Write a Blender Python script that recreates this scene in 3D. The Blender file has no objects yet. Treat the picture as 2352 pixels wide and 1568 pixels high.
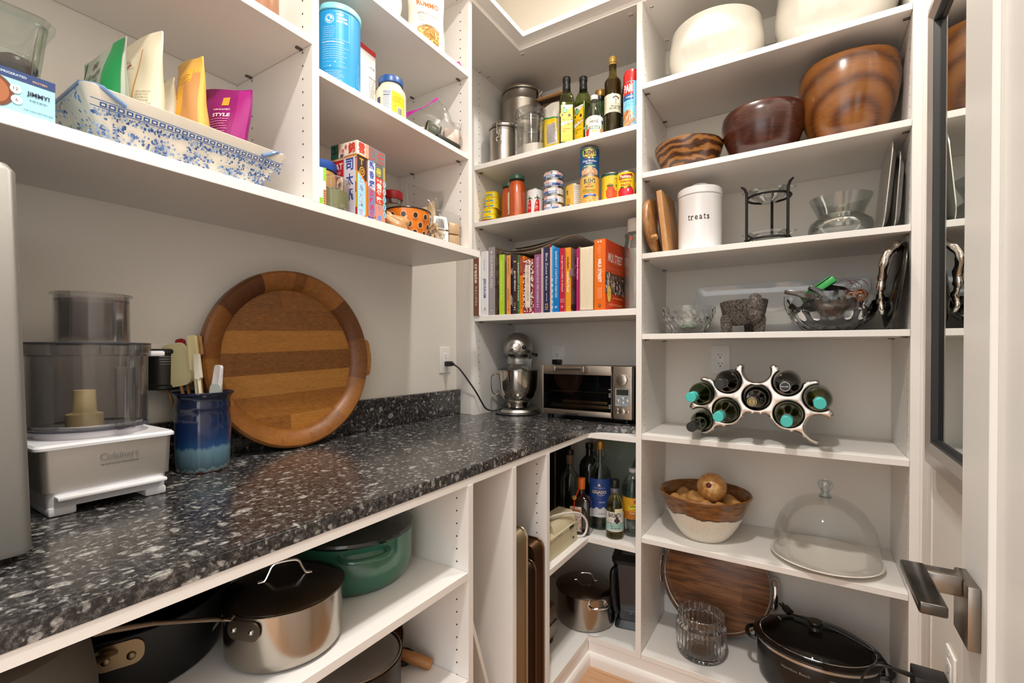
import bpy, bmesh, math, random
from math import sin, cos, pi, radians, sqrt, atan2, hypot
from mathutils import Vector, Matrix
random.seed(7)
SC = bpy.context.scene
COL = SC.collection

# ---------------------------------------------------------------- camera
cam = bpy.data.cameras.new('camera')
cam.sensor_width = 36.0
cam.lens = 1078.0 / 2352 * 36
cam.shift_y = 29.0 / 2352
cam.clip_start = 0.02
camo = bpy.data.objects.new('camera', cam)
COL.objects.link(camo)
camo.location = (0, 0, 1.2043)
camo.rotation_euler = (radians(90 - 0.4946), 0, radians(32.17))
SC.camera = camo

# ---------------------------------------------------------------- world, lamps, exposure
W = bpy.data.worlds.new('world')
SC.world = W
W.use_nodes = True
W.node_tree.nodes['Background'].inputs[0].default_value = (0.985, 0.99, 1.0, 1)
W.node_tree.nodes['Background'].inputs[1].default_value = 2.2

def lamp(loc, power, radius=0.06, col=(1, 0.95, 0.89), spread=170):
    l = bpy.data.lights.new('recessed_downlight', 'AREA')
    l.shape = 'DISK'; l.size = radius * 2; l.energy = power; l.color = col
    l.spread = radians(spread)
    o = bpy.data.objects.new('recessed_downlight', l)
    COL.objects.link(o); o.location = loc
    return o
lamp((-0.22, 0.30, 2.985), 27)
lamp((-0.36, 1.46, 2.985), 15)

SC.view_settings.view_transform = 'Standard'
SC.view_settings.look = 'None'
SC.view_settings.gamma = 1
SC.view_settings.use_curve_mapping = False
SC.view_settings.exposure = 0.16
SC.cycles.use_denoising = True
SC.cycles.max_bounces = 14
SC.cycles.diffuse_bounces = 6
SC.cycles.glossy_bounces = 6
SC.cycles.transmission_bounces = 10
SC.cycles.transparent_max_bounces = 24
SC.cycles.sample_clamp_indirect = 6
SC.cycles.caustics_refractive = False
SC.cycles.caustics_reflective = False

# ---------------------------------------------------------------- materials
def lin(h):
    h = h.lstrip('#')
    if len(h) == 3: h = ''.join(c * 2 for c in h)
    o = []
    for i in (0, 2, 4):
        c = int(h[i:i + 2], 16) / 255
        o.append(c / 12.92 if c <= 0.04045 else ((c + 0.055) / 1.055) ** 2.4)
    return (o[0], o[1], o[2], 1)
MC = {}
def pm(h, rough=0.45, metal=0.0, spec=0.5, coat=0.0, bump=0.0, bscale=200.0):
    k = (h, rough, metal, spec, coat, bump, bscale)
    if k in MC: return MC[k]
    m = bpy.data.materials.new('surface_%s' % h.strip('#'))
    m.use_nodes = True
    nt = m.node_tree
    b = nt.nodes['Principled BSDF']
    b.inputs['Base Color'].default_value = lin(h)
    b.inputs['Roughness'].default_value = rough
    b.inputs['Metallic'].default_value = metal
    b.inputs['Specular IOR Level'].default_value = spec
    b.inputs['Coat Weight'].default_value = coat
    b.inputs['Coat Roughness'].default_value = 0.08
    if bump:
        tc = nt.nodes.new('ShaderNodeTexCoord')
        n = nt.nodes.new('ShaderNodeTexNoise'); n.inputs['Scale'].default_value = bscale
        nt.links.new(tc.outputs['Object'], n.inputs['Vector'])
        bp = nt.nodes.new('ShaderNodeBump'); bp.inputs['Strength'].default_value = bump
        bp.inputs['Distance'].default_value = 0.002
        nt.links.new(n.outputs['Fac'], bp.inputs['Height'])
        nt.links.new(bp.outputs['Normal'], b.inputs['Normal'])
    MC[k] = m
    return m

def ramp(nt, src, stops):
    r = nt.nodes.new('ShaderNodeValToRGB')
    e = r.color_ramp.elements
    while len(e) < len(stops): e.new(0.5)
    for i, (p, c) in enumerate(stops):
        e[i].position = p
        e[i].color = lin(c) if isinstance(c, str) else (c, c, c, 1)
    nt.links.new(src, r.inputs['Fac'])
    return r.outputs['Color']

def newmat(name):
    m = bpy.data.materials.new(name); m.use_nodes = True
    nt = m.node_tree
    return m, nt, nt.nodes['Principled BSDF']

def coords(nt, scale=(1, 1, 1), rot=(0, 0, 0), loc=(0, 0, 0)):
    tc = nt.nodes.new('ShaderNodeTexCoord')
    mp = nt.nodes.new('ShaderNodeMapping')
    mp.inputs['Scale'].default_value = scale
    mp.inputs['Rotation'].default_value = rot
    mp.inputs['Location'].default_value = loc
    nt.links.new(tc.outputs['Object'], mp.inputs['Vector'])
    return mp.outputs['Vector']

def noise(nt, vec, scale=5, detail=6, rough=0.55, dist=0.0):
    n = nt.nodes.new('ShaderNodeTexNoise')
    n.inputs['Scale'].default_value = scale; n.inputs['Detail'].default_value = detail
    n.inputs['Roughness'].default_value = rough; n.inputs['Distortion'].default_value = dist
    nt.links.new(vec, n.inputs['Vector'])
    return n.outputs['Fac']

def mix(nt, fac, a, b, mode='MIX'):
    n = nt.nodes.new('ShaderNodeMix'); n.data_type = 'RGBA'; n.blend_type = mode
    if isinstance(fac, (int, float)): n.inputs[0].default_value = fac
    else: nt.links.new(fac, n.inputs[0])
    for i, v in ((6, a), (7, b)):
        if isinstance(v, str): n.inputs[i].default_value = lin(v)
        elif isinstance(v, tuple): n.inputs[i].default_value = v
        else: nt.links.new(v, n.inputs[i])
    return n.outputs[2]

def mathn(nt, op, a, b=0.0, clamp=False):
    n = nt.nodes.new('ShaderNodeMath'); n.operation = op; n.use_clamp = clamp
    for i, v in ((0, a), (1, b)):
        if isinstance(v, (int, float)): n.inputs[i].default_value = v
        else: nt.links.new(v, n.inputs[i])
    return n.outputs[0]

def wood(name, c1, c2, c3, stretch=(2, 30, 30), rough=0.4, ring=0.0, scale=3.0, rot=(0, 0, 0), coat=0.0, dist=0.6):
    """grain runs along the axis with the small stretch value"""
    m, nt, b = newmat(name)
    v = coords(nt, stretch, rot)
    f = noise(nt, v, scale, 8, 0.6, dist)
    col = ramp(nt, f, [(0.3, c1), (0.5, c2), (0.7, c3)])
    v2 = coords(nt, tuple(s * 6 for s in stretch), rot)
    f2 = noise(nt, v2, scale, 4, 0.6)
    col = mix(nt, 0.35, col, ramp(nt, f2, [(0.35, c1), (0.65, c3)]))
    if ring:
        wv = nt.nodes.new('ShaderNodeTexWave'); wv.wave_type = 'RINGS'
        wv.inputs['Scale'].default_value = ring; wv.inputs['Distortion'].default_value = 5
        wv.inputs['Detail'].default_value = 3; wv.inputs['Detail Scale'].default_value = 1.2
        nt.links.new(coords(nt, (1, 1, 0.45), rot, (0.03, 0.05, -0.04)), wv.inputs['Vector'])
        col = mix(nt, 0.6, col, ramp(nt, wv.outputs['Fac'], [(0.0, c1), (0.55, c2), (1.0, c3)]))
    nt.links.new(col, b.inputs['Base Color'])
    b.inputs['Roughness'].default_value = rough
    b.inputs['Coat Weight'].default_value = coat
    b.inputs['Coat Roughness'].default_value = 0.12
    return m

def clearm(name, tint=(0.95, 0.97, 0.96), refl=0.5, edge=0.35, rough=0.02):
    """clear glass or plastic: the light goes straight through and the surface mirrors more at grazing angles"""
    m = bpy.data.materials.new(name); m.use_nodes = True
    nt = m.node_tree; nt.nodes.clear()
    out = nt.nodes.new('ShaderNodeOutputMaterial')
    t = nt.nodes.new('ShaderNodeBsdfTransparent'); t.inputs[0].default_value = (*tint, 1)
    g = nt.nodes.new('ShaderNodeBsdfGlossy'); g.inputs['Roughness'].default_value = rough
    g.inputs['Color'].default_value = (0.9, 0.92, 0.92, 1)
    lw = nt.nodes.new('ShaderNodeLayerWeight'); lw.inputs[0].default_value = edge
    mlt = mathn(nt, 'MULTIPLY', lw.outputs['Fresnel'], refl, True)
    mx = nt.nodes.new('ShaderNodeMixShader')
    nt.links.new(mlt, mx.inputs[0]); nt.links.new(t.outputs[0], mx.inputs[1]); nt.links.new(g.outputs[0], mx.inputs[2])
    nt.links.new(mx.outputs[0], out.inputs[0])
    return m

def steel(name, h='#b9b4ad', rough=0.25, aniso=(1, 1, 120), amt=0.12):
    m, nt, b = newmat(name)
    b.inputs['Metallic'].default_value = 1
    v = coords(nt, aniso)
    f = noise(nt, v, 4, 3, 0.6)
    nt.links.new(mathn(nt, 'ADD', mathn(nt, 'MULTIPLY', f, amt), rough - amt * 0.5), b.inputs['Roughness'])
    b.inputs['Base Color'].default_value = lin(h)
    return m

# painted / melamine white of the shelving
WHITE = pm('#e6e3df', 0.38)
EDGE = pm('#ecebe9', 0.35)
HOLE = pm('#2a1c16', 0.9)
def wallmat(name, h):
    m, nt, b = newmat(name)
    f = noise(nt, coords(nt), 180, 3)
    bp = nt.nodes.new('ShaderNodeBump'); bp.inputs['Strength'].default_value = 0.05; bp.inputs['Distance'].default_value = 0.001
    nt.links.new(f, bp.inputs['Height']); nt.links.new(bp.outputs['Normal'], b.inputs['Normal'])
    b.inputs['Base Color'].default_value = lin(h); b.inputs['Roughness'].default_value = 0.75
    return m
WALL = wallmat('wall_paint', '#e3dfd7')
CEIL = wallmat('ceiling_paint', '#eee9df')
TRIM = pm('#e6e2de', 0.3)
STEEL = steel('brushed_steel', '#a8a29a', 0.32)
STEELP = steel('polished_steel', '#c4bfb8', 0.14, amt=0.06)
STEELD = steel('dark_steel', '#6b655e', 0.3)
CHROME = pm('#d8d6d3', 0.07, 1.0)
SILVER = pm('#cfc9c2', 0.13, 1.0, bump=0.15, bscale=60)
BLACKP = pm('#0d0d0e', 0.35)
BLACKM = pm('#121212', 0.6)
GLASS = clearm('clear_glass', (0.972, 0.982, 0.978), 0.7, 0.4)
GLASST = clearm('thin_clear_glass', (0.975, 0.985, 0.98), 0.65, 0.38)
PLAST = clearm('clear_plastic', (0.965, 0.965, 0.965), 0.6, 0.4, 0.06)
SMOKE = clearm('smoky_clear_plastic', (0.865, 0.86, 0.868), 0.55, 0.4, 0.06)
FILM = clearm('clear_film', (0.955, 0.95, 0.945), 0.4, 0.35, 0.2)
def crystal(name='cut_crystal'):
    m, nt, b = newmat(name)
    b.inputs['Base Color'].default_value = (0.97, 0.98, 0.98, 1)
    b.inputs['Transmission Weight'].default_value = 1.0
    b.inputs['Roughness'].default_value = 0.02
    b.inputs['IOR'].default_value = 1.5
    return m
CRYST = crystal()

# ---------------------------------------------------------------- mesh builder
class G:
    def __init__(s):
        s.bm = bmesh.new(); s.mi = 0; s.M = Matrix.Identity(4)
    def m(s, i): s.mi = i; return s
    def at(s, M): s.M = M; return s
    def v(s, p): return s.bm.verts.new(s.M @ Vector(p))
    def f(s, vs):
        try:
            fc = s.bm.faces.new(vs)
        except ValueError:
            return None
        fc.material_index = s.mi
        return fc
    def box(s, x0, x1, y0, y1, z0, z1, bev=0.0, seg=2):
        c = [s.v((x, y, z)) for z in (z0, z1) for y in (y0, y1) for x in (x0, x1)]
        fs = [s.f([c[i] for i in q]) for q in ((0, 2, 3, 1), (4, 5, 7, 6), (0, 1, 5, 4), (2, 6, 7, 3), (0, 4, 6, 2), (1, 3, 7, 5))]
        if bev:
            es = list({e for f in fs for e in f.edges})
            r = bmesh.ops.bevel(s.bm, geom=es, offset=bev, segments=seg, profile=0.5, affect='EDGES')
            for f in r['faces']: f.material_index = s.mi
        return s
    def lathe(s, prof, n=48, c=(0, 0, 0), sx=1.0, sy=1.0, fn=None, a0=0.0, a1=2 * pi, closed=False):
        full = abs(a1 - a0 - 2 * pi) < 1e-6
        rings = []
        for j, (r, z) in enumerate(prof):
            if abs(r) < 1e-7:
                rings.append([s.v((c[0], c[1], c[2] + z))])
            else:
                row = []
                for i in range(n if full else n + 1):
                    a = a0 + (a1 - a0) * i / n
                    k = fn(a, j, r, z) if fn else (r, z)
                    row.append(s.v((c[0] + sx * k[0] * cos(a), c[1] + sy * k[0] * sin(a), c[2] + k[1])))
                rings.append(row)
        pr = list(zip(rings, rings[1:]))
        if closed: pr.append((rings[-1], rings[0]))
        for A, B in pr:
            N = n if full else n
            for i in range(N):
                i2 = (i + 1) % n if full else i + 1
                if len(A) == 1 and len(B) == 1: continue
                if len(A) == 1: s.f([A[0], B[i2], B[i]])
                elif len(B) == 1: s.f([A[i], A[i2], B[0]])
                else: s.f([A[i], A[i2], B[i2], B[i]])
        return s
    def cyl(s, r, z0, z1, n=32, c=(0, 0, 0), bev=0.0, r2=None):
        r2 = r if r2 is None else r2
        if bev: p = [(0, z0), (r - bev, z0), (r - bev * .3, z0 + bev * .3), (r, z0 + bev), (r2, z1 - bev), (r2 - bev * .3, z1 - bev * .3), (r2 - bev, z1), (0, z1)]
        else: p = [(0, z0), (r, z0), (r2, z1), (0, z1)]
        return s.lathe(p, n, c)
    def tube(s, pts, r, n=10, closed=False, cap=True, flat=1.0, up=None):
        pts = [Vector(p) for p in pts]
        N = len(pts)
        rings = []; prev = None
        for i in range(N):
            if closed: t = pts[(i + 1) % N] - pts[i - 1]
            else: t = pts[min(i + 1, N - 1)] - pts[max(i - 1, 0)]
            t.normalize()
            if prev is None:
                u = Vector(up) if up else (Vector((0, 0, 1)) if abs(t.z) < 0.9 else Vector((1, 0, 0)))
                a = t.cross(u).normalized()
            else:
                a = prev - t * prev.dot(t)
                a = a.normalized() if a.length > 1e-6 else t.orthogonal().normalized()
            prev = a
            b = a.cross(t).normalized()
            rr = r[i] if isinstance(r, (list, tuple)) else r
            rings.append([s.v(pts[i] + a * (rr * cos(2 * pi * k / n)) + b * (rr * flat * sin(2 * pi * k / n))) for k in range(n)])
        pr = list(zip(rings, rings[1:]))
        if closed: pr.append((rings[-1], rings[0]))
        for A, B in pr:
            for k in range(n): s.f([A[k], A[(k + 1) % n], B[(k + 1) % n], B[k]])
        if cap and not closed:
            s.f(rings[0][::-1]); s.f(rings[-1])
        return s
    def prism(s, poly, z0, z1):
        A = [s.v((x, y, z0)) for x, y in poly]; B = [s.v((x, y, z1)) for x, y in poly]
        s.f(A[::-1]); s.f(B)
        n = len(poly)
        for i in range(n): s.f([A[i], A[(i + 1) % n], B[(i + 1) % n], B[i]])
        return s
    def loft(s, rings, cap=True, closed=True):
        R = [[s.v(p) for p in ring] for ring in rings]
        n = len(R[0])
        for A, B in zip(R, R[1:]):
            for i in range(n if closed else n - 1): s.f([A[i], A[(i + 1) % n], B[(i + 1) % n], B[i]])
        if cap:
            s.f(R[0][::-1]); s.f(R[-1])
        return s
    def grid(s, fn, nu, nv):
        V = [[s.v(fn(i / nu, j / nv)) for i in range(nu + 1)] for j in range(nv + 1)]
        for j in range(nv):
            for i in range(nu): s.f([V[j][i], V[j][i + 1], V[j + 1][i + 1], V[j + 1][i]])
        return s
    def ball(s, c, r, n=20, k=12, fn=None):
        rx, ry, rz = (r, r, r) if isinstance(r, (int, float)) else r
        rows = []
        for j in range(k + 1):
            t = pi * j / k
            if j in (0, k): rows.append([s.v((c[0], c[1], c[2] - rz * cos(t)))]); continue
            row = []
            for i in range(n):
                a = 2 * pi * i / n
                d = Vector((cos(a) * sin(t), sin(a) * sin(t), -cos(t)))
                q = fn(d) if fn else 1.0
                row.append(s.v((c[0] + rx * d.x * q, c[1] + ry * d.y * q, c[2] + rz * d.z * q)))
            rows.append(row)
        for A, B in zip(rows, rows[1:]):
            for i in range(n):
                i2 = (i + 1) % n
                if len(A) == 1: s.f([A[0], B[i2], B[i]])
                elif len(B) == 1: s.f([A[i], A[i2], B[0]])
                else: s.f([A[i], A[i2], B[i2], B[i]])
        return s
    def holes(s, axis, at, sign, us, zs, r=0.0024):
        """small round dark pin holes drawn on a panel face: axis 'x' = face looks along x"""
        for u in us:
            for z in zs:
                q = []
                for k in range(8):
                    a = 2 * pi * k / 8
                    du, dz = r * cos(a), r * sin(a)
                    q.append((at + sign * 0.0004, u + du, z + dz) if axis == 'x' else (u + du, at + sign * 0.0004, z + dz))
                s.f([s.v(p) for p in q])
        return s

def mesh_obj(name, g, mats, parent=None, ang=35, flat=False):
    if not isinstance(mats, (list, tuple)): mats = [mats]
    bmesh.ops.recalc_face_normals(g.bm, faces=g.bm.faces)
    me = bpy.data.meshes.new(name)
    g.bm.to_mesh(me); g.bm.free()
    for m in mats: me.materials.append(m)
    if not flat:
        for p in me.polygons: p.use_smooth = True
        me.set_sharp_from_angle(angle=radians(ang))
    o = bpy.data.objects.new(name, me)
    COL.objects.link(o)
    if parent: o.parent = parent
    return o
def tag(o, label, cat, group=None, kind=None):
    o['label'] = label; o['category'] = cat
    if group: o['group'] = group
    if kind: o['kind'] = kind
    return o
def thing(name, label, cat, loc=(0, 0, 0), rz=0.0, group=None, rot=None):
    o = bpy.data.objects.new(name, None); COL.objects.link(o)
    o.empty_display_size = 0.05
    o.location = loc; o.rotation_euler = rot if rot else (0, 0, rz)
    return tag(o, label, cat, group)
def solo(name, g, mats, label, cat, loc=(0, 0, 0), rz=0.0, group=None, ang=35, rot=None):
    o = mesh_obj(name, g, mats, None, ang)
    o.location = loc; o.rotation_euler = rot if rot else (0, 0, rz)
    return tag(o, label, cat, group)
def struct(name, g, mats, ang=35):
    o = mesh_obj(name, g, mats, None, ang); o['kind'] = 'structure'
    return o
part = mesh_obj

def copy_tree(o, loc, rz=None, label=None):
    r = o.copy(); COL.objects.link(r); r.location = loc
    if rz is not None: r.rotation_euler = (0, 0, rz)
    if label: r['label'] = label
    for ch in list(o.children):
        c = ch.copy(); COL.objects.link(c); c.parent = r
        for gch in list(ch.children):
            d = gch.copy(); COL.objects.link(d); d.parent = c
    return r

# ---------------------------------------------------------------- printed artwork (labels, lettering)
TX = {}
def text_geo(body, bold):
    k = (body, bold)
    if k in TX: return TX[k]
    c = bpy.data.curves.new('t', 'FONT'); c.body = body; c.size = 1; c.resolution_u = 2; c.offset = bold
    o = bpy.data.objects.new('t', c); COL.objects.link(o)
    dg = bpy.context.evaluated_depsgraph_get()
    me = bpy.data.meshes.new_from_object(o.evaluated_get(dg))
    vs = [(v.co.x, v.co.y) for v in me.vertices]
    fs = [tuple(p.vertices) for p in me.polygons]
    bpy.data.objects.remove(o); bpy.data.curves.remove(c); bpy.data.meshes.remove(me)
    TX[k] = (vs, fs)
    return TX[k]

def laylift(L, lay):
    return lay * min(L, 5) + lay * .12 * max(0, L - 5)

class Art:
    """flat printed shapes in millimetre-thin layers, later wrapped on a face, a cylinder or any surface"""
    def __init__(s, rough=0.4): s.it = []; s.mats = []; s.ix = {}; s.rough = rough; s.L = 1
    def slot(s, h):
        if h not in s.ix:
            s.ix[h] = len(s.mats); s.mats.append(h if not isinstance(h, str) else pm(h, s.rough))
        return s.ix[h]
    def poly(s, pts, h):
        s.it.append((list(pts), [tuple(range(len(pts)))], s.slot(h), s.L)); s.L += 1; return s
    def rect(s, x0, y0, x1, y1, h): return s.poly([(x0, y0), (x1, y0), (x1, y1), (x0, y1)], h)
    def ell(s, x, y, rx, ry, h, n=20, rot=0):
        return s.poly([(x + rx * cos(2 * pi * k / n) * cos(rot) - ry * sin(2 * pi * k / n) * sin(rot), y + rx * cos(2 * pi * k / n) * sin(rot) + ry * sin(2 * pi * k / n) * cos(rot)) for k in range(n)], h)
    def blob(s, x, y, rx, ry, h, n=14, amp=0.2):
        ph = random.random() * 6
        return s.poly([(x + rx * cos(2 * pi * k / n) * (1 + amp * sin(3 * k + ph)), y + ry * sin(2 * pi * k / n) * (1 + amp * cos(2 * k + ph))) for k in range(n)], h)
    def text(s, body, x, y, h, w=None, ht=None, bold=0.012, rot=0.0, shear=0.0):
        vs, fs = text_geo(body, bold)
        if not vs: return s
        xs = [p[0] for p in vs]; ys = [p[1] for p in vs]
        bw, bh = max(xs) - min(xs), max(ys) - min(ys)
        cx, cy = (max(xs) + min(xs)) / 2, (max(ys) + min(ys)) / 2
        if w and ht: kx, ky = w / bw, ht / bh
        elif w: kx = ky = w / bw
        else: kx = ky = ht / bh
        out = []
        for px, py in vs:
            a, b = (px - cx) * kx, (py - cy) * ky
            a += shear * b
            out.append((x + a * cos(rot) - b * sin(rot), y + a * sin(rot) + b * cos(rot)))
        s.it.append((out, fs, s.slot(h), s.L)); s.L += 1
        return s
    def lines(s, x0, x1, y, n, dy, h, th=0.0006, jit=0.25):
        """rows of unreadably small print"""
        for i in range(n):
            e = x1 - (x1 - x0) * jit * random.random()
            yy = y - i * dy
            x = x0
            while x < e:
                w = random.uniform(0.0018, 0.0052)
                s.it.append(([(x, yy), (min(x + w, e), yy), (min(x + w, e), yy + th), (x, yy + th)], [(0, 1, 2, 3)], s.slot(h), s.L))
                x += w + 0.0009
        s.L += 1
        return s
    def build(s, fn, name, parent, cut=None, lay=0.00012):
        bm = bmesh.new()
        for vs, fs, mi, L in s.it:
            V = [bm.verts.new((a, b, laylift(L, lay))) for a, b in vs]
            for f in fs:
                try:
                    fc = bm.faces.new([V[i] for i in f]); fc.material_index = mi
                except ValueError: pass
        if cut:
            xs = [v.co.x for v in bm.verts]
            x = math.floor(min(xs) / cut) * cut + cut
            while x < max(xs):
                bmesh.ops.bisect_plane(bm, geom=bm.verts[:] + bm.edges[:] + bm.faces[:], plane_co=(x, 0, 0), plane_no=(1, 0, 0))
                x += cut
        for v in bm.verts: v.co = Vector(fn(v.co.x, v.co.y, v.co.z))
        me = bpy.data.meshes.new(name); bm.to_mesh(me); bm.free()
        for m in s.mats: me.materials.append(m)
        o = bpy.data.objects.new(name, me); COL.objects.link(o)
        if parent: o.parent = parent
        return o
    def cyl(s, R, a0, parent, name='printed_label', z0=0.0, k=0.0):
        """wrap on a cylinder; k = radius gained per metre of height"""
        return s.build(lambda x, y, l: ((R + k * y + l + .0002) * cos(a0 + x / R), (R + k * y + l + .0002) * sin(a0 + x / R), y + z0), name, parent, cut=R * 0.14)
    def face(s, o, xd, yd, parent, name='printed_label'):
        o, xd, yd = Vector(o), Vector(xd).normalized(), Vector(yd).normalized()
        nd = xd.cross(yd)
        return s.build(lambda x, y, l: o + xd * x + yd * y + nd * (l + .0002), name, parent)
FR = -pi / 2          # the side that looks along -y
def tocam(x, y): return atan2(-y, -x)
def rrect(x0, y0, x1, y1, r, n=5):
    p = []
    for cx, cy, a in ((x1 - r, y0 + r, -pi / 2), (x1 - r, y1 - r, 0), (x0 + r, y1 - r, pi / 2), (x0 + r, y0 + r, pi)):
        for k in range(n + 1):
            t = a + pi / 2 * k / n
            p.append((cx + r * cos(t), cy + r * sin(t)))
    return p
# ================================================================= the room
BF, BW, XW, XR = 1.679, 2.026, -1.36, 0.272      # unit fronts, back wall, left wall, right wall
YL0 = -0.40                                       # the left run goes on beside the doorway
def floor_material():
    m, nt, b = newmat('oak_floor')
    br = nt.nodes.new('ShaderNodeTexBrick')
    br.inputs['Color1'].default_value = lin('#b98f6a'); br.inputs['Color2'].default_value = lin('#c39a75')
    br.inputs['Mortar'].default_value = lin('#7d5a3e')
    br.inputs['Scale'].default_value = 1; br.inputs['Mortar Size'].default_value = 0.0012
    br.inputs['Brick Width'].default_value = 1.6; br.inputs['Row Height'].default_value = 0.15
    nt.links.new(coords(nt, (1, 1, 1), (0, 0, radians(0))), br.inputs['Vector'])
    f = noise(nt, coords(nt, (3, 45, 45)), 3, 8, 0.6, 0.7)
    col = mix(nt, 0.45, br.outputs['Color'], ramp(nt, f, [(0.3, '#94694a'), (0.5, '#b98d68'), (0.7, '#cfa680')]))
    nt.links.new(col, b.inputs['Base Color']); b.inputs['Roughness'].default_value = 0.4
    return m
struct('floor', G().box(-3.5, 3.0, -5.0, 2.2, -0.05, 0), floor_material())
struct('wall_left', G().box(XW - 0.1, XW, -0.5, BW + 0.1, 0, 3.0), WALL)
struct('wall_back', G().box(XW, XR + 0.1, BW, BW + 0.1, 0, 3.0), WALL)
struct('wall_right', G().box(XR, XR + 0.1, -0.5, BW, 0, 3.0), WALL)
g = G().box(XW, -0.72, -0.5, -0.41, 0, 3.0).box(0.20, XR, -0.5, -0.41, 0, 3.0).box(-0.72, 0.20, -0.5, -0.41, 2.10, 3.0)
struct('wall_front', g, WALL)  # unseen wall and doorway behind the camera, added to darken metal reflections
struct('ceiling', G().box(XW - 0.1, XR + 0.1, -0.5, BW + 0.1, 3.0, 3.05), CEIL)
# scribe strips where the units meet the walls
struct('trim_1', G().box(XW, -1.273, 1.683, 1.697, 0.9147, 2.449, 0.002), TRIM)
struct('trim_2', G().box(0.262, XR, 1.681, 1.70, 0.0, 2.469), TRIM)
struct('trim_3', G().box(XR - 0.004, XR, 1.572, 1.681, 0.0, 2.469, 0.001), TRIM)
# flat crown strip that runs round the top of the units
g = G()
g.prism([(-0.977, -0.35), (-0.977, 1.636), (0.262, 1.636), (0.262, 1.682), (-1.021, 1.682), (-1.021, -0.35)], 2.4695, 2.489)
struct('trim_4', g, EDGE)
# plinth and shoe moulding
def shoe(x0, y0, x1, y1, nx, ny):
    prof = [(0, 0), (0.014, 0), (0.014, 0.030), (0.0115, 0.040), (0.006, 0.046), (0, 0.047)]
    return [[(x + nx * d, y + ny * d, z) for d, z in prof] for x, y in ((x0, y0), (x1, y1))]
struct('baseboard_left', G().box(-0.728, -0.7095, YL0, 1.680, 0, 0.0845).loft(shoe(-0.7095, YL0, -0.7095, 1.680, 1, 0)), TRIM)
struct('baseboard_back', G().box(-0.7085, 0.262, 1.6805, 1.70, 0, 0.0845).loft(shoe(-0.7085, 1.6805, 0.262, 1.6805, 0, -1)), TRIM)

# ================================================================= shelving
def zrow(z0, z1): return [z0 + 0.032 * i for i in range(int((z1 - z0) / 0.032) + 1)]
def pin(parent, x, y, z, axis):
    g = G()
    if axis == 'x': g.box(-0.008, 0.008, -0.004, 0.004, -0.004, 0.0, 0.001)
    else: g.box(-0.004, 0.004, -0.008, 0.008, -0.004, 0.0, 0.001)
    o = part('shelf_pin', g, STEELD, parent); o.location = (x, y, z); o['label'] = 'dull metal pin under the shelf'
    return o
def camlock(parent, x, y, z):
    g = G().cyl(0.010, -0.0022, 0, 20, bev=0.0008).m(1).box(-0.006, -0.002, -0.002, 0.002, -0.0028, -0.002).box(0.002, 0.006, -0.0025, 0.0025, -0.0028, -0.002)
    o = part('cam_fitting', g, [WHITE, HOLE], parent); o.location = (x, y, z)
    return o

# ---- tall unit on the right of the back wall
XL0, XL1, XR0, XR1 = -0.525, -0.505, 0.241, 0.262
TU = thing('shelving_unit', 'tall white open shelving unit on the back wall with the bowls and the wine rack', 'shelves')
g = G().box(XL0, XL1, BF, BW - .001, 0.085, 2.469).m(1)
Z = zrow(0.16, 2.43)
g.holes('x', XL1, 1, [BF + .037, BW - 0.055], Z)
part('side_panel', g, [WHITE, HOLE], TU)
g = G().box(XR0, XR1, BF, BW - .001, 0.085, 2.469).m(1)
g.holes('x', XR0, -1, [BF + .037, BW - 0.055], Z)
part('side_panel', g, [WHITE, HOLE], TU)
ZS = dict(A=2.158, B=1.840, C=1.551, D=1.262, E=0.9005, F=0.528, G=0.104)
for k, z in ZS.items():
    s = part('shelf', G().box(XL1 + .0006, XR0 - .0006, BF + .0005, BW - .004, z - .019, z, 0.0008, 1), WHITE, TU)
    if z > 1.2:
        for x in (XL1 + .008, XR0 - .008):
            for y in (BF + .040, BW - .058): pin(s, x, y, z - .019, 'x')
s = part('top_panel', G().box(XL1, XR0, BF, BW - .004, 2.449, 2.469), WHITE, TU)
for x in (XL1 + .022, ):
    for y in (BF + .04, BW - .09): camlock(s, x, y, 2.449)
part('back_rail', G().box(XL1, XR0, BW - .014, BW - .001, 2.352, 2.449), WHITE, TU)
part('back_rail', G().box(XL1, XR0, BW - .014, BW - .001, 0.1045, 0.176), WHITE, TU)

# ---- corner unit
CP0, CP1 = -1.273, -1.254
CU = thing('shelving_unit', 'white corner shelving unit with the bottles, tins and cookbooks', 'shelves')
g = G().box(CP0, CP1, BF, BW - .001, 0.9147, 2.449).m(1)
g.holes('x', CP1, 1, [BF + .037, BW - .06], zrow(0.99, 2.42))
part('side_panel', g, [WHITE, HOLE], CU)
ZP = (2.022, 1.770, 1.356)
for z, th in zip(ZP, (.021, .021, .024)):
    s = part('shelf', G().box(CP1 + .0006, XL0 - .0006, BF + .0005, BW - .004, z - th, z, 0.0008, 1), WHITE, CU)
    for y in (BF + .040, BW - .062): pin(s, CP1 + .009, y, z - th, 'x')
s = part('top_panel', G().box(XW + .002, XL0, BF + .0004, BW - .002, 2.449, 2.469), WHITE, CU)
for x, y in ((-1.245, 1.71), (-1.02, 1.705), (-1.235, 1.76), (-0.56, 1.72)): camlock(s, x, y, 2.449)
part('back_rail', G().box(CP1, XL0, BW - .014, BW - .001, 2.352, 2.449), WHITE, CU)

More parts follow.
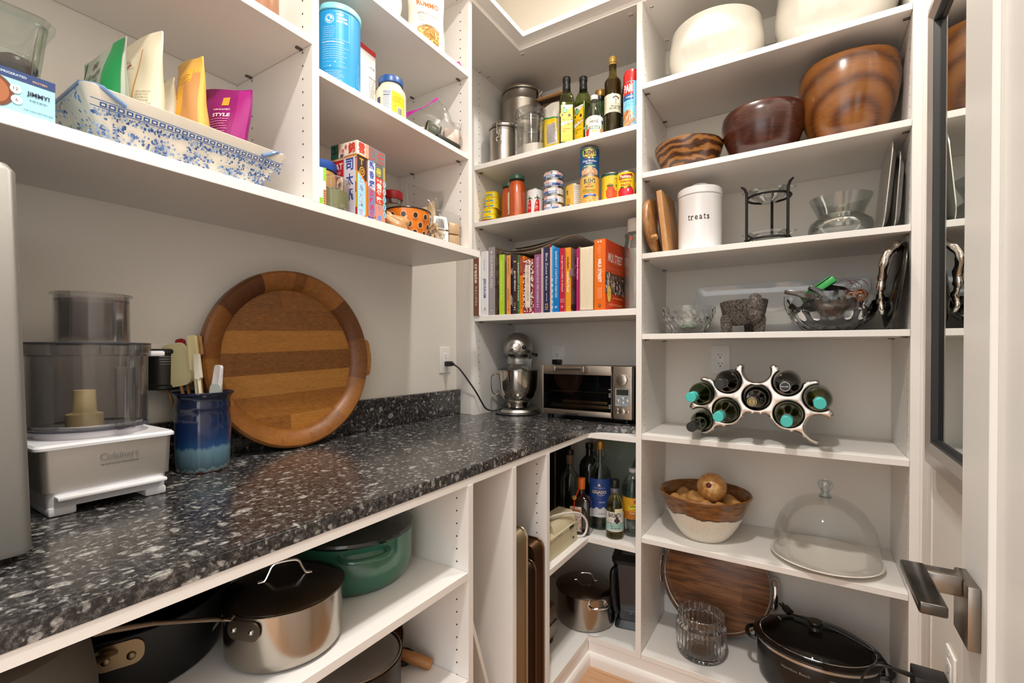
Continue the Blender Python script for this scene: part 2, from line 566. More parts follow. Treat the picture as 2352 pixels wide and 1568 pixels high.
# ---- upper unit on the left wall
FX = -1.02
UU = thing('shelving_unit', 'white upper shelving unit above the worktop on the left wall', 'shelves')
s = part('shelf', G().box(XW + .001, FX, YL0, 1.402, 1.543, 1.567, 0.001, 1), WHITE, UU)
for x, y in ((-1.04, 1.385), (-1.345, 1.375)):
    o = part('screw_hole', G().cyl(0.0035, -0.0004, 0.0002, 12), HOLE, s); o.location = (x, y, 1.543)
def ypanel(y0, y1, z0, z1, faces, parent, x0=XW + .001, x1=FX, zr=None):
    g = G().box(x0, x1, y0, y1, z0, z1).m(1)
    for side in faces:
        g.holes('y', y0 if side < 0 else y1, side, [x1 - .037, x0 + .075], zr)
    return part('side_panel', g, [WHITE, HOLE], parent)
ypanel(0.711, 0.730, 1.567, 2.449, (-1, 1), UU, zr=zrow(1.585, 2.43))
ypanel(1.333, 1.352, 1.567, 2.449, (-1,), UU, zr=zrow(1.580, 2.43))
ypanel(YL0, YL0 + .019, 1.567, 2.449, (), UU, zr=[])
def yshelf(y0, y1, z, th, parent, x1=FX, pins=True, ends=(1,)):
    s = part('shelf', G().box(XW + .003, x1 - .0005, y0 + .0006, y1 - .0006, z - th, z, 0.0008, 1), WHITE, parent)
    if pins:
        for x in (x1 - .040, XW + .075): pin(s, x, y1 - .009, z - th, 'y')
    return s
yshelf(YL0 + .019, 0.711, 1.965, .019, UU)
yshelf(0.730, 1.333, 1.898, .018, UU)
yshelf(0.730, 1.333, 2.190, .019, UU)
s = part('top_panel', G().box(XW + .002, FX, YL0, BF, 2.449, 2.469), WHITE, UU)
for x, y in ((-1.055, 1.315), (-1.075, 1.30)): camlock(s, x, y, 2.449)

# ---- base unit under the worktop
BX = -0.7085
BU = thing('base_cabinet', 'white open base cabinet under the dark stone worktop', 'cabinet')
bx0 = XW + .02
for y0, y1, fc in ((0.924, 0.943, (-1,)), (1.131, 1.150, ()), (1.338, 1.357, (-1,))):
    ypanel(y0, y1, 0.104, 0.868, fc, BU, bx0, BX, zrow(0.16, 0.85))
for z in (0.653, 0.385):
    yshelf(YL0, 0.924, z, .019, BU, BX, False)
Lp = [(bx0, 1.357), (BX, 1.357), (BX, 1.679), (XL0 - .0006, 1.679), (XL0 - .0006, BW - .002), (bx0, BW - .002)]
part('shelf', G().prism([(x, y + (.0006 if y < 1.4 else 0)) for x, y in Lp], 0.466, 0.485), WHITE, BU)
part('bottom_panel', G().prism([(bx0, YL0), (BX, YL0), (BX, 1.6795), (XL0, 1.6795), (XL0, BW - .002), (bx0, BW - .002)], 0.085, 0.104), WHITE, BU)
part('top_panel', G().prism([(bx0, YL0), (BX - .0015, YL0), (BX - .0015, 1.672), (-0.700, 1.6795), (XL0, 1.6795), (XL0, BW - .002), (bx0, BW - .002)], 0.868, 0.887), WHITE, BU)

# ---- worktop
def granite():
    m, nt, b = newmat('dark_speckled_stone')
    v = coords(nt, (1, 1, 1), (0.3, 0.2, 0.25))
    base = ramp(nt, noise(nt, v, 110, 6, 0.75), [(0.34, '#0d0d0e'), (0.47, '#262526'), (0.57, '#4a4847'), (0.70, '#858380')])
    def chips(scale, st, rot, lo, hi, off, lim):
        vo = nt.nodes.new('ShaderNodeTexVoronoi'); vo.feature = 'F1'; vo.inputs['Scale'].default_value = scale
        vv = coords(nt, st, rot, off)
        nz = nt.nodes.new('ShaderNodeTexNoise'); nz.inputs['Scale'].default_value = 70; nz.inputs['Detail'].default_value = 4; nt.links.new(vv, nz.inputs['Vector'])
        ad = nt.nodes.new('ShaderNodeMixRGB'); ad.blend_type = 'ADD'; ad.inputs[0].default_value = 0.022
        nt.links.new(vv, ad.inputs[1]); nt.links.new(nz.outputs['Color'], ad.inputs[2]); nt.links.new(ad.outputs[0], vo.inputs['Vector'])
        sp = nt.nodes.new('ShaderNodeSeparateColor'); nt.links.new(vo.outputs['Color'], sp.inputs[0])
        size = mathn(nt, 'MULTIPLY', sp.outputs[1], lim)
        near = mathn(nt, 'MULTIPLY', mathn(nt, 'SUBTRACT', size, vo.outputs['Distance']), 9.0, True)
        pick = mathn(nt, 'GREATER_THAN', sp.outputs[0], lo)
        return mathn(nt, 'MULTIPLY', mathn(nt, 'MULTIPLY', near, pick), hi)
    c1 = chips(30, (1.5, 0.85, 1.3), (0, 0, 0.35), 0.55, 0.70, (0, 0, 0), 0.46)
    c2 = chips(36, (0.9, 1.6, 1.2), (0, 0, -0.9), 0.60, 0.62, (.3, .7, .2), 0.46)
    c3 = chips(85, (1.3, 0.9, 1), (0, 0, 0.9), 0.30, 0.55, (.1, .2, .6), 0.55)
    chipcol = ramp(nt, noise(nt, v, 140, 3, 0.6), [(0.3, '#6f6d6a'), (0.5, '#a09e9a'), (0.72, '#d2d0cb')])
    col = base
    for c in (c3, c2, c1): col = mix(nt, c, col, chipcol)
    nt.links.new(col, b.inputs['Base Color'])
    b.inputs['Roughness'].default_value = 0.2
    b.inputs['Specular IOR Level'].default_value = 0.6
    return m
GRAN = granite()
CT = thing('countertop', 'dark speckled stone worktop running along the left wall into the corner', 'worktop')
poly = [(XW + .001, YL0), (BX, YL0), (BX, 1.640)]
for k in range(7):
    t = k / 6 * pi / 2
    poly.append((BX + .075 * (1 - cos(t)), 1.640 + .085 * sin(t)))
poly += [(-0.58, 1.742), (XL0 - .001, 1.752), (XL0 - .001, BW - .0005), (XW + .001, BW - .0005)]
g = G().prism(poly, 0.8875, 0.9145)
es = [e for e in g.bm.edges if all(v.co.z > 0.914 for v in e.verts)]
bmesh.ops.bevel(g.bm, geom=es, offset=0.003, segments=2, affect='EDGES')
part('worktop_slab', g, GRAN, CT)
part('backsplash', G().box(XW + .001, -1.336, YL0, 1.700, 0.9148, 1.026, 0.0015), GRAN, CT)

# ================================================================= outlets
def outlet(loc, rz, label, recept=True):
    t = thing('outlet', label, 'outlet', loc, rz)
    part('wall_plate', G().box(-.036, .036, -.006, 0, -.058, .058, .003, 3), pm('#eceae6', .35), t)
    g = G().box(-.0165, .0165, -.0075, -.005, -.0335, .0335, .0012, 2)
    g.m(1)
    for zc in (-.017, .017):
        g.box(-.0075, -.0055, -.0078, -.0070, zc - .002, zc + .0065)
        g.box(.0050, .0068, -.0078, -.0070, zc - .001, zc + .0060)
        g.cyl(.0024, 0, .0006, 12) if False else g.box(-.0022, .0022, -.0078, -.0070, zc - .0105, zc - .006)
    part('receptacle', g, [pm('#f2f0ec', .3), BLACKM], t)
    part('screw', G().at(Matrix.Translation((0, -.0062, .048)) @ Matrix.Rotation(pi / 2, 4, 'X')).cyl(.003, -.0005, .0008, 14), pm('#dedcd8', .3), t)
    return t
outlet((-1.3598, 1.600, 1.160), pi / 2, 'white outlet on the left wall with a black plug in its lower socket')
outlet((-1.013, BW - .0002, 1.165), 0, 'white outlet on the back wall behind the toaster oven')
outlet((-0.2925, BW - .0002, 1.166), 0, 'white outlet on the back wall above the wine rack')
outlet((XR - .0002, 1.372, 0.490), -pi / 2, 'white outlet low on the right wall beside the slow cooker')

# ================================================================= mirror on the right wall
FRM = pm('#9a918b', 0.3, 0.15)
FRB = pm('#17181c', 0.4)
mt = thing('wall_mirror', 'framed mirror on the right wall, half hidden by the open door', 'mirror')
my0, my1, mz0, mz1, mw = 0.86, 1.545, 0.918, 2.052, 0.075
def frame_ring(d, x): return [(x, my0 + d, mz0 + d), (x, my1 - d, mz0 + d), (x, my1 - d, mz1 - d), (x, my0 + d, mz1 - d)]
g = G()
g.loft([frame_ring(0, XR - .0003), frame_ring(0, 0.262), frame_ring(.012, 0.249), frame_ring(.045, 0.243), frame_ring(mw - .010, 0.250)], cap=False)
part('frame', g, FRM, mt, ang=20)
part('inner_lip', G().loft([frame_ring(mw - .010, 0.250), frame_ring(mw - .004, 0.250), frame_ring(mw, 0.2605), frame_ring(mw, XR - .0003)], cap=False), FRB, mt, ang=20)
mm = pm('#e4ebe6', 0.01, 1.0)
part('mirror_glass', G().box(0.2612, 0.268, my0 + mw - .002, my1 - mw + .002, mz0 + mw - .002, mz1 - mw + .002), mm, mt)

# ================================================================= the open door
DOOR = pm('#e9e7e3', 0.3)
dx0, dx1, dy0, dy1 = 0.160, 0.195, 0.02, 0.772
dt = thing('door', 'white panelled pantry door standing open on the right edge of the view', 'door')
g = G().box(dx0 + .007, dx1, dy0, dy1, 0.012, 2.03)
g.box(dx0, dx0 + .007, dy1 - .098, dy1, 0.012, 2.03, .001, 1).box(dx0, dx0 + .007, dy0, dy0 + .098, 0.012, 2.03, .001, 1)
for z0, z1 in ((0.012, 0.25), (1.9, 2.03)): g.box(dx0, dx0 + .007, dy0 + .098, dy1 - .098, z0, z1, .001, 1)
part('door_leaf', g, DOOR, dt)
NK = steel('satin_nickel', '#8d857c', 0.28, amt=.03)
hd = part('handle_plate', G().box(dx0 - .0113, dx0 - .0002, 0.693, 0.751, 0.877, 0.947, .0015, 2), NK, dt)
g = G().box(0.117, dx0 - .011, 0.7105, 0.7335, 0.927, 0.950, .0025, 2)
part('lever_neck', g, NK, hd)
g = G().box(0.0965, 0.1195, 0.618, 0.7345, 0.9385, 0.9505, .0025, 3)
part('lever', g, steel('nickel_dark_reflection', '#55524e', 0.2, amt=.03), hd)  # same nickel, darkened to imitate the dark ceiling mirrored in its top
# ================================================================= generic builders
def smooth(pts, n=6):
    P_ = [Vector(p) for p in pts]; out = []
    for i in range(len(P_) - 1):
        p0, p1, p2, p3 = P_[max(i - 1, 0)], P_[i], P_[i + 1], P_[min(i + 2, len(P_) - 1)]
        for k in range(n):
            u = k / n
            out.append(.5 * ((2 * p1) + (p2 - p0) * u + (2 * p0 - 5 * p1 + 4 * p2 - p3) * u * u + (3 * p1 - p0 - 3 * p2 + p3) * u ** 3))
    out.append(P_[-1])
    return out
def face_rz(x, y, extra=0.0): return tocam(x, y) + pi / 2 + extra

class Pouch:
    """a filled bag: flat seal at the top, belly below; its front looks along -y"""
    def __init__(s, w, h, d, belly=0.35, top=0.0015, wr=0.004, seed=1, skew=0.0, topw=1.0, base=0.55, lean=0.0):
        s.__dict__.update(locals())
        r = random.Random(seed); s.ph = [r.random() * 6.28 for _ in range(8)]
    def dep(s, u, v):
        t = max(0.0, 1 - v)
        if v < s.belly: D = s.base + (1 - s.base) * sin(v / s.belly * pi / 2)
        else: D = max(0.0, cos((v - s.belly) / (1 - s.belly) * pi / 2)) ** 0.9
        e = max(0.0, 1 - abs(2 * u - 1) ** 2.6) ** 0.62
        return s.d / 2 * D * e + s.top
    def p(s, u, v, side, off=0.0):
        w = s.w * (1 - (1 - s.topw) * v)
        wob = s.wr * (sin(7 * u + s.ph[0] + 5 * v) * sin(6 * v + s.ph[1]) + .6 * sin(13 * u + 9 * v + s.ph[2]))
        ed = 0.6 * s.wr * sin(9 * v + s.ph[3])
        x = (u - .5) * w + s.skew * v + ed * (2 * u - 1)
        y = side * (s.dep(u, v) + off) + wob * sin(pi * min(v, 1)) * (0.4 + 0.6 * v) + s.lean * v
        z = v * s.h + (s.wr * 1.2 * sin(5 * u + s.ph[4]) if v > .95 else 0)
        return (x, y, z)
    def mesh(s, g=None, nu=22, nv=26):
        g = g or G()
        F = [[g.v(s.p(i / nu, j / nv, -1)) for i in range(nu + 1)] for j in range(nv + 1)]
        B = [[g.v(s.p(i / nu, j / nv, 1)) for i in range(nu + 1)] for j in range(nv + 1)]
        for j in range(nv):
            for i in range(nu):
                g.f([F[j][i], F[j][i + 1], F[j + 1][i + 1], F[j + 1][i]])
                g.f([B[j][i + 1], B[j][i], B[j + 1][i], B[j + 1][i + 1]])
            g.f([B[j][0], F[j][0], F[j + 1][0], B[j + 1][0]]); g.f([F[j][nu], B[j][nu], B[j + 1][nu], F[j + 1][nu]])
        for i in range(nu):
            g.f([F[0][i + 1], F[0][i], B[0][i], B[0][i + 1]]); g.f([F[nv][i], F[nv][i + 1], B[nv][i + 1], B[nv][i]])
        return g
    def art(s, a, parent, name='printed_front', side=-1, lay=0.00012):
        # cut into a grid so it follows the belly
        def fn(x, y, l):
            u = x / s.w + .5; v = y / s.h
            q = s.p(min(max(u if side < 0 else 1 - u, 0), 1), min(max(v, 0), 1), side, l + .0006)
            return q
        bm = bmesh.new()
        for vs, fs, mi, L in a.it:
            V = [bm.verts.new((p, q, laylift(L, lay))) for p, q in vs]
            for f in fs:
                try: bm.faces.new([V[i] for i in f]).material_index = mi
                except ValueError: pass
        for ax, size in ((0, s.w), (1, s.h)):
            n = 16
            for k in range(1, n):
                c = (k / n - (.5 if ax == 0 else 0)) * size
                bmesh.ops.bisect_plane(bm, geom=bm.verts[:] + bm.edges[:] + bm.faces[:], plane_co=(c, 0, 0) if ax == 0 else (0, c, 0), plane_no=(1, 0, 0) if ax == 0 else (0, 1, 0))
        for v in bm.verts: v.co = Vector(fn(*v.co))
        me = bpy.data.meshes.new(name); bm.to_mesh(me); bm.free()
        for m in a.mats: me.materials.append(m)
        for p in me.polygons: p.use_smooth = True
        o = bpy.data.objects.new(name, me); COL.objects.link(o); o.parent = parent
        return o

def can(label, cat, x, y, z, R, H, col, artfn, group=None, name='food_can', metal='#b8b5b0', a=None):
    t = thing(name, label, cat, (x, y, z), group=group)
    st = pm(metal, 0.25, 1.0)
    rim = .0032
    g = G().lathe([(0, .002), (R - .004, .002), (R - .002, 0), (R, .0006), (R, rim), (R - .0012, rim + .001), (R - .0012, H - rim - .001), (R, H - rim), (R, H - .0006), (R - .0015, H), (R - .003, H - .003), (0, H - .003)], 48)
    part('tin', g, st, t)
    part('paper_label', G().lathe([(R - .0006, rim + .0012), (R - .0006, H - rim - .0012)], 48), pm(col, .35), t)
    if artfn:
        A = Art(.35); artfn(A, R, H)
        A.cyl(R - .0005, tocam(x, y) if a is None else a, t, 'printed_label')
    return t

# ================================================================= upper left shelves, bay beside the camera
ZSH = 1.567
# snack box, clear tub and dates
t = thing('snack_box', 'light blue cardboard snack bar box at the left end of the upper shelf', 'box', (-1.03, 0.252, ZSH + .0004))
part('carton', G().box(-.17, 0, -.30, 0, 0, .066, .001, 1), pm('#9fd4e2', .45), t)
a = Art()
a.rect(-.30, .052, 0, .066, '#1d3a72')
a.text('KEEP REFRIGERATED', -.055, .059, '#c8ddea', ht=.0035)
a.text('PROTEIN', -.018, .057, '#d9a878', ht=.003)
a.ell(-.068, .028, .021, .024, '#6d3a22', 28).ell(-.068, .028, .016, .019, '#a4623a', 24)
a.ell(-.045, .037, .0065, .0068, '#e8f2f4').text('12', -.045, .038, '#5b3220', ht=.005)
a.ell(-.044, .021, .0065, .0068, '#e8f2f4').text('6', -.044, .021, '#5b3220', ht=.005)
a.text('JiMMY!', -.020, .036, '#1d2c4d', w=.026, bold=.03)
a.lines(-.030, -.008, .026, 1, .003, '#33507c', .0012)
a.text('THE CLEAN PROTEIN BAR', -.020, .010, '#33507c', w=.034)
a.face((0.0003, 0, 0), (0, 1, 0), (0, 0, 1), t, 'printed_front')
t = thing('food_container', 'clear plastic food container holding dates on the blue snack box', 'container', (-1.03, 0.262, ZSH + .0668))
def crect(x0, x1, y0, y1, z, r=.018): return [(x, y, z) for x, y in rrect(x0, y0, x1, y1, r, 5)]
rings = [crect(-.165, -.012, -.30, -.022, .001), crect(-.170, -.006, -.305, -.014, .075), crect(-.171, -.005, -.306, -.012, .088)]
rin = [crect(-.168, -.008, -.303, -.016, .086), crect(-.162, -.015, -.297, -.025, .004)]
part('tub', G().loft(rings + rin), clearm('clear_tub', (.94, .95, .935), .6, .4, .05), t)
g = G().loft([crect(-.176, 0, -.312, -.005, .086, .02), crect(-.177, .001, -.313, -.004, .094, .02), crect(-.172, -.004, -.308, -.009, .100, .02), crect(-.160, -.016, -.296, -.022, .100, .02)])
part('snap_lid', g, clearm('clear_tub_lid', (.93, .95, .94), .6, .42, .08), t)
DATE = pm('#3a241c', .35, bump=.6, bscale=90)
for i in range(9):
    yy = 0.215 - .042 * (i % 5); xx = -1.062 - .045 * (i // 5) - .004 * (i % 2)
    solo('date', G().ball((0, 0, 0), (.017, .025, .015), 18, 12, lambda d: 1 + .05 * sin(9 * d.x + 4 * d.y) + .03 * sin(17 * d.z)), DATE, 'wrinkled dark brown date inside the clear container', 'date', (xx, yy, ZSH + .088), .5 * ((i * 7) % 5), 'dates in the clear container')

# long blue and white dish
def delft():
    m, nt, b = newmat('cream_glaze')
    v = coords(nt, (1, 1, 1))
    f = noise(nt, v, 30, 5, .6)
    col = ramp(nt, f, [(.3, '#e9e1d2'), (.7, '#efe8da')])
    nt.links.new(col, b.inputs['Base Color']); b.inputs['Roughness'].default_value = .12
    return m
t = thing('serving_dish', 'long blue and white floral china dish holding food bags', 'dish', (-1.150, 0.475, ZSH + .0004))
def dring(sc, z, ext, inset=0.0, lift=0.0):
    """ring of the dish at flare 0..1"""
    hw = .062 + .045 * sc - inset; hl = .128 + .052 * sc + ext - inset
    out = []
    for x, y in rrect(-hw, -hl, hw, hl, .018, 6):
        e = min(1, max(0, (abs(y) - hl + .055) / .045)); e = e * e * (3 - 2 * e)
        out.append((x, y + (.006 * e * lift if y > 0 else -.002 * e * lift), z + lift * .024 * e))
    return out
g = G().loft([dring(0, 0, 0), dring(.25, .018, 0), dring(.62, .050, .002), dring(1, .073, .004, 0, 1), dring(1, .0745, .003, .002, 1), dring(1, .073, 0, .005, 1), dring(.5, .045, 0, .006), dring(.1, .010, 0, .006)])
part('dish', g, delft(), t)
a = Art(.15)
BL = ['#3f63a0', '#5878b0', '#86a0c8', '#35578f', '#9fb4d2']
hl0 = .17
for k in range(26):
    x = -.155 + .0122 * k
    a.rect(x, .0620, x + .0092, .0685, '#3a62a3').rect(x + .0022, .0638, x + .0070, .0667, '#e6e2da')
a.rect(-.168, .0695, .166, .0708, '#5d7fb5').rect(-.168, .0595, .166, .0608, '#4a70ad')
rr = random.Random(4)
for k in range(190):
    x = -.165 + .33 * k / 190
    a.blob(x, .055 + rr.uniform(-.006, .003), rr.uniform(.001, .0026), rr.uniform(.001, .0034), rr.choice(BL), 8, .3)
for cx in (-.135, -.065, .0, .07, .125):
    for k in range(80):
        a.blob(cx + rr.gauss(0, .015), .025 + rr.gauss(0, .011), rr.uniform(.0010, .0034), rr.uniform(.0010, .0032), rr.choice(BL), 9, .3)
def dfront(x, y, l):
    f = min(max(y / .073, 0), 1)
    sc = f
    return (.062 + .045 * sc + l + .0018, x * (1 + .05 * sc), y + .001)
a.build(dfront, 'printed_flowers', t, cut=.03)
a = Art(.15)
for k in range(150):
    a.blob(rr.uniform(-.075, .075), rr.uniform(.006, .085), rr.uniform(.001, .0036), rr.uniform(.001, .0036), rr.choice(BL), 9, .3)
a.rect(-.085, .088, .085, .092, '#5d7fb5')
def dleft(x, y, l):
    f = min(y / .073, 1.3)
    return (x * (1 + .25 * f), -(.128 + .056 * min(f, 1) + .004 * max(0, f - 1) + l + .0035), y + .001)
a.build(dleft, 'printed_flowers', t)
# rolled blue edge on the two raised ends
for sg in (-1, 1):
    pts = []
    for k in range(25):
        q = k / 24 * 2 - 1
        x = .100 * q
        e = min(1, (1 - abs(q)) / .12); 
        y = sg * (.181 if abs(q) < .9 else .181 - .016 * (abs(q) - .9) / .1)
        pts.append((x, y + (.006 if sg > 0 else -.002), .0975))
    full = [(-.107, sg * .125, .0755), (-.107, sg * .14, .083), (-.106, sg * .158, .095)] + pts + [(.106, sg * .158, .095), (.107, sg * .14, .083), (.107, sg * .125, .0755)]
    part('blue_rim', G().tube(full, .0042, 8), pm('#6a86ad', .15), t)

ZD = ZSH + .012
def bag(name, label, x, y, z, P, mat, art=None, rz=None, rot=None, arts=()):
    t = thing(name, label, 'bag', (x, y, z), face_rz(x, y) if rz is None else rz, rot=rot)
    part('pouch', P.mesh(), mat, t, ang=60)
    if art: P.art(art, t)
    for q in arts: P.art(q, t)
    return t
# green and silver bag
P = Pouch(.112, .200, .050, wr=.003, seed=3, skew=-.006, top=.001, topw=1.5)
KX = .112 / .118
a = Art(.35)
a.rect(-.057, .03, -.045, .205, '#1f8f52').rect(.028, .02, .0575, .208, '#1a8a4c')
a.text('Mt', -.006, .178, '#22382b', ht=.014, shear=.2, bold=.02)
a.text('Greens', -.006, .156, '#1d4030', w=.052, shear=.25, bold=.02)
a.text('FARMS', -.006, .142, '#3a8c4c', w=.03, bold=.03)
a.text('roasted', -.008, .122, '#62a83c', w=.040, shear=.2, bold=.02)
a.text('lentils', -.008, .107, '#62a83c', w=.032, shear=.2, bold=.02)
a.it = [([(p * KX, q * .95) for p, q in v], f, m_, L) for v, f, m_, L in a.it]
bag('food_bag', 'green and silver bag standing leftmost in the long china dish', -1.140, 0.352, ZD, P, pm('#a9b3a6', .32, .35), a, radians(4))
# cream bag
P = Pouch(.108, .250, .050, wr=.0035, seed=5, skew=-.004, topw=1.38)
a = Art(.4)
a.rect(.018, .02, .020, .22, '#d99544').text('Arrowhead', -.016, .175, '#8a2f26', w=.05, rot=.9, bold=.03, shear=.2)
a.poly([(-.040, .085), (-.012, .112), (-.004, .095), (-.014, .080)], '#d9582d').text('OATS', -.025, .072, '#6b3a22', w=.022)
a.lines(.024, .046, .13, 12, .006, '#a89a8a', .0012).rect(.023, .055, .047, .075, '#efe9df').lines(-.035, .012, .20, 3, .008, '#c9b79a', .0015)
a.it = [([(p * 1.08, q) for p, q in v], f, m_, L) for v, f, m_, L in a.it]
bag('food_bag', 'cream paper bag with a red leaf mark in the china dish', -1.142, 0.408, ZD, P, pm('#e6dcc2', .45), a, radians(8))
# clear bag behind
P = Pouch(.085, .20, .045, wr=.004, seed=8)
a = Art(.4).rect(-.035, .04, .035, .12, '#d8d2c0').lines(-.03, .03, .11, 9, .007, '#7d7a70', .0012)
bag('food_bag', 'small clear bag squeezed between the cream and yellow bags', -1.170, 0.456, ZD, P, pm('#bdb8a6', .3), a, radians(5))
# yellow bag
P = Pouch(.098, .248, .050, wr=.003, seed=9, skew=.0, topw=.92)
a = Art(.35)
a.rect(-.040, .02, .008, .19, '#e6ac3a').rect(.008, .02, .040, .21, '#c8925a').rect(-.040, .19, .026, .222, '#efb845')
a.text('baker', -.020, .158, '#4b3322', w=.026, bold=.03).rect(-.032, .118, -.006, .150, '#c68d2e').lines(-.030, -.008, .146, 5, .006, '#3f2c1c', .0022, .05)
a.lines(-.036, .005, .100, 10, .0062, '#8c5e23', .0012).lines(-.02, .03, .205, 3, .006, '#b98332', .0015)
a.it = [([(p * 1.15, q) for p, q in v], f, m_, L) for v, f, m_, L in a.it]
bag('food_bag', 'yellow bag of brown grain in the long china dish', -1.128, 0.492, ZD, P, pm('#e3b354', .3), a, radians(4))
# purple bag
P = Pouch(.120, .218, .046, wr=.004, seed=12, skew=.006, topw=1.32)
a = Art(.3)
a.rect(.036, .02, .0555, .215, '#a3237f').text('se', .048, .060, '#efe6ee', ht=.016, bold=.02)
a.rect(-.040, .06, -.014, .155, '#d8cfd8').lines(-.038, -.016, .150, 14, .0062, '#3b2d3a', .0016)
a.rect(.010, .176, .022, .196, '#e0a63a').text('ORGANIC', .012, .166, '#f0dce9', w=.028).text('STYLE', .013, .152, '#f3e4ee', w=.030, bold=.03)
a.lines(-.006, .032, .142, 6, .0058, '#d8a7c8', .0014)
a.text('US ORGANIC', .012, .100, '#f6ecf3', w=.040, bold=.03).text('FOODS', .002, .090, '#f6ecf3', w=.024, bold=.03).lines(-.006, .034, .080, 6, .006, '#d8a7c8', .0014)
a.it = [([(p * 1.06, q) for p, q in v], f, m_, L) for v, f, m_, L in a.it]
bag('food_bag', 'purple bag standing rightmost in the long china dish', -1.142, 0.556, ZD, P, pm('#8e1e6f', .25), a, radians(24))
# jar on the shelf above
t = thing('jar', 'brown jar just showing on the topmost left shelf', 'jar', (-1.075, 0.613, 1.9654))
part('glass_jar', G().lathe([(0, 0), (.036, 0), (.040, .004), (.041, .012), (.041, .095), (.036, .108), (.032, .112), (0, .112)], 36), pm('#9a6b4d', .25), t)
part('lid', G().cyl(.034, .1125, .130, 36, bev=.002), pm('#c9c2b6', .3), t)

# ================================================================= bay beside it
ZM = 1.898 + .0004
# blue tub
x, y, R = -1.087, 0.840, .056
t = thing('protein_tub', 'large blue tub with a pale cyan lid on the middle upper shelf', 'tub', (x, y, ZM))
part('tub_body', G().lathe([(0, 0), (R - .003, 0), (R, .003), (R, .196), (R - .002, .198), (0, .198)], 64), pm('#2797d3', .32), t)
part('lid', G().lathe([(0, .1985), (R + .0005, .1985), (R + .002, .2005), (R + .002, .2125), (R, .2155), (R - .006, .217), (R - .008, .2145), (0, .2145)], 64), pm('#8fdcea', .35), t)
a = Art(.35)
a.rect(-.055, .045, .012, .196, '#2a9fdb')
WT = '#eef6fa'
a.ell(-.024, .172, .0120, .0120, WT, 28).ell(-.024, .172, .0105, .0105, '#2a9fdb', 28).ell(-.024, .172, .0085, .0085, WT, 24).blob(-.026, .174, .004, .005, '#2a9fdb').blob(-.020, .169, .003, .003, '#2a9fdb')
a.text('MEET', .004, .184, WT, w=.016, ht=.006, bold=.03).text('THE NEW', .008, .175, WT, w=.025, ht=.006, bold=.03).text('BLUE TUB.', .009, .166, WT, w=.028, ht=.006, bold=.03)
a.lines(-.042, -.006, .151, 6, .0052, '#cfe8f4', .0009)
a.rect(-.046, .1185, .026, .1192, '#cfe8f4').rect(.0255, .1185, .0262, .192, '#cfe8f4').rect(-.012, .1915, .026, .1922, '#cfe8f4')
a.text('Look, Feel & Move Your Best', -.016, .112, WT, w=.058, bold=.03)
a.lines(-.044, .024, .104, 7, .0058, '#cfe8f4', .0009)
for zz in (.060, .049): a.ell(-.010 - .012 * (zz < .055), zz, .0022, .0022, '#a9ecf0').lines(-.040, -.018, zz, 1, .003, '#cfe8f4').lines(-.004, .020, zz, 1, .003, '#cfe8f4')
a.lines(-.036, .012, .036, 6, .0045, '#cfe8f4', .0009)
sk = [(.052, .014), (.049, .03), (.054, .045), (.050, .058), (.056, .070), (.053, .078)]
for p, q in zip(sk, sk[1:]):
    a.poly([(p[0], p[1]), (p[0] + .0012, p[1]), (q[0] + .0012, q[1]), (q[0], q[1])], '#9fd6ee')
    a.poly([(p[0] + .008, p[1]), (p[0] + .009, p[1]), (q[0] + .007, q[1]), (q[0] + .006, q[1])], '#9fd6ee')
a.text('COLLAGEN', .046, .006, WT, w=.018)
a.text('THE NEW BLUE TUB FROM', .004, .207, '#3d9db5', w=.05)
a.it[-1] = ([(p, q) for p, q in a.it[-1][0]], a.it[-1][1], a.it[-1][2], 20)
a.cyl(R, tocam(x, y), t)
# red and white carton behind
t = thing('carton', 'white carton with a red top standing behind the blue tub', 'box', (-1.130, 0.962, ZM), radians(6))
part('box', G().box(-.020, .020, -.055, .028, 0, .205, .001, 1), pm('#e9e6e2', .4), t)
a = Art().rect(-.020, .190, .028, .205, '#c9242b').rect(-.055, .19, -.02, .205, '#c9242b').text('UTTER', .012, .150, '#5d5a58', w=.024).text('Nutrition Facts', .012, .120, '#2b2929', w=.028, bold=.03)
a.lines(-.002, .026, .112, 14, .006, '#3a3838', .0011)
a.face((.0203, 0, 0), (0, 1, 0), (0, 0, 1), t, 'printed_front')
# small blue and red jar
t = thing('spice_jar', 'small navy and red jar peeping out left of the blue tub', 'jar', (-1.185, 0.858, ZM))
part('jar_body', G().cyl(.030, 0, .095, 32, bev=.003), pm('#1f3f86', .3), t)
a = Art().ell(0, .035, .02, .022, '#c92a3e', 24).text('LOW', 0, .036, '#eee', w=.02)
a.cyl(.030, tocam(-1.185, .858) - .3, t)
part('lid', G().cyl(.031, .0952, .11, 32, bev=.002), pm('#1b2f66', .35), t)
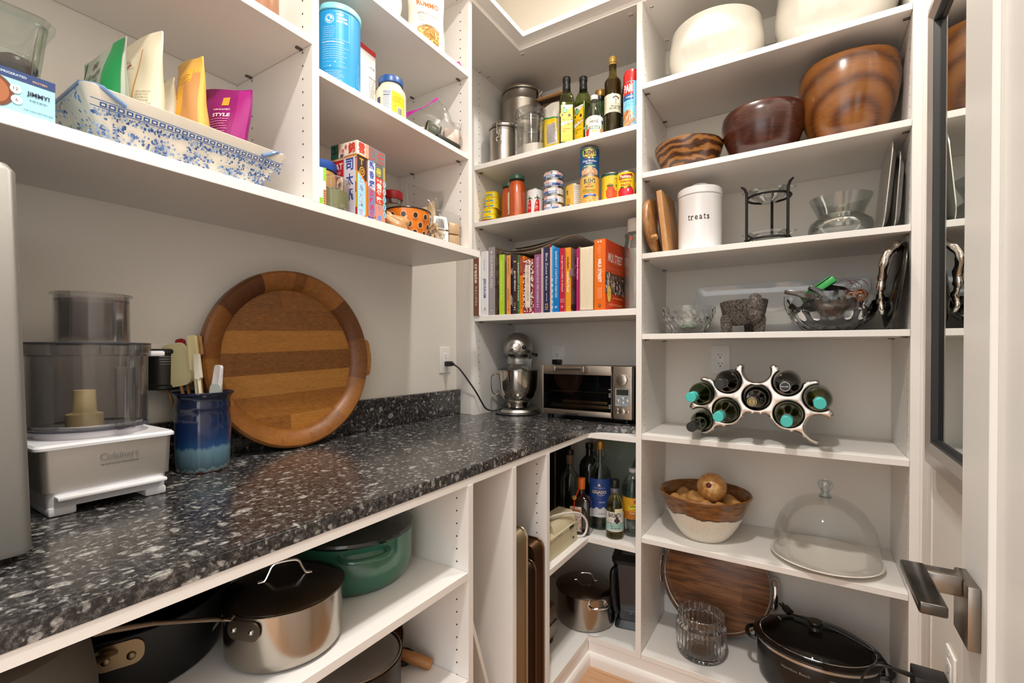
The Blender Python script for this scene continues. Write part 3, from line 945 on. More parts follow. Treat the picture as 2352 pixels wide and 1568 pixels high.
# mayonnaise
x, y, R = -1.086, 1.028, .0455
t = thing('mayonnaise_jar', 'mayonnaise jar with a blue lid on the middle upper shelf', 'jar', (x, y, ZM))
part('jar_body', G().lathe([(0, 0), (R - .006, 0), (R - .001, .004), (R, .012), (R, .082), (R - .002, .092), (R - .012, .107), (R - .013, .112), (0, .112)], 48), pm('#e6d3b4', .22, coat=.3), t)
g = G().lathe([(0, .1125), (.0355, .1125), (.0365, .114), (.0365, .128), (.0345, .133), (.030, .1345), (0, .1345)], 60, fn=lambda A, j, r, z: (r * (1 + (.012 if j in (2, 3) and int(A * 60 / (2 * pi) + .5) % 2 else 0)), z))
part('lid', g, pm('#1f4f91', .35), t)
a = Art(.3)
a.poly([(0.002, .080), (.034, .074), (.046, .066), (.046, .006), (.002, .006)], '#f2c81e')
a.rect(-.024, .020, .000, .082, '#e9e2d2').text('Nutrition Facts', -.012, .078, '#24407c', w=.022, bold=.03).rect(-.0235, .073, -.0005, .0745, '#24407c').lines(-.023, -.001, .069, 9, .0052, '#55607c', .0012).rect(-.0235, .0655, -.0005, .0668, '#24407c')
a.rect(.018, .010, .036, .034, '#e9ecef')
for k in range(11): a.rect(.0195 + .0014 * k, .012, .0195 + .0014 * k + .0006 + .0005 * (k % 2), .032, '#333')
a.rect(-.046, .030, -.033, .062, '#2b3f66').text('U', .010, .036, '#6b5a14', ht=.004).lines(.004, .034, .062, 3, .006, '#b08c10', .0012).text('33', .006, .014, '#e9e6e0', ht=.006)
a.cyl(R, tocam(x, y), t)
# zip bag with a tin and a pale block inside
rz = radians(48)
P = Pouch(.165, .130, .060, belly=.25, wr=.006, seed=21, topw=1.0, base=.7)
t = thing('zip_bag', 'clear zip bag with a magenta seal at the right end of the middle upper shelf', 'bag', (-1.090, 1.258, ZM + .034), rot=(0, radians(-35), rz))
part('film', P.mesh(), FILM, t, ang=80)
a = Art(.3).rect(-.0815, .119, .0815, .1295, '#b01f96')
P.art(a, t, 'zip_seal')
t = thing('tin', 'dark olive tin lying inside the clear zip bag', 'tin', (-1.062, 1.180, ZM + .001), radians(60), rot=(radians(-8), radians(14), radians(60)))
part('tin_body', G().box(-.026, .026, -.014, .014, .006, .062, .006, 3), pm('#3f4030', .35, .5), t)
a = Art().ell(0, 0, .018, .014, '#2b2b24', 24).text('TEA', 0, 0, '#8c8a6a', w=.016)
a.face((0, -.0142, .040), (1, 0, 0), (0, 0, 1), t, 'printed_front')
solo('food_tray', G().box(-.055, .055, -.010, .010, 0, .018, .004, 2), pm('#2a2d28', .4), 'flat black tray lying at the bottom of the zip bag', 'tray', (-1.034, 1.235, ZM + .0002), radians(88))
t = thing('food_packet', 'pale pink wrapped block in the right end of the zip bag', 'packet', (-1.066, 1.290, ZM + .002), radians(48))
part('block', G().box(-.026, .026, -.020, .020, 0, .074, .004, 2), pm('#d8c2b4', .5), t)
P = Pouch(.078, .110, .055, wr=.006, seed=31, base=.8)
part('film', P.mesh(), FILM, t, ang=80)

# pasta bag on the top shelf
P = Pouch(.125, .205, .062, belly=.4, wr=.003, seed=41, topw=.96)
t = thing('pasta_bag', 'cream paper pasta bag with an orange name on the top left shelf', 'bag', (-1.085, 1.185, 2.1904), radians(58))
part('pouch', P.mesh(), pm('#e8e1d3', .55), t, ang=60)
a = Art(.5)
a.text('MOLINO E PASTIFICIO', 0, .176, '#8d8578', w=.04).text('RUMMO', 0, .154, '#e0662f', w=.078, ht=.020, bold=.03)
a.lines(-.030, .030, .138, 1, .004, '#a49a8a', .001).text('Lenta Lavorazione', 0, .118, '#5b544b', w=.072, ht=.010, shear=.3, bold=0)
a.lines(-.034, .034, .106, 4, .0048, '#8d8578', .001).text('FUSILLI No 48', 0, .078, '#4b453d', w=.040, ht=.006)
win = [(-.036 + .072 * k / 12, .070 + .010 * sin(pi * k / 12)) for k in range(13)][::-1] + [(-.036, .004), (.036, .004)]
a.poly(win[::-1], '#a37a35')
rr = random.Random(6)
for k in range(70): 
    A = rr.uniform(0, pi)
    a.ell(rr.uniform(-.032, .032), rr.uniform(.008, .070), .0068, .0022, rr.choice(['#d9b05c', '#e6c274', '#c89a45', '#b98a3a']), 8, A)
P.art(a, t)
P = Pouch(.11, .15, .07, wr=.006, seed=44)
bag('food_bag', 'plain white bag left of the pasta bag on the top left shelf', -1.125, 1.035, 2.1904, P, pm('#dcd6ca', .5), None, radians(62))
solo('bag_clip', G().box(-.006, .006, -.014, .014, 0, .020, .002, 2), pm('#e0358c', .4), 'small bright pink clip near the post on the top left shelf', 'clip', (-1.04, 1.305, 2.1904), radians(20))

# ---------------------------------------------------------------- bottom shelf of this bay
ZB = ZSH + .0004
# decorated tin with lid
t = thing('decorated_tin', 'tall square tin covered in colourful Chinese lettering', 'tin', (-1.046, 0.866, ZB), radians(0))
# local: near corner at origin, left face runs along dL, right face along dR
aL = radians(160); aR = radians(97)
dL = Vector((cos(aL), sin(aL), 0)); dR = Vector((cos(aR - pi * 0 + 0), sin(aR), 0))
dR = Vector((cos(radians(95)), sin(radians(95)), 0)); dL = Vector((cos(radians(185)), sin(radians(185)), 0))
LW, RW, TH, LH = .098, .108, .173, .040
def quad(o, w1, w2): return [tuple(o), tuple(o + dR * w2), tuple(o + dR * w2 + dL * w1), tuple(o + dL * w1)]
def qz(z, ins=0.0):
    o = dR * ins + dL * ins
    return [(p[0], p[1], z) for p in quad(o, LW - 2 * ins, RW - 2 * ins)]
part('tin_body', G().loft([qz(0, .002), qz(.002, .0008), qz(TH, .0008)]), pm('#d98f7a', .3), t)
part('lid', G().loft([qz(TH + .0005, -.0012), qz(TH + LH - .002, -.0012), qz(TH + LH, .0005)]), pm('#e7e0d4', .3), t)
# left face: x runs from far end (-LW) to the near corner (0)
a = Art(.3)
a.rect(-LW, .10, -.052, TH, '#b92127').text('VAT', -.075, .150, '#e6e2da', w=.042, ht=.018, bold=.02).text('ADE', -.075, .132, '#d9a0a0', w=.03, ht=.007)
a.poly([(-.080, .06), (-.080, .112), (-.074, .118), (-.068, .124), (-.058, .124), (-.052, .118), (-.046, .112), (-.046, .06)], '#1d1812').poly([(-.077, .06), (-.077, .110), (-.070, .118), (-.056, .118), (-.049, .110), (-.049, .06)], '#dcb79a')
a.text('金', -.063, .098, '#1b1511', ht=.018, bold=.04).rect(-LW, .06, -.082, .098, '#d8b62e').text('同', -.090, .085, '#222', ht=.012)
a.rect(-.048, .0, -.006, TH, '#d3cfe0')
for k, ch in enumerate('司太飛'): a.text(ch, -.027, .150 - .042 * k, '#2b4a95', ht=.034, w=.028, bold=.03)
a.rect(-.006, .02, 0, .13, '#d9c12e').rect(-.006, .0, 0, .03, '#b92127').rect(-.006, .07, -.002, .10, '#c0262b').rect(-LW, 0, -.048, .06, '#c98d6c')
a.rect(-LW, TH - .006, 0, TH, '#dcb08a')
a.face(-dL * .0003 * 0 + Vector((0, 0, 0)) - dR * .0003, -dL, (0, 0, 1), t, 'printed_front')
a = Art(.3)
a.rect(.0, .110, .036, TH, '#3a2f2c').text('T', .016, .158, '#d99a35', ht=.018, bold=.03).ell(.018, .132, .010, .013, '#d99a35', 24).ell(.018, .132, .0075, .010, '#3a2f2c', 24).ell(.018, .132, .005, .007, '#d99a35', 20).ell(.018, .132, .0025, .004, '#3a2f2c', 16)
a.poly([(0, .004), (.030, .008), (.036, .016), (.036, .098), (.030, .108), (.020, .118), (.008, .128), (0, .130)], '#e0802c').poly([(0, .008), (.026, .011), (.030, .018), (.030, .096), (.026, .104), (.016, .114), (.008, .122), (0, .125)], '#9fd0e2')
for k, ch in enumerate('上海大深堂'): a.text(ch, .014, .108 - .0225 * k, '#ecebf2', ht=.019, w=.017, bold=.05).text(ch, .0133, .1086 - .0225 * k, '#3a57a8', ht=.017, w=.0155, bold=.0)
a.rect(.040, .090, .068, TH, '#dcdaf0')
for k, ch in enumerate('飛香烟'): a.text(ch, .054, .160 - .026 * k, '#2a4aa3', ht=.022, w=.020, bold=.03)
a.poly([(.040, .018), (.050, .010), (.062, .012), (.068, .022), (.068, .092), (.040, .100)], '#d9903a').poly([(.042, .020), (.050, .013), (.061, .015), (.066, .024), (.066, .090), (.042, .098)], '#7f7fb5')
for k, ch in enumerate('瓦罐汤几'): a.text(ch, .054, .082 - .0205 * k, '#c3324d', ht=.017, w=.016, bold=.03)
a.rect(.036, 0, .068, .012, '#e6e2e2').text('堂', .050, .008, '#2a4aa3', ht=.014, w=.022, bold=.03)
a.rect(.068, .128, .100, TH, '#6b6c6e').text('帝', .082, .150, '#d6cf2a', ht=.026, w=.019, bold=.02)
a.rect(.068, .058, .100, .136, '#1f6a52').rect(.0695, .0595, .0985, .1345, '#d23a2a').text('子宝', .084, .126, '#e8e2da', w=.022, ht=.009, bold=.03)
for k, ch in enumerate('貴母散'): a.text(ch, .084, .110 - .0195 * k, '#efe9e2', ht=.0185, w=.022, bold=.03)
a.rect(.068, 0, RW, .058, '#dd8a79').text('下', .084, .044, '#5f8fd0', ht=.014, w=.014, bold=.04).text('草', .085, .018, '#5f8fd0', ht=.018, w=.016, bold=.04)
a.rect(.100, .058, RW, TH, '#b7a05a')
for k in range(5): a.ell(.105, .122 - .022 * k, .0075, .0105, '#2f5a6e', 18).ell(.105, .122 - .022 * k, .0065, .0095, '#9fdbe6', 18).text('日', .105, .122 - .022 * k, ['#c93a4a', '#c93a4a', '#2a4aa3', '#2a4aa3', '#2a4aa3'][k], ht=.011, w=.006, bold=.03)
a.face(-dL * .0003, dR, (0, 0, 1), t, 'printed_front')
a = Art(.3)
z0 = TH
a.rect(-LW, z0, -.068, z0 + LH, '#1f5b46').text('工', -.084, z0 + .024, '#12271f', ht=.02, w=.018, bold=.05).rect(-.068, z0, -.060, z0 + LH, '#dca58d')
a.text('錦', -.018, z0 + .021, '#d0352a', ht=.030, w=.026, bold=.02).text('香', -.040, z0 + .027, '#d0352a', ht=.012, w=.010).text('烟', -.052, z0 + .018, '#d0352a', ht=.011, w=.010).rect(-.066, z0, -.044, z0 + .012, '#dcc3c8').text('燕', -.055, z0 + .005, '#222', ht=.010, w=.014, bold=.04)
a.poly([(-.044, z0), (0, z0), (0, z0 + .003), (-.044, z0 + .003)], '#d98a3a')
a.face(-dR * .0015, -dL, (0, 0, 1), t, 'printed_front')
a = Art(.3)
a.text('雲', .016, z0 + .022, '#d0352a', ht=.030, w=.024, bold=.02).rect(.030, z0, .042, z0 + LH, '#dca58d').rect(.042, z0, RW, z0 + LH, '#77787b')
a.text('D', .059, z0 + .020, '#d9453f', ht=.030, w=.024, bold=.02).text('D', .059, z0 + .020, '#77787b', ht=.026, w=.020, bold=.0).text('E', .092, z0 + .020, '#d9453f', ht=.030, w=.022, bold=.0).rect(0, z0, .042, z0 + .003, '#d98a3a')
a.face(-dL * .0015, dR, (0, 0, 1), t, 'printed_front')

# seeds in a clear tub
x, y, R = -1.066, 0.836, .0425
t = thing('food_tub', 'clear plastic tub of green pumpkin seeds in front of the lettered tin', 'tub', (-1.070, .806, ZB))
k = .10
part('tub', G().lathe([(0, .001), (R * .86, .001), (R * .88, .004), (R, .078), (R + .003, .081), (R + .003, .086), (R + .001, .088), (R - .002, .086), (R - .0015, .078), (R * .86, .006), (0, .004)], 48), PLAST, t)
def seeds_mat():
    m, nt, b = newmat('pumpkin_seeds')
    vo = nt.nodes.new('ShaderNodeTexVoronoi'); vo.inputs['Scale'].default_value = 150
    nt.links.new(coords(nt, (1, 1, 2)), vo.inputs['Vector'])
    col = ramp(nt, vo.outputs['Distance'], [(0, '#a3a67c'), (.5, '#7d8056'), (1, '#40422a')])
    nt.links.new(col, b.inputs['Base Color']); b.inputs['Roughness'].default_value = .5
    return m
g = G().lathe([(0, .0055), (R * .85, .0062), (R * .93, .040), (R * .95, .052), (R * .6, .056), (0, .058)], 40)
rr = random.Random(2)
for i in range(260):
    A = rr.uniform(0, 2 * pi); zz = rr.uniform(.010, .056); r0 = R * (.86 + .1 * zz / .078) - .0012
    M = Matrix.Translation((r0 * cos(A), r0 * sin(A), zz)) @ Matrix.Rotation(A, 4, 'Z') @ Matrix.Rotation(rr.uniform(-.5, .5), 4, 'Y') @ Matrix.Rotation(rr.uniform(0, 3), 4, 'X')
    g.at(M).ball((0, 0, 0), (.0012, .0048, .0028), 8, 5)
for i in range(60):
    A = rr.uniform(0, 2 * pi); q = R * .9 * sqrt(rr.random())
    g.at(Matrix.Translation((q * cos(A), q * sin(A), .057)) @ Matrix.Rotation(rr.uniform(0, 6), 4, 'Z')).ball((0, 0, 0), (.0048, .0028, .0014), 8, 5)
o = part('pumpkin_seeds', g, pm('#a0a277', .45), t); o['kind'] = 'stuff'; o['label'] = 'green pumpkin seeds'
# jar with a blue lid behind the tub
t = thing('jar', 'jar with a blue lid behind the tub of pumpkin seeds', 'jar', (-1.150, 0.822, ZB))
part('jar_body', G().cyl(.044, 0, .128, 40, bev=.004), pm('#b88a4a', .2), t)
part('lid', G().lathe([(0, .1285), (.046, .1285), (.047, .130), (.047, .150), (.044, .153), (.040, .151), (0, .151)], 40), pm('#1f4fa8', .35), t)
# small green and white packet
t = thing('food_packet', 'small white and lime green packet at the post beside the seeds', 'packet', (-1.041, 0.745, ZB), radians(75))
part('box', G().box(-.012, .012, -.012, .012, 0, .094, .001, 1), pm('#e9e8e4', .4), t)
a = Art().rect(-.012, 0, .004, .018, '#8fc63a').rect(.005, .062, .012, .094, '#8fc63a').rect(.005, .0, .012, .040, '#c98a5a')
for q in range(6): a.rect(.0055, .004 + .006 * q, .0115, .006 + .006 * q, '#8a4f2c')
a.face((0, -.0122, 0), (1, 0, 0), (0, 0, 1), t, 'printed_front')
# red-lidded jar
x, y = -1.225, 1.168
t = thing('jar', 'clear jar with a red lid behind the orange bowl', 'jar', (x, y, ZB))
part('glass_jar', G().lathe([(0, 0), (.040, .001), (.043, .006), (.043, .118), (.038, .135), (.031, .142), (.031, .160), (.0285, .160), (.0285, .142), (.0365, .131), (.041, .116), (.041, .007), (0, .004)], 40), GLASST, t)
part('lid', G().lathe([(0, .158), (.0335, .158), (.0345, .160), (.0345, .183), (.032, .186), (0, .186)], 48), pm('#a81522', .35), t)
part('jar_contents', G().cyl(.0395, .008, .06, 32), pm('#c9b8a6', .6), t)
# orange bowl
x, y, R = -1.103, 1.116, .074
t = thing('bowl', 'orange enamel bowl with brown spots on the lower left shelf', 'bowl', (x, y, ZB))
part('bowl_body', G().lathe([(0, 0), (.050, 0), (.058, .004), (.066, .03), (R, .080), (R - .002, .081), (.062, .03), (.052, .008), (0, .006)], 56), pm('#dd7d22', .15, coat=.4), t)
part('rim', G().lathe([(R + .0025 * cos(q), .0815 + .0025 * sin(q)) for q in [2 * pi * k / 10 for k in range(10)]], 56, closed=True), pm('#2e241f', .2), t)
a = Art(.2)
for j, zz in enumerate((.058, .030, .006)):
    for q in range(-5, 6):
        px = (q + (.5 if j % 2 else 0)) * .034 - .012
        a.ell(px, zz, .0083, .0098, '#e2cfb4', 20).ell(px, zz, .0070, .0085, '#3c2a1c', 20)
a.build(lambda px, py, l: (((.060 + .0140 * py / .080) + .0016 + l) * cos(tocam(x, y) + px / .068), ((.060 + .0140 * py / .080) + .0016 + l) * sin(tocam(x, y) + px / .068), py), 'spots', t, cut=.008, lay=.0005)
# bags right of the bowl
P = Pouch(.135, .225, .065, belly=.3, wr=.007, seed=51, skew=.03)
t = thing('food_bag', 'large clear bag with a paper label behind the orange bowl', 'bag', (-1.195, 1.262, ZB), radians(52))
part('film', P.mesh(), FILM, t, ang=80)
a = Art(.5).poly([(-.055, .070), (-.040, .135), (.010, .155), (.012, .085)], '#ddd3cb').poly([(.012, .07), (.012, .165), (.030, .178), (.052, .095)], '#dcbf92')
a.text('WALNUTS', .030, .120, '#7d6c54', w=.030, rot=.1).text('CASH', .028, .104, '#7d6c54', w=.026, rot=.1)
for q in range(9): a.lines(-.044 + .0008 * q, .006, .142 - .0082 * q, 1, .003, '#6e615c', .0020)
P.art(a, t, 'paper_label')
t = thing('food_bag', 'clear bag of cashew nuts standing right of the orange bowl', 'bag', (-1.072, 1.212, ZB), radians(60))
P = Pouch(.058, .150, .046, wr=.005, seed=55, base=.85, belly=.2)
part('film', P.mesh(), FILM, t, ang=80)
CASH = pm('#d9b98c', .5)
rr = random.Random(3)
for q in range(14):
    g = G(); A0 = rr.uniform(0, 6)
    pts = [(.0075 * cos(A), .0075 * sin(A), 0) for A in [A0 + 2.6 * w / 6 for w in range(7)]]
    g.tube(pts, [.0028, .0042, .005, .0052, .005, .0042, .0028], 8)
    o = solo('cashew_nut', g, CASH, 'pale curved cashew nut inside the clear bag by the orange bowl', 'nut', (-1.070 - .008 * (q % 2) + rr.uniform(-.003, .003), 1.196 + .016 * (q % 3), ZB + .008 + .0135 * (q // 3)), rr.uniform(0, 6), 'cashew nuts in the bag', rot=(1.1, .3, rr.uniform(0, 3)))
t = thing('cracker_bag', 'clear bag of pale crackers with a barcode label at the end post', 'bag', (-1.072, 1.272, ZB), radians(66))
P = Pouch(.112, .120, .048, wr=.004, seed=57, base=.9, belly=.2)
part('film', P.mesh(), FILM, t, ang=80)
part('crackers', G().box(.004, .046, -.014, .014, .003, .040, .003, 2).box(.004, .046, -.014, .014, .044, .082, .003, 2), pm('#d8b791', .6, bump=.4, bscale=150), t)
a = Art(.4).rect(-.052, .052, -.004, .098, '#e9e6e0').rect(-.052, .002, -.004, .046, '#e6e0d8')
for q in range(14): a.rect(-.046 + .0022 * q, .056, -.0455 + .0022 * q + .0006 * (q % 3), .088, '#4b4a55')
for q in range(3): a.lines(-.012 + .002 * q, -.006, .09 - .01 * q, 1, .004, '#555')
for q in range(14): 
    a.blob(-.022 + random.uniform(-.008, .008), .022 + random.uniform(-.014, .014), .002, .003, '#9a9a9a', 8)
P.art(a, t, 'paper_label')
# nut packet lying left of the bowl
t = thing('food_packet', 'crumpled shiny packet between the lettered tin and orange bowl', 'packet', (-1.062, 1.030, ZB), radians(70))
P = Pouch(.075, .050, .040, wr=.006, seed=61, base=.8)
part('film', P.mesh(), pm('#b98d5f', .25), t, ang=70)
# ================================================================= corner unit, top shelf: bottles and canisters
Z1, Z2, Z3 = 2.0224, 1.7704, 1.3564
def clamp_canister(label, x, y, z, R, H, a):
    t = thing('canister', label, 'canister', (x, y, z))
    part('body', G().lathe([(0, 0), (R - .003, 0), (R, .003), (R, H * .80), (R + .002, H * .81), (R + .002, H * .83), (R, H * .84), (R, H - .030), (0, H - .030)], 64), STEEL, t)
    part('gasket', G().lathe([(R + .0005, H - .0298), (R + .0015, H - .026), (R + .0005, H - .0232)], 64), pm('#3a3632', .5), t)
    part('lid', G().lathe([(0, H - .023), (R + .002, H - .023), (R + .0035, H - .019), (R + .0025, H - .012), (R - .004, H - .008), (R - .008, H - .002), (R * .55, H), (0, H)], 64), STEEL, t)
    w = STEELP
    for off, big in ((0, True), (pi, False)):
        A = a + off
        M = Matrix.Rotation(A, 4, 'Z')
        g = G().at(M)
        q = R + .006
        if big:
            g.tube([(q, -.010, H - .062), (q + .004, -.010, H - .03), (q + .001, -.010, H - .012), (q - .004, -.008, H - .006), (q - .004, .008, H - .006), (q + .001, .010, H - .012), (q + .004, .010, H - .03), (q, .010, H - .062)], .0016, 8)
            g.tube([(q + .001, 0, H - .045), (q + .008, 0, H - .075)], .003, 8)
            ring = [(q + .008 + .001 * sin(k), .011 * cos(2 * pi * k / 16), H - .088 + .011 * sin(2 * pi * k / 16)) for k in range(16)]
            g.tube(ring, .0017, 8, closed=True)
        else:
            g.box(q - .003, q + .004, -.014, .014, H - .062, H - .020, .001, 1)
            g.tube([(q + .002, -.011, H - .05), (q + .016, -.008, H - .035), (q + .016, .008, H - .035), (q + .002, .011, H - .05)], .0016, 8)
        part('clamp', g, w, t)
    return t
c = clamp_canister('large clamp-lid steel canister in the back left of the top corner shelf', -1.140, 1.900, Z1, .092, .392, radians(178))
clamp_canister('small clamp-lid steel canister in front of the large one', -1.158, 1.768, Z1, .062, .184, radians(-72))
# clear canister of sugar
x, y, R, H = -1.016, 1.772, .072, .212
t = thing('canister', 'clear plastic canister with white sugar on the top corner shelf', 'canister', (x, y, Z1))
part('body', G().lathe([(0, 0), (R - .004, 0), (R, .004), (R, H - .045), (R - .006, H - .040), (R - .0085, H - .041), (R - .0025, H - .048), (R - .0025, .006), (0, .004)], 64), PLAST, t)
part('lid', G().lathe([(R - .0065, H - .050), (R - .0065, H - .039), (R + .002, H - .038), (R + .003, H - .012), (R - .004, H - .002), (R - .012, H), (R * .5, H - .006), (0, H - .006)], 64), PLAST, t)
part('seal_ring', G().lathe([(R - .006, H - .058), (R - .004, H - .055), (R - .006, H - .052), (R - .008, H - .055)], 56, closed=True), clearm('soft_clear_ring', (.92, .92, .92), .6, .5, .2), t)
s_ = part('sugar', G().lathe([(0, .0045), (R - .003, .0065), (R - .003, .050), (R * .5, .062), (0, .066)], 48, fn=lambda A, j, r, z: (r, z + (.012 * cos(A - .6) * (r / R) if j >= 2 else 0))), pm('#ece5da', .8), t)
s_['kind'] = 'stuff'; s_['label'] = 'white sugar'
# brown food behind a wooden lid
t = thing('food_container', 'square glass container of brown powder with a wooden lid', 'container', (-.985, 1.935, Z1))
part('glass_box', G().box(-.085, .070, -.05, .05, 0, .318, .012, 4), GLASST, t)
o = part('brown_powder', G().box(-.082, .067, -.047, .047, .004, .300, .011, 3), pm('#5d3d2c', .7, bump=.3, bscale=200), t); o['kind'] = 'stuff'
part('wooden_lid', G().box(-.088, .073, -.053, .053, .3185, .333, .010, 3), wood('bamboo_lid', '#a67a4e', '#b98a5a', '#c89a6a', (2, 30, 30)), t)
# yellow packet
P = Pouch(.085, .215, .05, belly=.3, wr=.003, seed=71, skew=-.012, topw=.95)
t = thing('food_bag', 'yellow and white food bag beside the sugar canister', 'bag', (-.905, 1.765, Z1), radians(-12))
part('pouch', P.mesh(), pm('#d8d4ca', .4), t, ang=60)
a = Art(.3).poly([(-.041, .006), (.041, .006), (.041, .140), (.0, .146), (-.041, .158)], '#e9c81f').poly([(-.041, .158), (.0, .146), (.041, .140), (.041, .146), (0, .153), (-.041, .168)], '#3f8a4a')
a.rect(-.012, .035, .036, .122, '#cfcac0')
for q in range(13): a.lines(-.010, .034, .117 - .0062 * q, 1, .003, '#3a3350' if q % 3 else '#2b2b7a', .0024, .1)
a.lines(-.01, .034, .028, 3, .006, '#8c7a1c', .0014)
P.art(a, t)

def glass_liquid(h, rough=.06): return pm(h, rough, 0, .5, .5)
OILG = clearm('green_bottle_glass', (.60, .68, .36), .5, .4)
# square sunflower oil bottles
def oil_bottle(label, x, y, rz, w):
    t = thing('oil_bottle', label, 'bottle', (x, y, Z1), rz)
    h = w / 2
    def ring(r, z, c): return [(px, py, z) for px, py in rrect(-r, -r, r, r, min(c, r * .98), 5)]
    g = G().loft([ring(h - .003, 0, .006), ring(h, .003, .007), ring(h, .180, .007), ring(h * .86, .203, .012), ring(h * .60, .222, .014), ring(.0145, .234, .0142), ring(.0135, .246, .0132), ring(.0135, .262, .0132)])
    part('glass', g, OILG, t)
    g = G().loft([ring(h - .005, .004, .006), ring(h - .003, .007, .007), ring(h - .003, .170, .007), ring(h - .003, .1702, .007)])
    part('oil', g, pm('#646a16', .1, coat=.6), t)
    g = G().cyl(.0158, .226, .246, 28, bev=.002).cyl(.0150, .244, .262, 28).lathe([(0, .262), (.0150, .262), (.0164, .264), (.0164, .279), (.0150, .281), (0, .281)], 28)
    part('cap', g, pm('#17181a', .35), t)
    a = Art(.35)
    L = h - .006
    a.rect(-L, .012, L, .158, '#f0bf1f').poly([(-L, .158), (L, .158), (L, .150), (.004, .140), (-L, .150)], '#ece9e2')
    for sx, sy, sr in ((.010, .116, .013), (-.018, .118, .009)):
        for q in range(14):
            A = 2 * pi * q / 14
            a.ell(sx + sr * .75 * cos(A), sy + sr * .75 * sin(A), sr * .42, sr * .16, '#f5cf2e', 8, A)
        a.ell(sx, sy, sr * .50, sr * .55, '#7a4a1c', 18).ell(sx, sy, sr * .3, sr * .33, '#4a2c12', 14)
    a.poly([(-L, .088), (L, .100), (L, .090), (.006, .086), (-L, .074)], '#ece9e2')
    rr = random.Random(5)
    for q in range(26): a.blob(rr.uniform(-L + .003, L - .003), rr.choice([.096, .150, .085]) + rr.gauss(0, .004), .0018, .0014, '#2a2320', 7, .3)
    a.ell(-.008, .136, .0098, .0100, '#2e9a64', 24).text('wild', -.008, .139, '#e8f2ea', w=.011, bold=.03).text('oats', -.008, .132, '#e8f2ea', w=.011, bold=.03)
    a.ell(.010, .088, .0070, .0075, '#ef9a3a', 20).ell(.010, .088, .0055, .006, '#f6c07a', 18)
    a.text('sunflower', -.001, .064, '#6d5410', w=.034, bold=.01).text('oil', -.012, .054, '#6d5410', w=.009, bold=.01)
    a.lines(-L + .003, L - .003, .034, 1, .004, '#8c6f1a', .0009, 0).lines(-L + .003, L - .003, .019, 2, .004, '#6d5410', .001)
    a.face((0, -h - .0001, 0), (1, 0, 0), (0, 0, 1), t)
    return t
oil_bottle('sunflower oil bottle with its label square to the front', -.828, 1.731, face_rz(-.828, 1.731) + radians(2), .058)
oil_bottle('sunflower oil bottle turned at an angle beside the vinegar', -.770, 1.765, face_rz(-.770, 1.765) - radians(38), .056)
# green bottle with gold cap
def round_bottle(name, label, x, y, z, prof, mat, liq=None, cat='bottle'):
    t = thing(name, label, cat, (x, y, z))
    part('glass', G().lathe(prof, 44), mat, t)
    if liq: part('liquid', G().lathe(liq[0], 40), liq[1], t)
    return t
t = round_bottle('bottle', 'dark green bottle with a gold cap behind the vinegar', -.716, 1.812, Z1, [(0, 0), (.024, 0), (.026, .003), (.026, .135), (.022, .165), (.016, .190), (.0145, .205), (0, .205)], pm('#1d4a1f', .08, coat=.6))
part('cap', G().cyl(.0205, .2055, .232, 36, bev=.002), pm('#b3894a', .3, .6), t)
part('black_seal', G().lathe([(.0185, .188), (.0195, .190), (.0195, .2052), (0, .2052)], 32), BLACKP, t)
# vinegar
x, y, R = -.711, 1.737, .0362
t = round_bottle('vinegar_bottle', 'clear vinegar bottle with a white cap and cream label', x, y, Z1,
    [(0, 0), (R - .003, 0), (R, .004), (R, .092), (R - .003, .105), (R - .011, .128), (.0165, .146), (.0145, .150), (.0145, .158), (0, .158)], clearm('faint_green_glass', (.90, .93, .89), .55, .4))
part('vinegar', G().lathe([(0, .003), (R - .004, .003), (R - .002, .006), (R - .002, .092), (R - .005, .104), (R - .012, .124), (0, .124)], 40), clearm('pale_liquid', (.90, .91, .84), .2, .2), t)
part('cap', G().cyl(.0150, .1585, .176, 40, bev=.0015), pm('#e6e4e1', .4), t)
a = Art(.4)
a.poly([(-.046, .006), (-.046, .078)] + [(-.046 + .092 * k / 16, .078 + .007 * sin(pi * k / 16)) for k in range(1, 16)] + [(.046, .078), (.046, .006)], '#ece8dc')
a.blob(-.028, .022, .010, .016, '#c9242f').blob(-.033, .046, .007, .012, '#8aa06a').blob(.030, .026, .008, .012, '#c98a4a').blob(.034, .045, .006, .010, '#8aa06a').rect(.030, .054, .040, .068, '#2a3550')
a.poly([(-.024, .004), (-.020, .040), (-.022, .052), (-.018, .074), (.018, .074), (.022, .052), (.020, .040), (.022, .004)], '#b8964a').poly([(-.0225, .005), (-.0185, .040), (-.0205, .052), (-.0165, .0725), (.0165, .0725), (.0205, .052), (.0185, .040), (.0205, .005)], '#f0ede4')
a.text('HEINZ', 0, .062, '#23262b', w=.032, ht=.010, bold=.03).text('APPLE CIDER', 0, .049, '#8a6a2a', w=.020).rect(-.022, .034, .022, .045, '#1f5a3a').text('VINEGAR', 0, .0395, '#e8ece4', w=.038, ht=.008, bold=.03)
a.poly([(-.012, .030), (.012, .030), (.008, .022), (-.008, .022)], '#d9b06a').lines(-.014, .014, .017, 3, .004, '#8d897f', .001)
a.cyl(R, tocam(x, y), t)
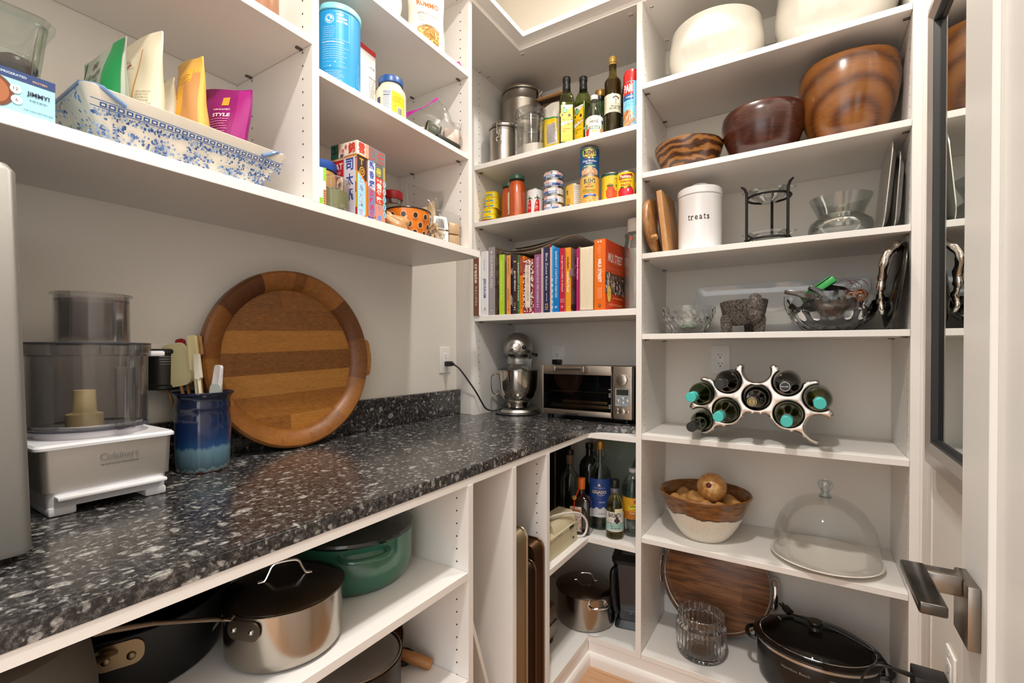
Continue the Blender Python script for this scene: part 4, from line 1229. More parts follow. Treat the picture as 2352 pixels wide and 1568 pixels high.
# olive oil
x, y, R = -.638, 1.742, .0315
t = round_bottle('olive_oil_bottle', 'tall brown green olive oil bottle with a gold cap', x, y, Z1,
    [(0, 0), (R - .002, 0), (R, .003), (R, .205), (R - .002, .214), (R - .012, .226), (.0155, .233), (.0140, .245), (.0135, .283), (0, .283)], clearm('amber_green_glass', (.58, .52, .22), .5, .4))
part('oil', G().lathe([(0, .003), (R - .004, .003), (R - .002, .006), (R - .002, .205), (R - .004, .212), (0, .212)], 40), pm('#4a3c0a', .1, coat=.6), t)
part('cap', G().lathe([(0, .274), (.0155, .274), (.0155, .281), (.0148, .282), (.0162, .283), (.0162, .300), (.0150, .304), (.0100, .306), (0, .306)], 40), pm('#c2a25a', .3, .5), t)
a = Art(.45).rect(-.048, .083, .048, .152, '#e3dcc0')
rr = random.Random(9)
for q in range(30):
    A = rr.uniform(.1, pi - .1); a.ell(.012 + .0105 * cos(A), .133 + .0085 * sin(A), .0026, .002, '#4d4436', 8)
a.rect(.0110, .118, .0130, .136, '#4d4436').text('California', .012, .1155, '#7a6a4a', w=.030, shear=.3, bold=0).rect(-.006, .104, .034, .109, '#6d6350').text('Arbequina', .013, .1065, '#e3dcc0', w=.026).text('OLIVE OIL', .010, .097, '#4a3a20', w=.046, ht=.008, bold=.03).text('EXTRA VIRGIN', .014, .0865, '#5d4d30', w=.034)
a.lines(-.045, -.022, .14, 7, .007, '#9a9078', .0008)
a.cyl(R, tocam(x, y), t)
# dark bottle and cooking spray
t = thing('bottle', 'dark bottle with red and white print behind the cooking spray', 'bottle', (-.601, 1.805, Z1))
part('glass', G().lathe([(0, 0), (.028, 0), (.028, .16), (.022, .20), (.015, .225), (.015, .245), (0, .245)], 36), pm('#1b1412', .15), t)
a = Art().rect(-.03, .05, .03, .12, '#2a1c1a').text('SAUCE', -.018, .10, '#b9453a', w=.025).lines(-.03, .0, .085, 5, .007, '#c9c5c0', .0016)
a.cyl(.028, tocam(-.601, 1.805), t)
x, y, R = -.560, 1.733, .032
t = thing('cooking_spray', 'red and light blue cooking spray can beside the post', 'spray can', (x, y, Z1))
part('can_body', G().lathe([(0, 0), (R - .003, 0), (R, .003), (R, .172), (R - .002, .175), (0, .175)], 44), pm('#7cc4e0', .25), t)
part('cap', G().lathe([(0, .1755), (R - .0005, .1755), (R - .001, .205), (R - .005, .218), (R - .014, .223), (0, .224)], 44), pm('#c8221f', .3), t)
a = Art(.3)
a.rect(-.050, .125, .006, .172, '#cf2a26').rect(-.050, .105, .006, .125, '#1f5f9a').text('PAM', -.014, .148, '#eef0f2', w=.034, ht=.030, bold=.03).text('original', -.010, .115, '#e6eef4', w=.028).text('NO-STICK RELEASE', -.010, .096, '#2a5f8a', w=.034).lines(-.03, .006, .088, 2, .005, '#3f6f90', .0009)
a.poly([(-.05, .0), (.05, 0), (.05, .012), (-.05, .012)], '#b9453f')
for q in range(26): a.ell(random.uniform(-.036, .006), random.uniform(.014, .060), .006, .010, random.choice(['#c98a5a', '#b8733f', '#d8a06a', '#a8622f']), 10, random.uniform(0, 3))
for q in range(5): a.ell(-.022 + .007 * q, .040 + .003 * (q % 2), .0012, .018, '#e8dccb', 8, .3 * (q - 2))
for q in range(5): a.rect(.012, .020 + .0125 * q, .021, .030 + .0125 * q, '#e8ecee').rect(.0135, .023 + .0125 * q, .0195, .027 + .0125 * q, '#8d949a')
a.text('NET WT 6 OZ', .0, .006, '#f0e6e2', w=.03)
a.cyl(R, tocam(x, y), t)

# ================================================================= second shelf: tins and jars
# sardine tins
def rr_ring(hx, hy, r, z, n=5): return [(px, py, z) for px, py in rrect(-hx, -hy, hx, hy, r, n)]
def sardine():
    t = thing('sardine_tin', '', 'tin', (0, 0, 0), group='stacked yellow sardine tins')
    H = .0235
    g = G().loft([rr_ring(.029, .052, .02, .0008), rr_ring(.030, .053, .021, .0), rr_ring(.030, .053, .021, H - .004), rr_ring(.0315, .0545, .022, H - .003), rr_ring(.0315, .0545, .022, H - .0005), rr_ring(.0300, .053, .021, H), rr_ring(.0290, .052, .02, H - .0015)])
    part('tin_body', g, pm('#e3c81e', .28), t)
    a = Art(.3)
    a.rect(-.026, .0055, .012, .0105, '#2a9ad0').ell(-.008, .0085, .0058, .0055, '#3a2a1c', 18).ell(-.008, .0085, .0046, .0043, '#e0a92a', 18).text('SARD', -.008, .0085, '#3a2a1c', w=.006)
    def wrap(px, py, l):
        # front short end is a half round of radius .021 between straight stretches
        return (px, -.053 - l - .0002 if abs(px) < .009 else -.053 - l - .0002 + (.021 - sqrt(max(0, .021 ** 2 - (abs(px) - .009) ** 2))), py)
    a.build(wrap, 'printed_band', t, cut=.003)
    a = Art(.3).text('in olive oil', .0, .010, '#8a5a1a', w=.042, bold=.02)
    a.face((.0302, 0, 0), (0, 1, 0), (0, 0, 1), t, 'printed_side')
    return t
s0 = sardine()
for k, (dx, dy, da) in enumerate(((-.004, -.002, .05), (-.003, .0, .02), (.004, .002, .10), (.003, .003, .08), (.0025, .002, .06))):
    loc = (-1.211 + dx, 1.762 + dy, Z2 + .0155 + .0243 * k)
    rz = radians(14) + da
    lab = ['lowest', 'second lowest', 'middle', 'second from top', 'topmost'][k]
    lab = {'lowest': 'yellow sardine tin at the bottom of its stack, on the red packet', 'second lowest': 'yellow sardine tin second from the bottom of its stack', 'middle': 'yellow sardine tin in the middle of its stack', 'second from top': 'yellow sardine tin second from the top of its stack', 'topmost': 'yellow sardine tin on the very top of its stack'}[lab]
    if k == 0: s0.location = loc; s0.rotation_euler = (0, 0, rz); s0['label'] = lab
    else: copy_tree(s0, loc, rz, lab)
t = thing('food_packet', 'flat red packet lying under the stack of sardine tins', 'packet', (-1.206, 1.765, Z2), radians(12))
g = G().grid(lambda u, v: ((u - .5) * .088, (v - .5) * .145, .0146 * (max(0, (1 - abs(2 * u - 1) ** 3) * (1 - abs(2 * v - 1) ** 4))) ** .5 + .0002), 16, 20)
g.grid(lambda u, v: ((u - .5) * .088, (v - .5) * .145, .0001), 16, 20)
part('packet_body', g, pm('#a3182a', .25), t, ang=60)
a = Art(.3).poly([(-.030, -.060), (.010, -.064), (.014, -.050), (-.022, -.046)], '#d8b8a8').rect(.018, -.066, .040, -.05, '#c8707a').lines(-.04, .04, -.066, 1, .004, '#efe3e0', .003)
a.build(lambda px, py, l: (px, py, .0146 * (max(0, (1 - abs(px / .044) ** 3) * (1 - abs(py / .0725) ** 4))) ** .5 + .0006 + l), 'printed_front', t, cut=.008)
# small jar with a blue lid
x, y = -1.190, 1.835
t = thing('jar', 'small jar with a blue lid behind the sauce jars', 'jar', (x, y, Z2))
part('jar_body', G().cyl(.030, 0, .066, 40, bev=.003), pm('#d3c3ab', .3), t)
part('lid', G().cyl(.0315, .0662, .078, 40, bev=.001), pm('#e2e4e8', .35), t)
a = Art().rect(-.04, .056, .04, .0655, '#2a55b5').lines(-.02, .03, .045, 6, .006, '#8a7a66', .0011)
a.cyl(.030, tocam(x, y), t)
# sauce jars
def sauce_jar(label, x, y, R, H, la, side):
    t = thing('sauce_jar', label, 'jar', (x, y, Z2), group='tomato sauce jars')
    part('glass', G().lathe([(0, 0), (R - .005, 0), (R - .001, .003), (R, .008), (R, H * .72), (R - .002, H * .77), (R * .78, H * .86), (R * .74, H * .90), (R * .74, H * .95), (0, H * .95)], 48), clearm('jar_glass', (.97, .97, .965), .5, .4), t)
    part('tomato_sauce', G().lathe([(0, .003), (R - .006, .003), (R - .0022, .008), (R - .0022, H * .72), (R - .005, H * .77), (R * .74, H * .855), (0, H * .856)], 48), pm('#d2560f', .35, coat=.8, bump=.3, bscale=300), t)
    part('lid', G().lathe([(0, H * .905), (R * .80, H * .905), (R * .82, H * .91), (R * .82, H - .003), (R * .78, H), (0, H - .001)], 48), pm('#2e5140', .35), t)
    a = Art(.5).rect(-.017, .018, .017, H * .60, '#ded3ae')
    for q in range(13): a.lines(-.015, .015, H * .60 - .006 - .0058 * q, 1, .003, '#8d8466', .0009, .15)
    for q in range(12): a.rect(-.009 + .0016 * q, .022, -.009 + .0016 * q + .0008, .040, '#6d5a48')
    a.cyl(R, tocam(x, y) + la, t, 'paper_label')
    b = Art(.5).rect(-.004, .02, .004, H * .68, '#ded3ae'); b.cyl(R, tocam(x, y) + side, t, 'label_edge')
    return t
sauce_jar('tomato sauce jar at the back showing its cream label', -1.128, 1.768, .036, .172, .35, 2.2)
sauce_jar('tomato sauce jar at the front with bare orange glass', -1.068, 1.738, .0405, .184, -1.32, 1.40)
# white can with red peppers
def art_pepper(A, R, H):
    for px in (-.030, .006, .045):
        A.poly([(px - .010, .008), (px - .0115, .022), (px - .009, .045), (px - .004, .068), (px + .003, .078), (px + .010, .074), (px + .012, .055), (px + .012, .025), (px + .010, .008)], '#c8161d')
        A.ell(px + .001, .060, .002, .005, '#f2d8d4', 10).text('San', px + .001, .045, '#f0dcd8', w=.012, shear=.2).text('Marzano', px + .001, .038, '#f0dcd8', w=.016, shear=.2).ell(px + .002, .022, .0012, .006, '#f2d8d4', 8)
        A.poly([(px - .001, .078), (px + .001, .096), (px + .005, .084), (px + .009, .088), (px + .006, .078)], '#2f5a36').ell(px - .005, .081, .005, .0022, '#2f5a36', 8, .5).ell(px + .011, .080, .006, .0022, '#2f5a36', 8, -.5)
    A.lines(-.014, -.006, .013, 1, .003, '#777', .0009)
can('white tin printed with red peppers right of the sauce jars', 'tin', -.999, 1.777, Z2, .0365, .122, '#e4e4e6', art_pepper, metal='#8f9a86', name='food_tin')
# stack of tuna tins
def art_tuna(v):
    def fn(A, R, H):
        B1, RD = '#35609f', '#d23a2f'
        A.rect(-.06, H * .16, .06, H * .50, B1)
        for q, px in enumerate((-.042, .012, .050)):
            A.rect(px - .012 + .004 * v, H * .56, px + .010 + .004 * v, H * .80, RD).text('BUMBLE', px - .001 + .004 * v, H * .68, '#f3e4e0', w=.018, ht=H * .17, bold=.03)
        A.text('ALBACORE', -.026 + .012 * (v % 3), H * .33, '#e8edf5', w=.040, ht=H * .22, bold=.03)
        A.rect(.010, H * .2, .024, H * .48, '#233a78').lines(.028, .050, H * .44, 3, H * .1, '#c8d6ea', .0009)
        if v in (0, 4): A.ell(-.008, H * .72, .0045, .0045, B1, 16).text('T', -.008, H * .72, '#fff', ht=.004)
        else: A.text('DOLPHIN SAFE', -.012, H * .68, '#d23a2f', w=.016)
        if v in (1, 2): A.rect(.016, H * .14, .055, H * .86, '#e9e9ea').lines(.018, .050, H * .76, 5, H * .13, '#55585c', .0009)
    return fn
for k in range(5):
    hh = .0318
    can(['white and blue tuna tin at the bottom of the stack of five', 'white and blue tuna tin second from the bottom of the stack', 'white and blue tuna tin in the middle of the stack', 'white and blue tuna tin second from the top of the stack', 'white and blue tuna tin on top of the stack of five'][k], 'tin',
        -.893 + (.001 if k % 2 else 0), 1.742, Z2 + k * .0326, .0405, hh, '#e6e6e8', art_tuna(k), 'stacked tuna tins', 'tuna_tin')
# yellow can with nutrition panel
def art_yel(A, R, H):
    A.rect(-.060, .0, .060, H, '#dfb550').rect(-.002, .006, .036, H - .004, '#d9d6d2')
    A.lines(.0, .034, H - .012, 3, .006, '#4a4846', .0014).lines(.0, .034, H - .034, 8, .008, '#6d6a66', .0011)
    A.text("'S", -.033, .075, '#23305c', ht=.018, w=.012, bold=.03).rect(-.034, .028, -.018, .052, '#cf9520').rect(-.034, .006, -.022, .026, '#2a4a8c').ell(-.014, .014, .008, .009, '#e0dcc8', 18)
can('yellow tin with a white nutrition panel left of the stacked bean tins', 'tin', -.816, 1.782, Z2, .039, .108, '#dfb550', art_yel, name='food_tin')
# bean tins
def bean_pile(A, y0, y1, half, cols):
    rr = random.Random(17)
    A.poly([(-half, y0)] + [(-half + 2 * half * k / 12, y0 + (y1 - y0) * (.45 + .55 * sin(pi * k / 12))) for k in range(13)] + [(half, y0)], cols[0])
    for q in range(90):
        px = rr.uniform(-half + .002, half - .002)
        top = y0 + (y1 - y0) * (.45 + .55 * sin(pi * (px + half) / (2 * half)))
        A.ell(px, rr.uniform(y0 + .002, top), .0046, .0032, rr.choice(cols[1:]), 10, rr.uniform(-.8, .8))
def art_bush(top):
    def fn(A, R, H):
        if top:
            A.rect(-.060, .0, .060, H, '#1c5a94').rect(-.036, .085, .024, H - .006, '#2f7a42')
            A.poly([(-.028, .078), (-.028, .098), (-.014, .102), (0, .104), (.014, .102), (.026, .098), (.026, .078), (.012, .074), (0, .0725), (-.014, .074)], '#edd04a')
            A.rect(-.020, .066, .022, .073, '#3c8a4a')
            for px, c in ((-.010, '#d0453a'), (-.002, '#f0e6e0'), (.006, '#d0453a'), (.012, '#f0e0d0')): A.blob(px, .069, .004, .003, c)
            A.poly([(-.030, .038), (-.032, .056), (0, .063), (.030, .062), (.030, .044), (0, .044)], '#1f4a8a').text('Great Northern', .0, .057, '#e8ecf2', w=.056, ht=.0085, shear=.25, bold=.02).text('Beans', -.002, .048, '#e8ecf2', w=.024, ht=.006, shear=.2, bold=.02)
            A.poly([(-.030, .028), (-.028, .036), (.0, .043), (.026, .041), (.026, .034), (0, .035)], '#3f8a52').text('REDUCED SODIUM', -.001, .037, '#e8f0e8', w=.044, ht=.004, bold=.03)
            bean_pile(A, .003, .034, .034, ['#b98a6a', '#d8b08e', '#e2c0a2', '#c99a78', '#dfb595'])
            A.text("BUSH'S", 0, .090, '#1f2a52', w=.046, ht=.018, bold=.03).text('BEST', 0, .0765, '#3a3a2a', w=.014)
            A.rect(.036, .075, .042, .098, '#2a4a7a')
        else:
            A.rect(-.060, .0, .060, H, '#dfae4e').rect(-.026, .080, .028, .100, '#e9c868')
            A.text("BUSH'S", 0, .090, '#1f2a52', w=.046, ht=.019, bold=.03).text('BEST', 0, .0765, '#3a3a2a', w=.014)
            for px, c in ((-.012, '#4a7a3a'), (-.004, '#d0453a'), (.004, '#c04a3a'), (.010, '#3f8a52'), (-.016, '#8a7a5a')): A.blob(px, .068, .004, .003, c)
            A.rect(-.030, .044, .028, .060, '#d99c2c').text('Organic', -.002, .052, '#3f7a3a', w=.048, ht=.014, shear=.25, bold=.02)
            A.poly([(-.026, .026), (-.024, .036), (0, .042), (.026, .038), (.026, .030), (0, .033)], '#2a55a8').text('CHICK PEAS', .0, .0375, '#dfe6f2', w=.030, ht=.0045, bold=.03)
            bean_pile(A, .003, .030, .034, ['#b8793a', '#dda050', '#e6b56a', '#cf9040', '#d9a85a'])
            A.ell(.032, .024, .006, .008, '#e6e2d0', 16).ell(.032, .024, .004, .005, '#4a8a5a', 14)
    return fn
can('yellow tin of organic chick peas under the blue bean tin', 'tin', -.731, 1.738, Z2, .0375, .110, '#dfae4e', art_bush(False), name='food_tin')
can('blue tin of white beans stacked on the yellow tin', 'tin', -.731, 1.738, Z2 + .1105, .0375, .110, '#1c5a94', art_bush(True), name='food_tin')
def art_san(A, R, H):
    A.rect(-.06, H - .012, .06, H - .004, '#1f5a4a').rect(-.06, .004, -.032, H - .012, '#d9bc3a')
    A.blob(-.004, .040, .019, .026, '#d8401f', 20, .06).blob(-.010, .040, .010, .020, '#e2602f', 16, .06).blob(.022, .034, .014, .018, '#e0702a', 16, .06)
    for q in range(6):
        B = pi * q / 5; A.ell(-.006 + .008 * cos(B), .067 + .004 * sin(B), .007, .0015, '#4a3a20', 8, B)
    A.ell(.026, .070, .012, .006, '#4a8a3a', 12, .3).text('SAN', .024, .052, '#f0e0a0', w=.020, bold=.03).ell(.026, .086, .008, .009, '#d8401f', 16).rect(.012, .094, .03, .096, '#2a5a7a')
can('yellow tin with a dark green rim and printed tomatoes', 'tin', -.655, 1.779, Z2, .0405, .120, '#e9cf3a', art_san, name='food_tin')
def art_pas(A, R, H):
    A.poly([(-.026, .068), (-.028, .076), (-.024, .086), (.024, .090), (.027, .082), (.024, .072)], '#a8281c').text('Pastene', 0, .079, '#efe0c0', w=.044, ht=.013, bold=.03)
    A.text('TOMATO', 0, .060, '#c0341f', w=.044, ht=.0085, bold=.04).text('PASTE', .0, .047, '#c0341f', w=.036, ht=.0085, bold=.04)
    A.blob(-.014, .020, .018, .018, '#c8182c', 18, .06).blob(.014, .022, .019, .019, '#d2203a', 18, .06).ell(.008, .028, .004, .006, '#f0b0b4', 10).blob(-.014, .038, .008, .003, '#3f5a2a', 10, .4).blob(.014, .040, .008, .003, '#3f5a2a', 10, .4)
can('yellow tomato paste tin with a red name panel', 'tin', -.583, 1.734, Z2, .0335, .099, '#efd21f', art_pas, name='food_tin')
can('gold tin mostly hidden behind the tomato paste', 'tin', -.560, 1.835, Z2, .033, .090, '#c9983a', None, name='food_tin')

# ================================================================= cookbooks
def book(x0, x1, h, col, label, art=None, d=.20, y0=None, cover=None, coverart=None, pages='#e6dcc8', rz=0.0, spine=True):
    y0 = BF + .008 if y0 is None else y0
    w = x1 - x0
    t = thing('cookbook', label, 'book', (x0, y0, Z3), rz, 'cookbooks on the shelf')
    th = min(.0022, w * .18)
    m = pm(col, .35); mc = pm(cover, .4) if cover else m
    g = G().m(0)
    if spine: g.box(0, w, 0, th, 0, h, .0006, 1)
    else: g.box(0, w, d - th, d, 0, h)
    g.m(1).box(0, th, (th if spine else 0), (d if spine else d - th), 0, h, .0004, 1).box(w - th, w, (th if spine else 0), (d if spine else d - th), 0, h, .0004, 1)
    part('cover', g, [m, mc], t)
    part('pages', G().box(th + .0002, w - th - .0002, (th + .0002 if spine else .004), (d - .004 if spine else d - th - .0002), .003, h - .004), pm(pages, .8), t)
    if art:
        a = Art(.4); art(a, w, h)
        a.face((0, -.0001, 0), (1, 0, 0), (0, 0, 1), t, 'spine_lettering')
    if coverart:
        a = Art(.4); coverart(a, d, h)
        a.face((w + .0001, 0, 0), (0, 1, 0), (0, 0, 1), t, 'cover_print')
    return t
DN = -pi / 2
def spine_text(*rows):
    """rows: (text, centre height, length, letter height, colour, bold)"""
    def fn(a, w, h):
        for body, zc, ln, lh, c, b in rows:
            a.text(body, w / 2, zc, c, w=ln, ht=lh, bold=b, rot=DN)
    return fn
def cv_rand(seed, cols, n=40, s=.02):
    def fn(a, d, h):
        r = random.Random(seed)
        for k in range(n): a.blob(r.uniform(.01, d - .01), r.uniform(.01, h - .01), r.uniform(s * .3, s), r.uniform(s * .3, s), r.choice(cols), 10, .3)
    return fn
def both(*f):
    def fn(a, w, h):
        for q in f: q(a, w, h)
    return fn
# first book: its spine swings a little towards the corner
book(-1.252, -1.222, .262, '#6d4433', 'thick brown cookbook, leftmost in the row', spine_text(('create', .185, .085, .016, '#e6dad0', .015), ('RECIPES', .085, .085, .010, '#d9c9bc', -.004)), y0=BF - .010, cover='#e4e5e0', coverart=cv_rand(2, ['#cfe0c4', '#e8ece4', '#b9d0a8', '#e0a58a'], 12, .03))
book(-1.2195, -1.184, .281, '#dcdbe0', 'white cookbook with blue spine lettering', spine_text(('JERUSALEM', .120, .085, .017, '#24479a', .02), ('OTTOLENGHI TAMIMI', .222, .05, .004, '#5a7ab8', 0), ('*', .028, .014, .012, '#333', .03)), y0=BF + .004)
book(-1.183, -1.150, .296, '#948d92', 'tall grey cookbook with white spine lettering', both(spine_text(('SUMMERLAND', .180, .125, .013, '#e0dce0', .0), ('Recipes for Celebrating', .062, .055, .003, '#d0ccd0', 0), ('with Southern Hospitality', .062, .055, .003, '#d0ccd0', 0), ('K', .020, .007, .008, '#e0dce0', 0)), lambda a, w, h: a.ell(w / 2, h - .022, .003, .005, '#ecebec').rect(w * .3, h - .052, w * .36, h - .033, '#d8d5d8').rect(w * .5, h - .052, w * .56, h - .033, '#d8d5d8').rect(w * .68, h - .052, w * .74, h - .036, '#d8d5d8')), cover='#6b5d4c', coverart=cv_rand(3, ['#7d6d58', '#5a4d3e', '#8a7a64', '#4a4034'], 50))
book(-1.1265, -1.1005, .258, '#a7c71c', 'lime green cookbook, next after the tall grey one', spine_text(('barefoot contessa back to basics', .145, .175, .009, '#e6efc0', 0), ('|', .036, .012, .001, '#e6efc0', 0)), cover='#8a8278')
book(-1.0885, -1.0690, .252, '#dd8e3e', 'light orange cookbook with grey spine lettering', spine_text(('the barefoot', .205, .070, .009, '#8d6a4a', 0), ('contessa', .140, .050, .008, '#f0b88a', 0), ('cookbook', .085, .050, .009, '#8d6a4a', 0), ('*', .022, .010, .010, '#7d4a2a', .03)), cover='#2c4272', coverart=cv_rand(5, ['#3a5590', '#22335a', '#b03028', '#c8c6c8'], 40, .03))
book(-1.0575, -1.0360, .252, '#41291f', 'dark brown cookbook between the orange and green ones', both(spine_text(('go-to dinners', .140, .085, .010, '#eae4dc', .02)), lambda a, w, h: a.rect(w * .2, h - .030, w * .8, h - .028, '#d8d0c4').rect(w * .3, h - .034, w * .7, h - .032, '#d8d0c4').rect(w * .25, .045, w * .75, .0462, '#d8d0c4').rect(w * .25, .038, w * .75, .039, '#d8d0c4').rect(w * .2, .018, w * .8, .020, '#d8d0c4').ell(w / 2, .028, .003, .004, '#d8d0c4')))
book(-1.0345, -1.0245, .247, '#2e6f3b', 'thin green cookbook with white spine capitals', spine_text(('BAREFOOT IN PARIS', .135, .160, .0065, '#d8e6d8', 0), ('*', .015, .006, .006, '#d8e6d8', .03)))
book(-1.0235, -1.0075, .243, '#d9801c', 'thin cookbook with a rust red and orange spine', both(lambda a, w, h: a.rect(0, h * .66, w, h, '#8f2f1c').rect(0, h * .658, w, h * .662, '#c9602a'), spine_text(('CUCINA SIMPATICA', .085, .130, .0075, '#8a5a1a', -.004), ('KILLEEN & GERMON', .205, .06, .005, '#c9a08a', 0))))
def basics(a, w, h):
    r = random.Random(8)
    for k in range(190): a.blob(r.uniform(.001, w - .001), r.uniform(.002, h - .002), r.uniform(.0016, .0034), r.uniform(.0018, .0046), '#e3d6c4', 8, .35)
    a.rect(w * .18, .022, w * .72, h - .022, '#41658a').rect(w * .21, .0245, w * .69, h - .0245, '#ded3c0')
    a.text('THE NEW BASICS COOKBOOK', w * .45, .125, '#8a6a5c', w=.150, ht=.012, bold=.01, rot=DN).lines(w * .27, w * .62, .034, 3, .005, '#9a8a7a', .001)
book(-1.0045, -.9545, .225, '#8f2f3c', 'thick red and white floral cookbook with a cream spine panel', basics)
book(-.9525, -.9205, .240, '#8d4f7a', 'purple chequered cookbook right of the floral one', both(lambda a, w, h: [a.rect(w * q, 0, w * q + .0005, h, '#a878a0') for q in (.12, .3, .75, .9)] + [a.rect(0, .014 * q, w, .014 * q + .0005, '#a878a0') for q in range(1, 17)], spine_text(('THE SILVER PALATE GOOD TIMES COOKBOOK', .135, .190, .009, '#ecdfe8', 0), ('||', .030, .012, .008, '#ecdfe8', 0))))
book(-.9190, -.9145, .262, '#d6cdbc', 'very thin cream booklet by the purple cookbook', None)
book(-.9135, -.9090, .262, '#9a6a94', 'very thin mauve booklet left of the navy cookbook', None)
book(-.9075, -.8835, .263, '#20284a', 'navy cookbook with a small yellow frame on its spine', both(spine_text(('Blue Zones Kitchen', .165, .150, .0095, '#d6dae6', 0), ('BUETTNER', .062, .034, .0035, '#c8ccd8', .02)), lambda a, w, h: a.rect(w * .28, .018, w * .72, .036, '#d8a92a').rect(w * .38, .021, w * .62, .033, '#20284a').rect(w * .2, .012, w * .8, .0135, '#c8ccd8')))
book(-.8825, -.8790, .270, '#a81f2c', 'very thin red booklet beside the navy cookbook', None)
book(-.8780, -.8740, .262, '#e2e0dc', 'very thin white booklet left of the sky blue one', None)
book(-.8735, -.8660, .268, '#4aa3d0', 'thin sky blue cookbook with white cloud shapes', lambda a, w, h: [a.blob(w * .6, .02 + .022 * k, .002, .006, '#dcebf2', 9, .3) for k in range(6)])
book(-.8650, -.8400, .256, '#1470b8', 'bright blue cookbook with pale spine capitals', spine_text(('BAREFOOT CONTESSA PARTIES!', .150, .185, .009, '#d6e6f2', 0), ('&', .020, .010, .010, '#d6e6f2', 0)))
book(-.8370, -.8140, .253, '#b0203a', 'red cookbook with lower case white spine lettering', both(spine_text(('ina garten make it ahead', .152, .142, .009, '#f0dcdc', 0)), lambda a, w, h: a.rect(w * .1, .050, w * .9, .051, '#f0dcdc').rect(w * .1, .044, w * .9, .045, '#f0dcdc').rect(w * .1, .0385, w * .9, .0395, '#f0dcdc').ell(w / 2, .020, .004, .005, '#d88a94')), cover='#c9b6a4')
book(-.8100, -.7885, .252, '#e0921c', 'amber cookbook with black and white spine lettering', spine_text(('modern', .192, .046, .011, '#3a2c14', .02), ('comfort food', .117, .080, .011, '#f4ead4', .02), ('ina', .240, .004, .006, '#f4ead4', 0), ('*', .018, .008, .008, '#f0c878', .03)), cover='#8a6a72', coverart=cv_rand(11, ['#a88a92', '#6d4a50', '#b0453a', '#4a3438', '#c8b4b8'], 50, .03))
book(-.7640, -.7550, .243, '#b8156e', 'thin magenta cookbook left of the ring-bound one', spine_text(('Dinner Express', .165, .085, .006, '#f0d0e2', .02)))
# ring-bound cookbook standing with its page edges outward
t = book(-.7520, -.6925, .250, '#a87f1c', 'cookbook with yellow covers and its cream page edges facing out', None, spine=False, d=.19)
g = G()
for k in range(9): 
    g.box(.0045 + .0056 * k, .0045 + .0056 * k + .0050, .001, .006, .004, .244 - .003 * (k % 3), .0008, 1)
part('page_edges', g, pm('#e2d4bc', .8), t)
def ms_cover(a, d, h):
    a.text('THE', d * .5, h * .835, '#f0b08a', w=.012).text('MILK STREET', d * .50, h * .760, '#f4e6dc', w=d * .72, ht=.034, bold=.02).text('COOKBOOK', d * .5, h * .685, '#e8935a', w=d * .40, ht=.008, bold=-.005)
    a.lines(d * .12, d * .9, h * .615, 2, .008, '#f0b08a', .0016, .1).lines(d * .3, d * .7, h * .555, 1, .008, '#f0b08a', .0016, .1)
    a.rect(0, h * .24, d, h * .535, '#5a4a40')
    r = random.Random(14)
    for k in range(90): a.blob(r.uniform(.004, d - .004), r.uniform(h * .26, h * .52), r.uniform(.003, .011), r.uniform(.004, .014), r.choice(['#9a8a7c', '#6d5a50', '#c8b8a8', '#3a302c', '#4a5068', '#a8785a', '#d8ccc0']), 10, .3)
    A = [(d * .16 + (.019 if q % 2 else .0165) * cos(pi * q / 16), h * .235 + (.034 if q % 2 else .030) * sin(pi * q / 16)) for q in range(32)]
    a.poly(A, '#e6c45a').text('10', d * .16, h * .235, '#a8782a', w=.012, ht=.02)
    a.text('10TH ANNIVERSARY EDITION', d * .60, h * .185, '#f0c090', w=d * .5, ht=.006).text('CHRISTOPHER KIMBALL', d * .50, h * .085, '#f0a070', w=d * .75, ht=.010)
def ms_spine(a, w, h):
    a.text('MILK STREET', w * .50, h * .555, '#f6ece4', w=.088, ht=.0135, bold=.03, rot=DN).text('CHRISTOPHER', w * .52, h * .83, '#f0b890', w=.05, ht=.0035, rot=DN).text('KIMBALL', w * .38, h * .845, '#f0b890', w=.028, ht=.0035, rot=DN).text('COOKBOOK', w * .26, h * .53, '#f0b890', w=.040, ht=.003, rot=DN).text('THE', w * .78, h * .555, '#f0b890', w=.014, ht=.003, rot=DN)
    for k in range(3): a.rect(w * (.35 + .14 * k), h * .16, w * (.35 + .14 * k) + .0018, h * .32, '#f0b890')
    a.ell(w * .5, h * .065, .0048, .0062, '#2a241f', 20).ell(w * .5, h * .067, .0025, .003, '#e0a05a', 12).ell(w * .38, h * .965, .003, .004, '#f2dfd2').ell(w * .62, h * .965, .003, .004, '#f2dfd2')
book(-.690, -.645, .268, '#e06a18', 'large orange cookbook at the right end of the row', ms_spine, d=.195, cover='#d2481c', coverart=ms_cover, rz=radians(-3))
P2 = G()
for k in range(5): P2.tube([(-.003 + .003 * k, .10, .2665), (-.006 + .005 * k, .098, .276), (-.014 + .007 * k, .094, .281 - .002 * k)], .0018, 6)
solo('bookmark', P2, pm('#d9c24a', .6), 'frayed yellow bookmark at the top of the orange cookbook', 'bookmark', (-.668, BF - .01, Z3))
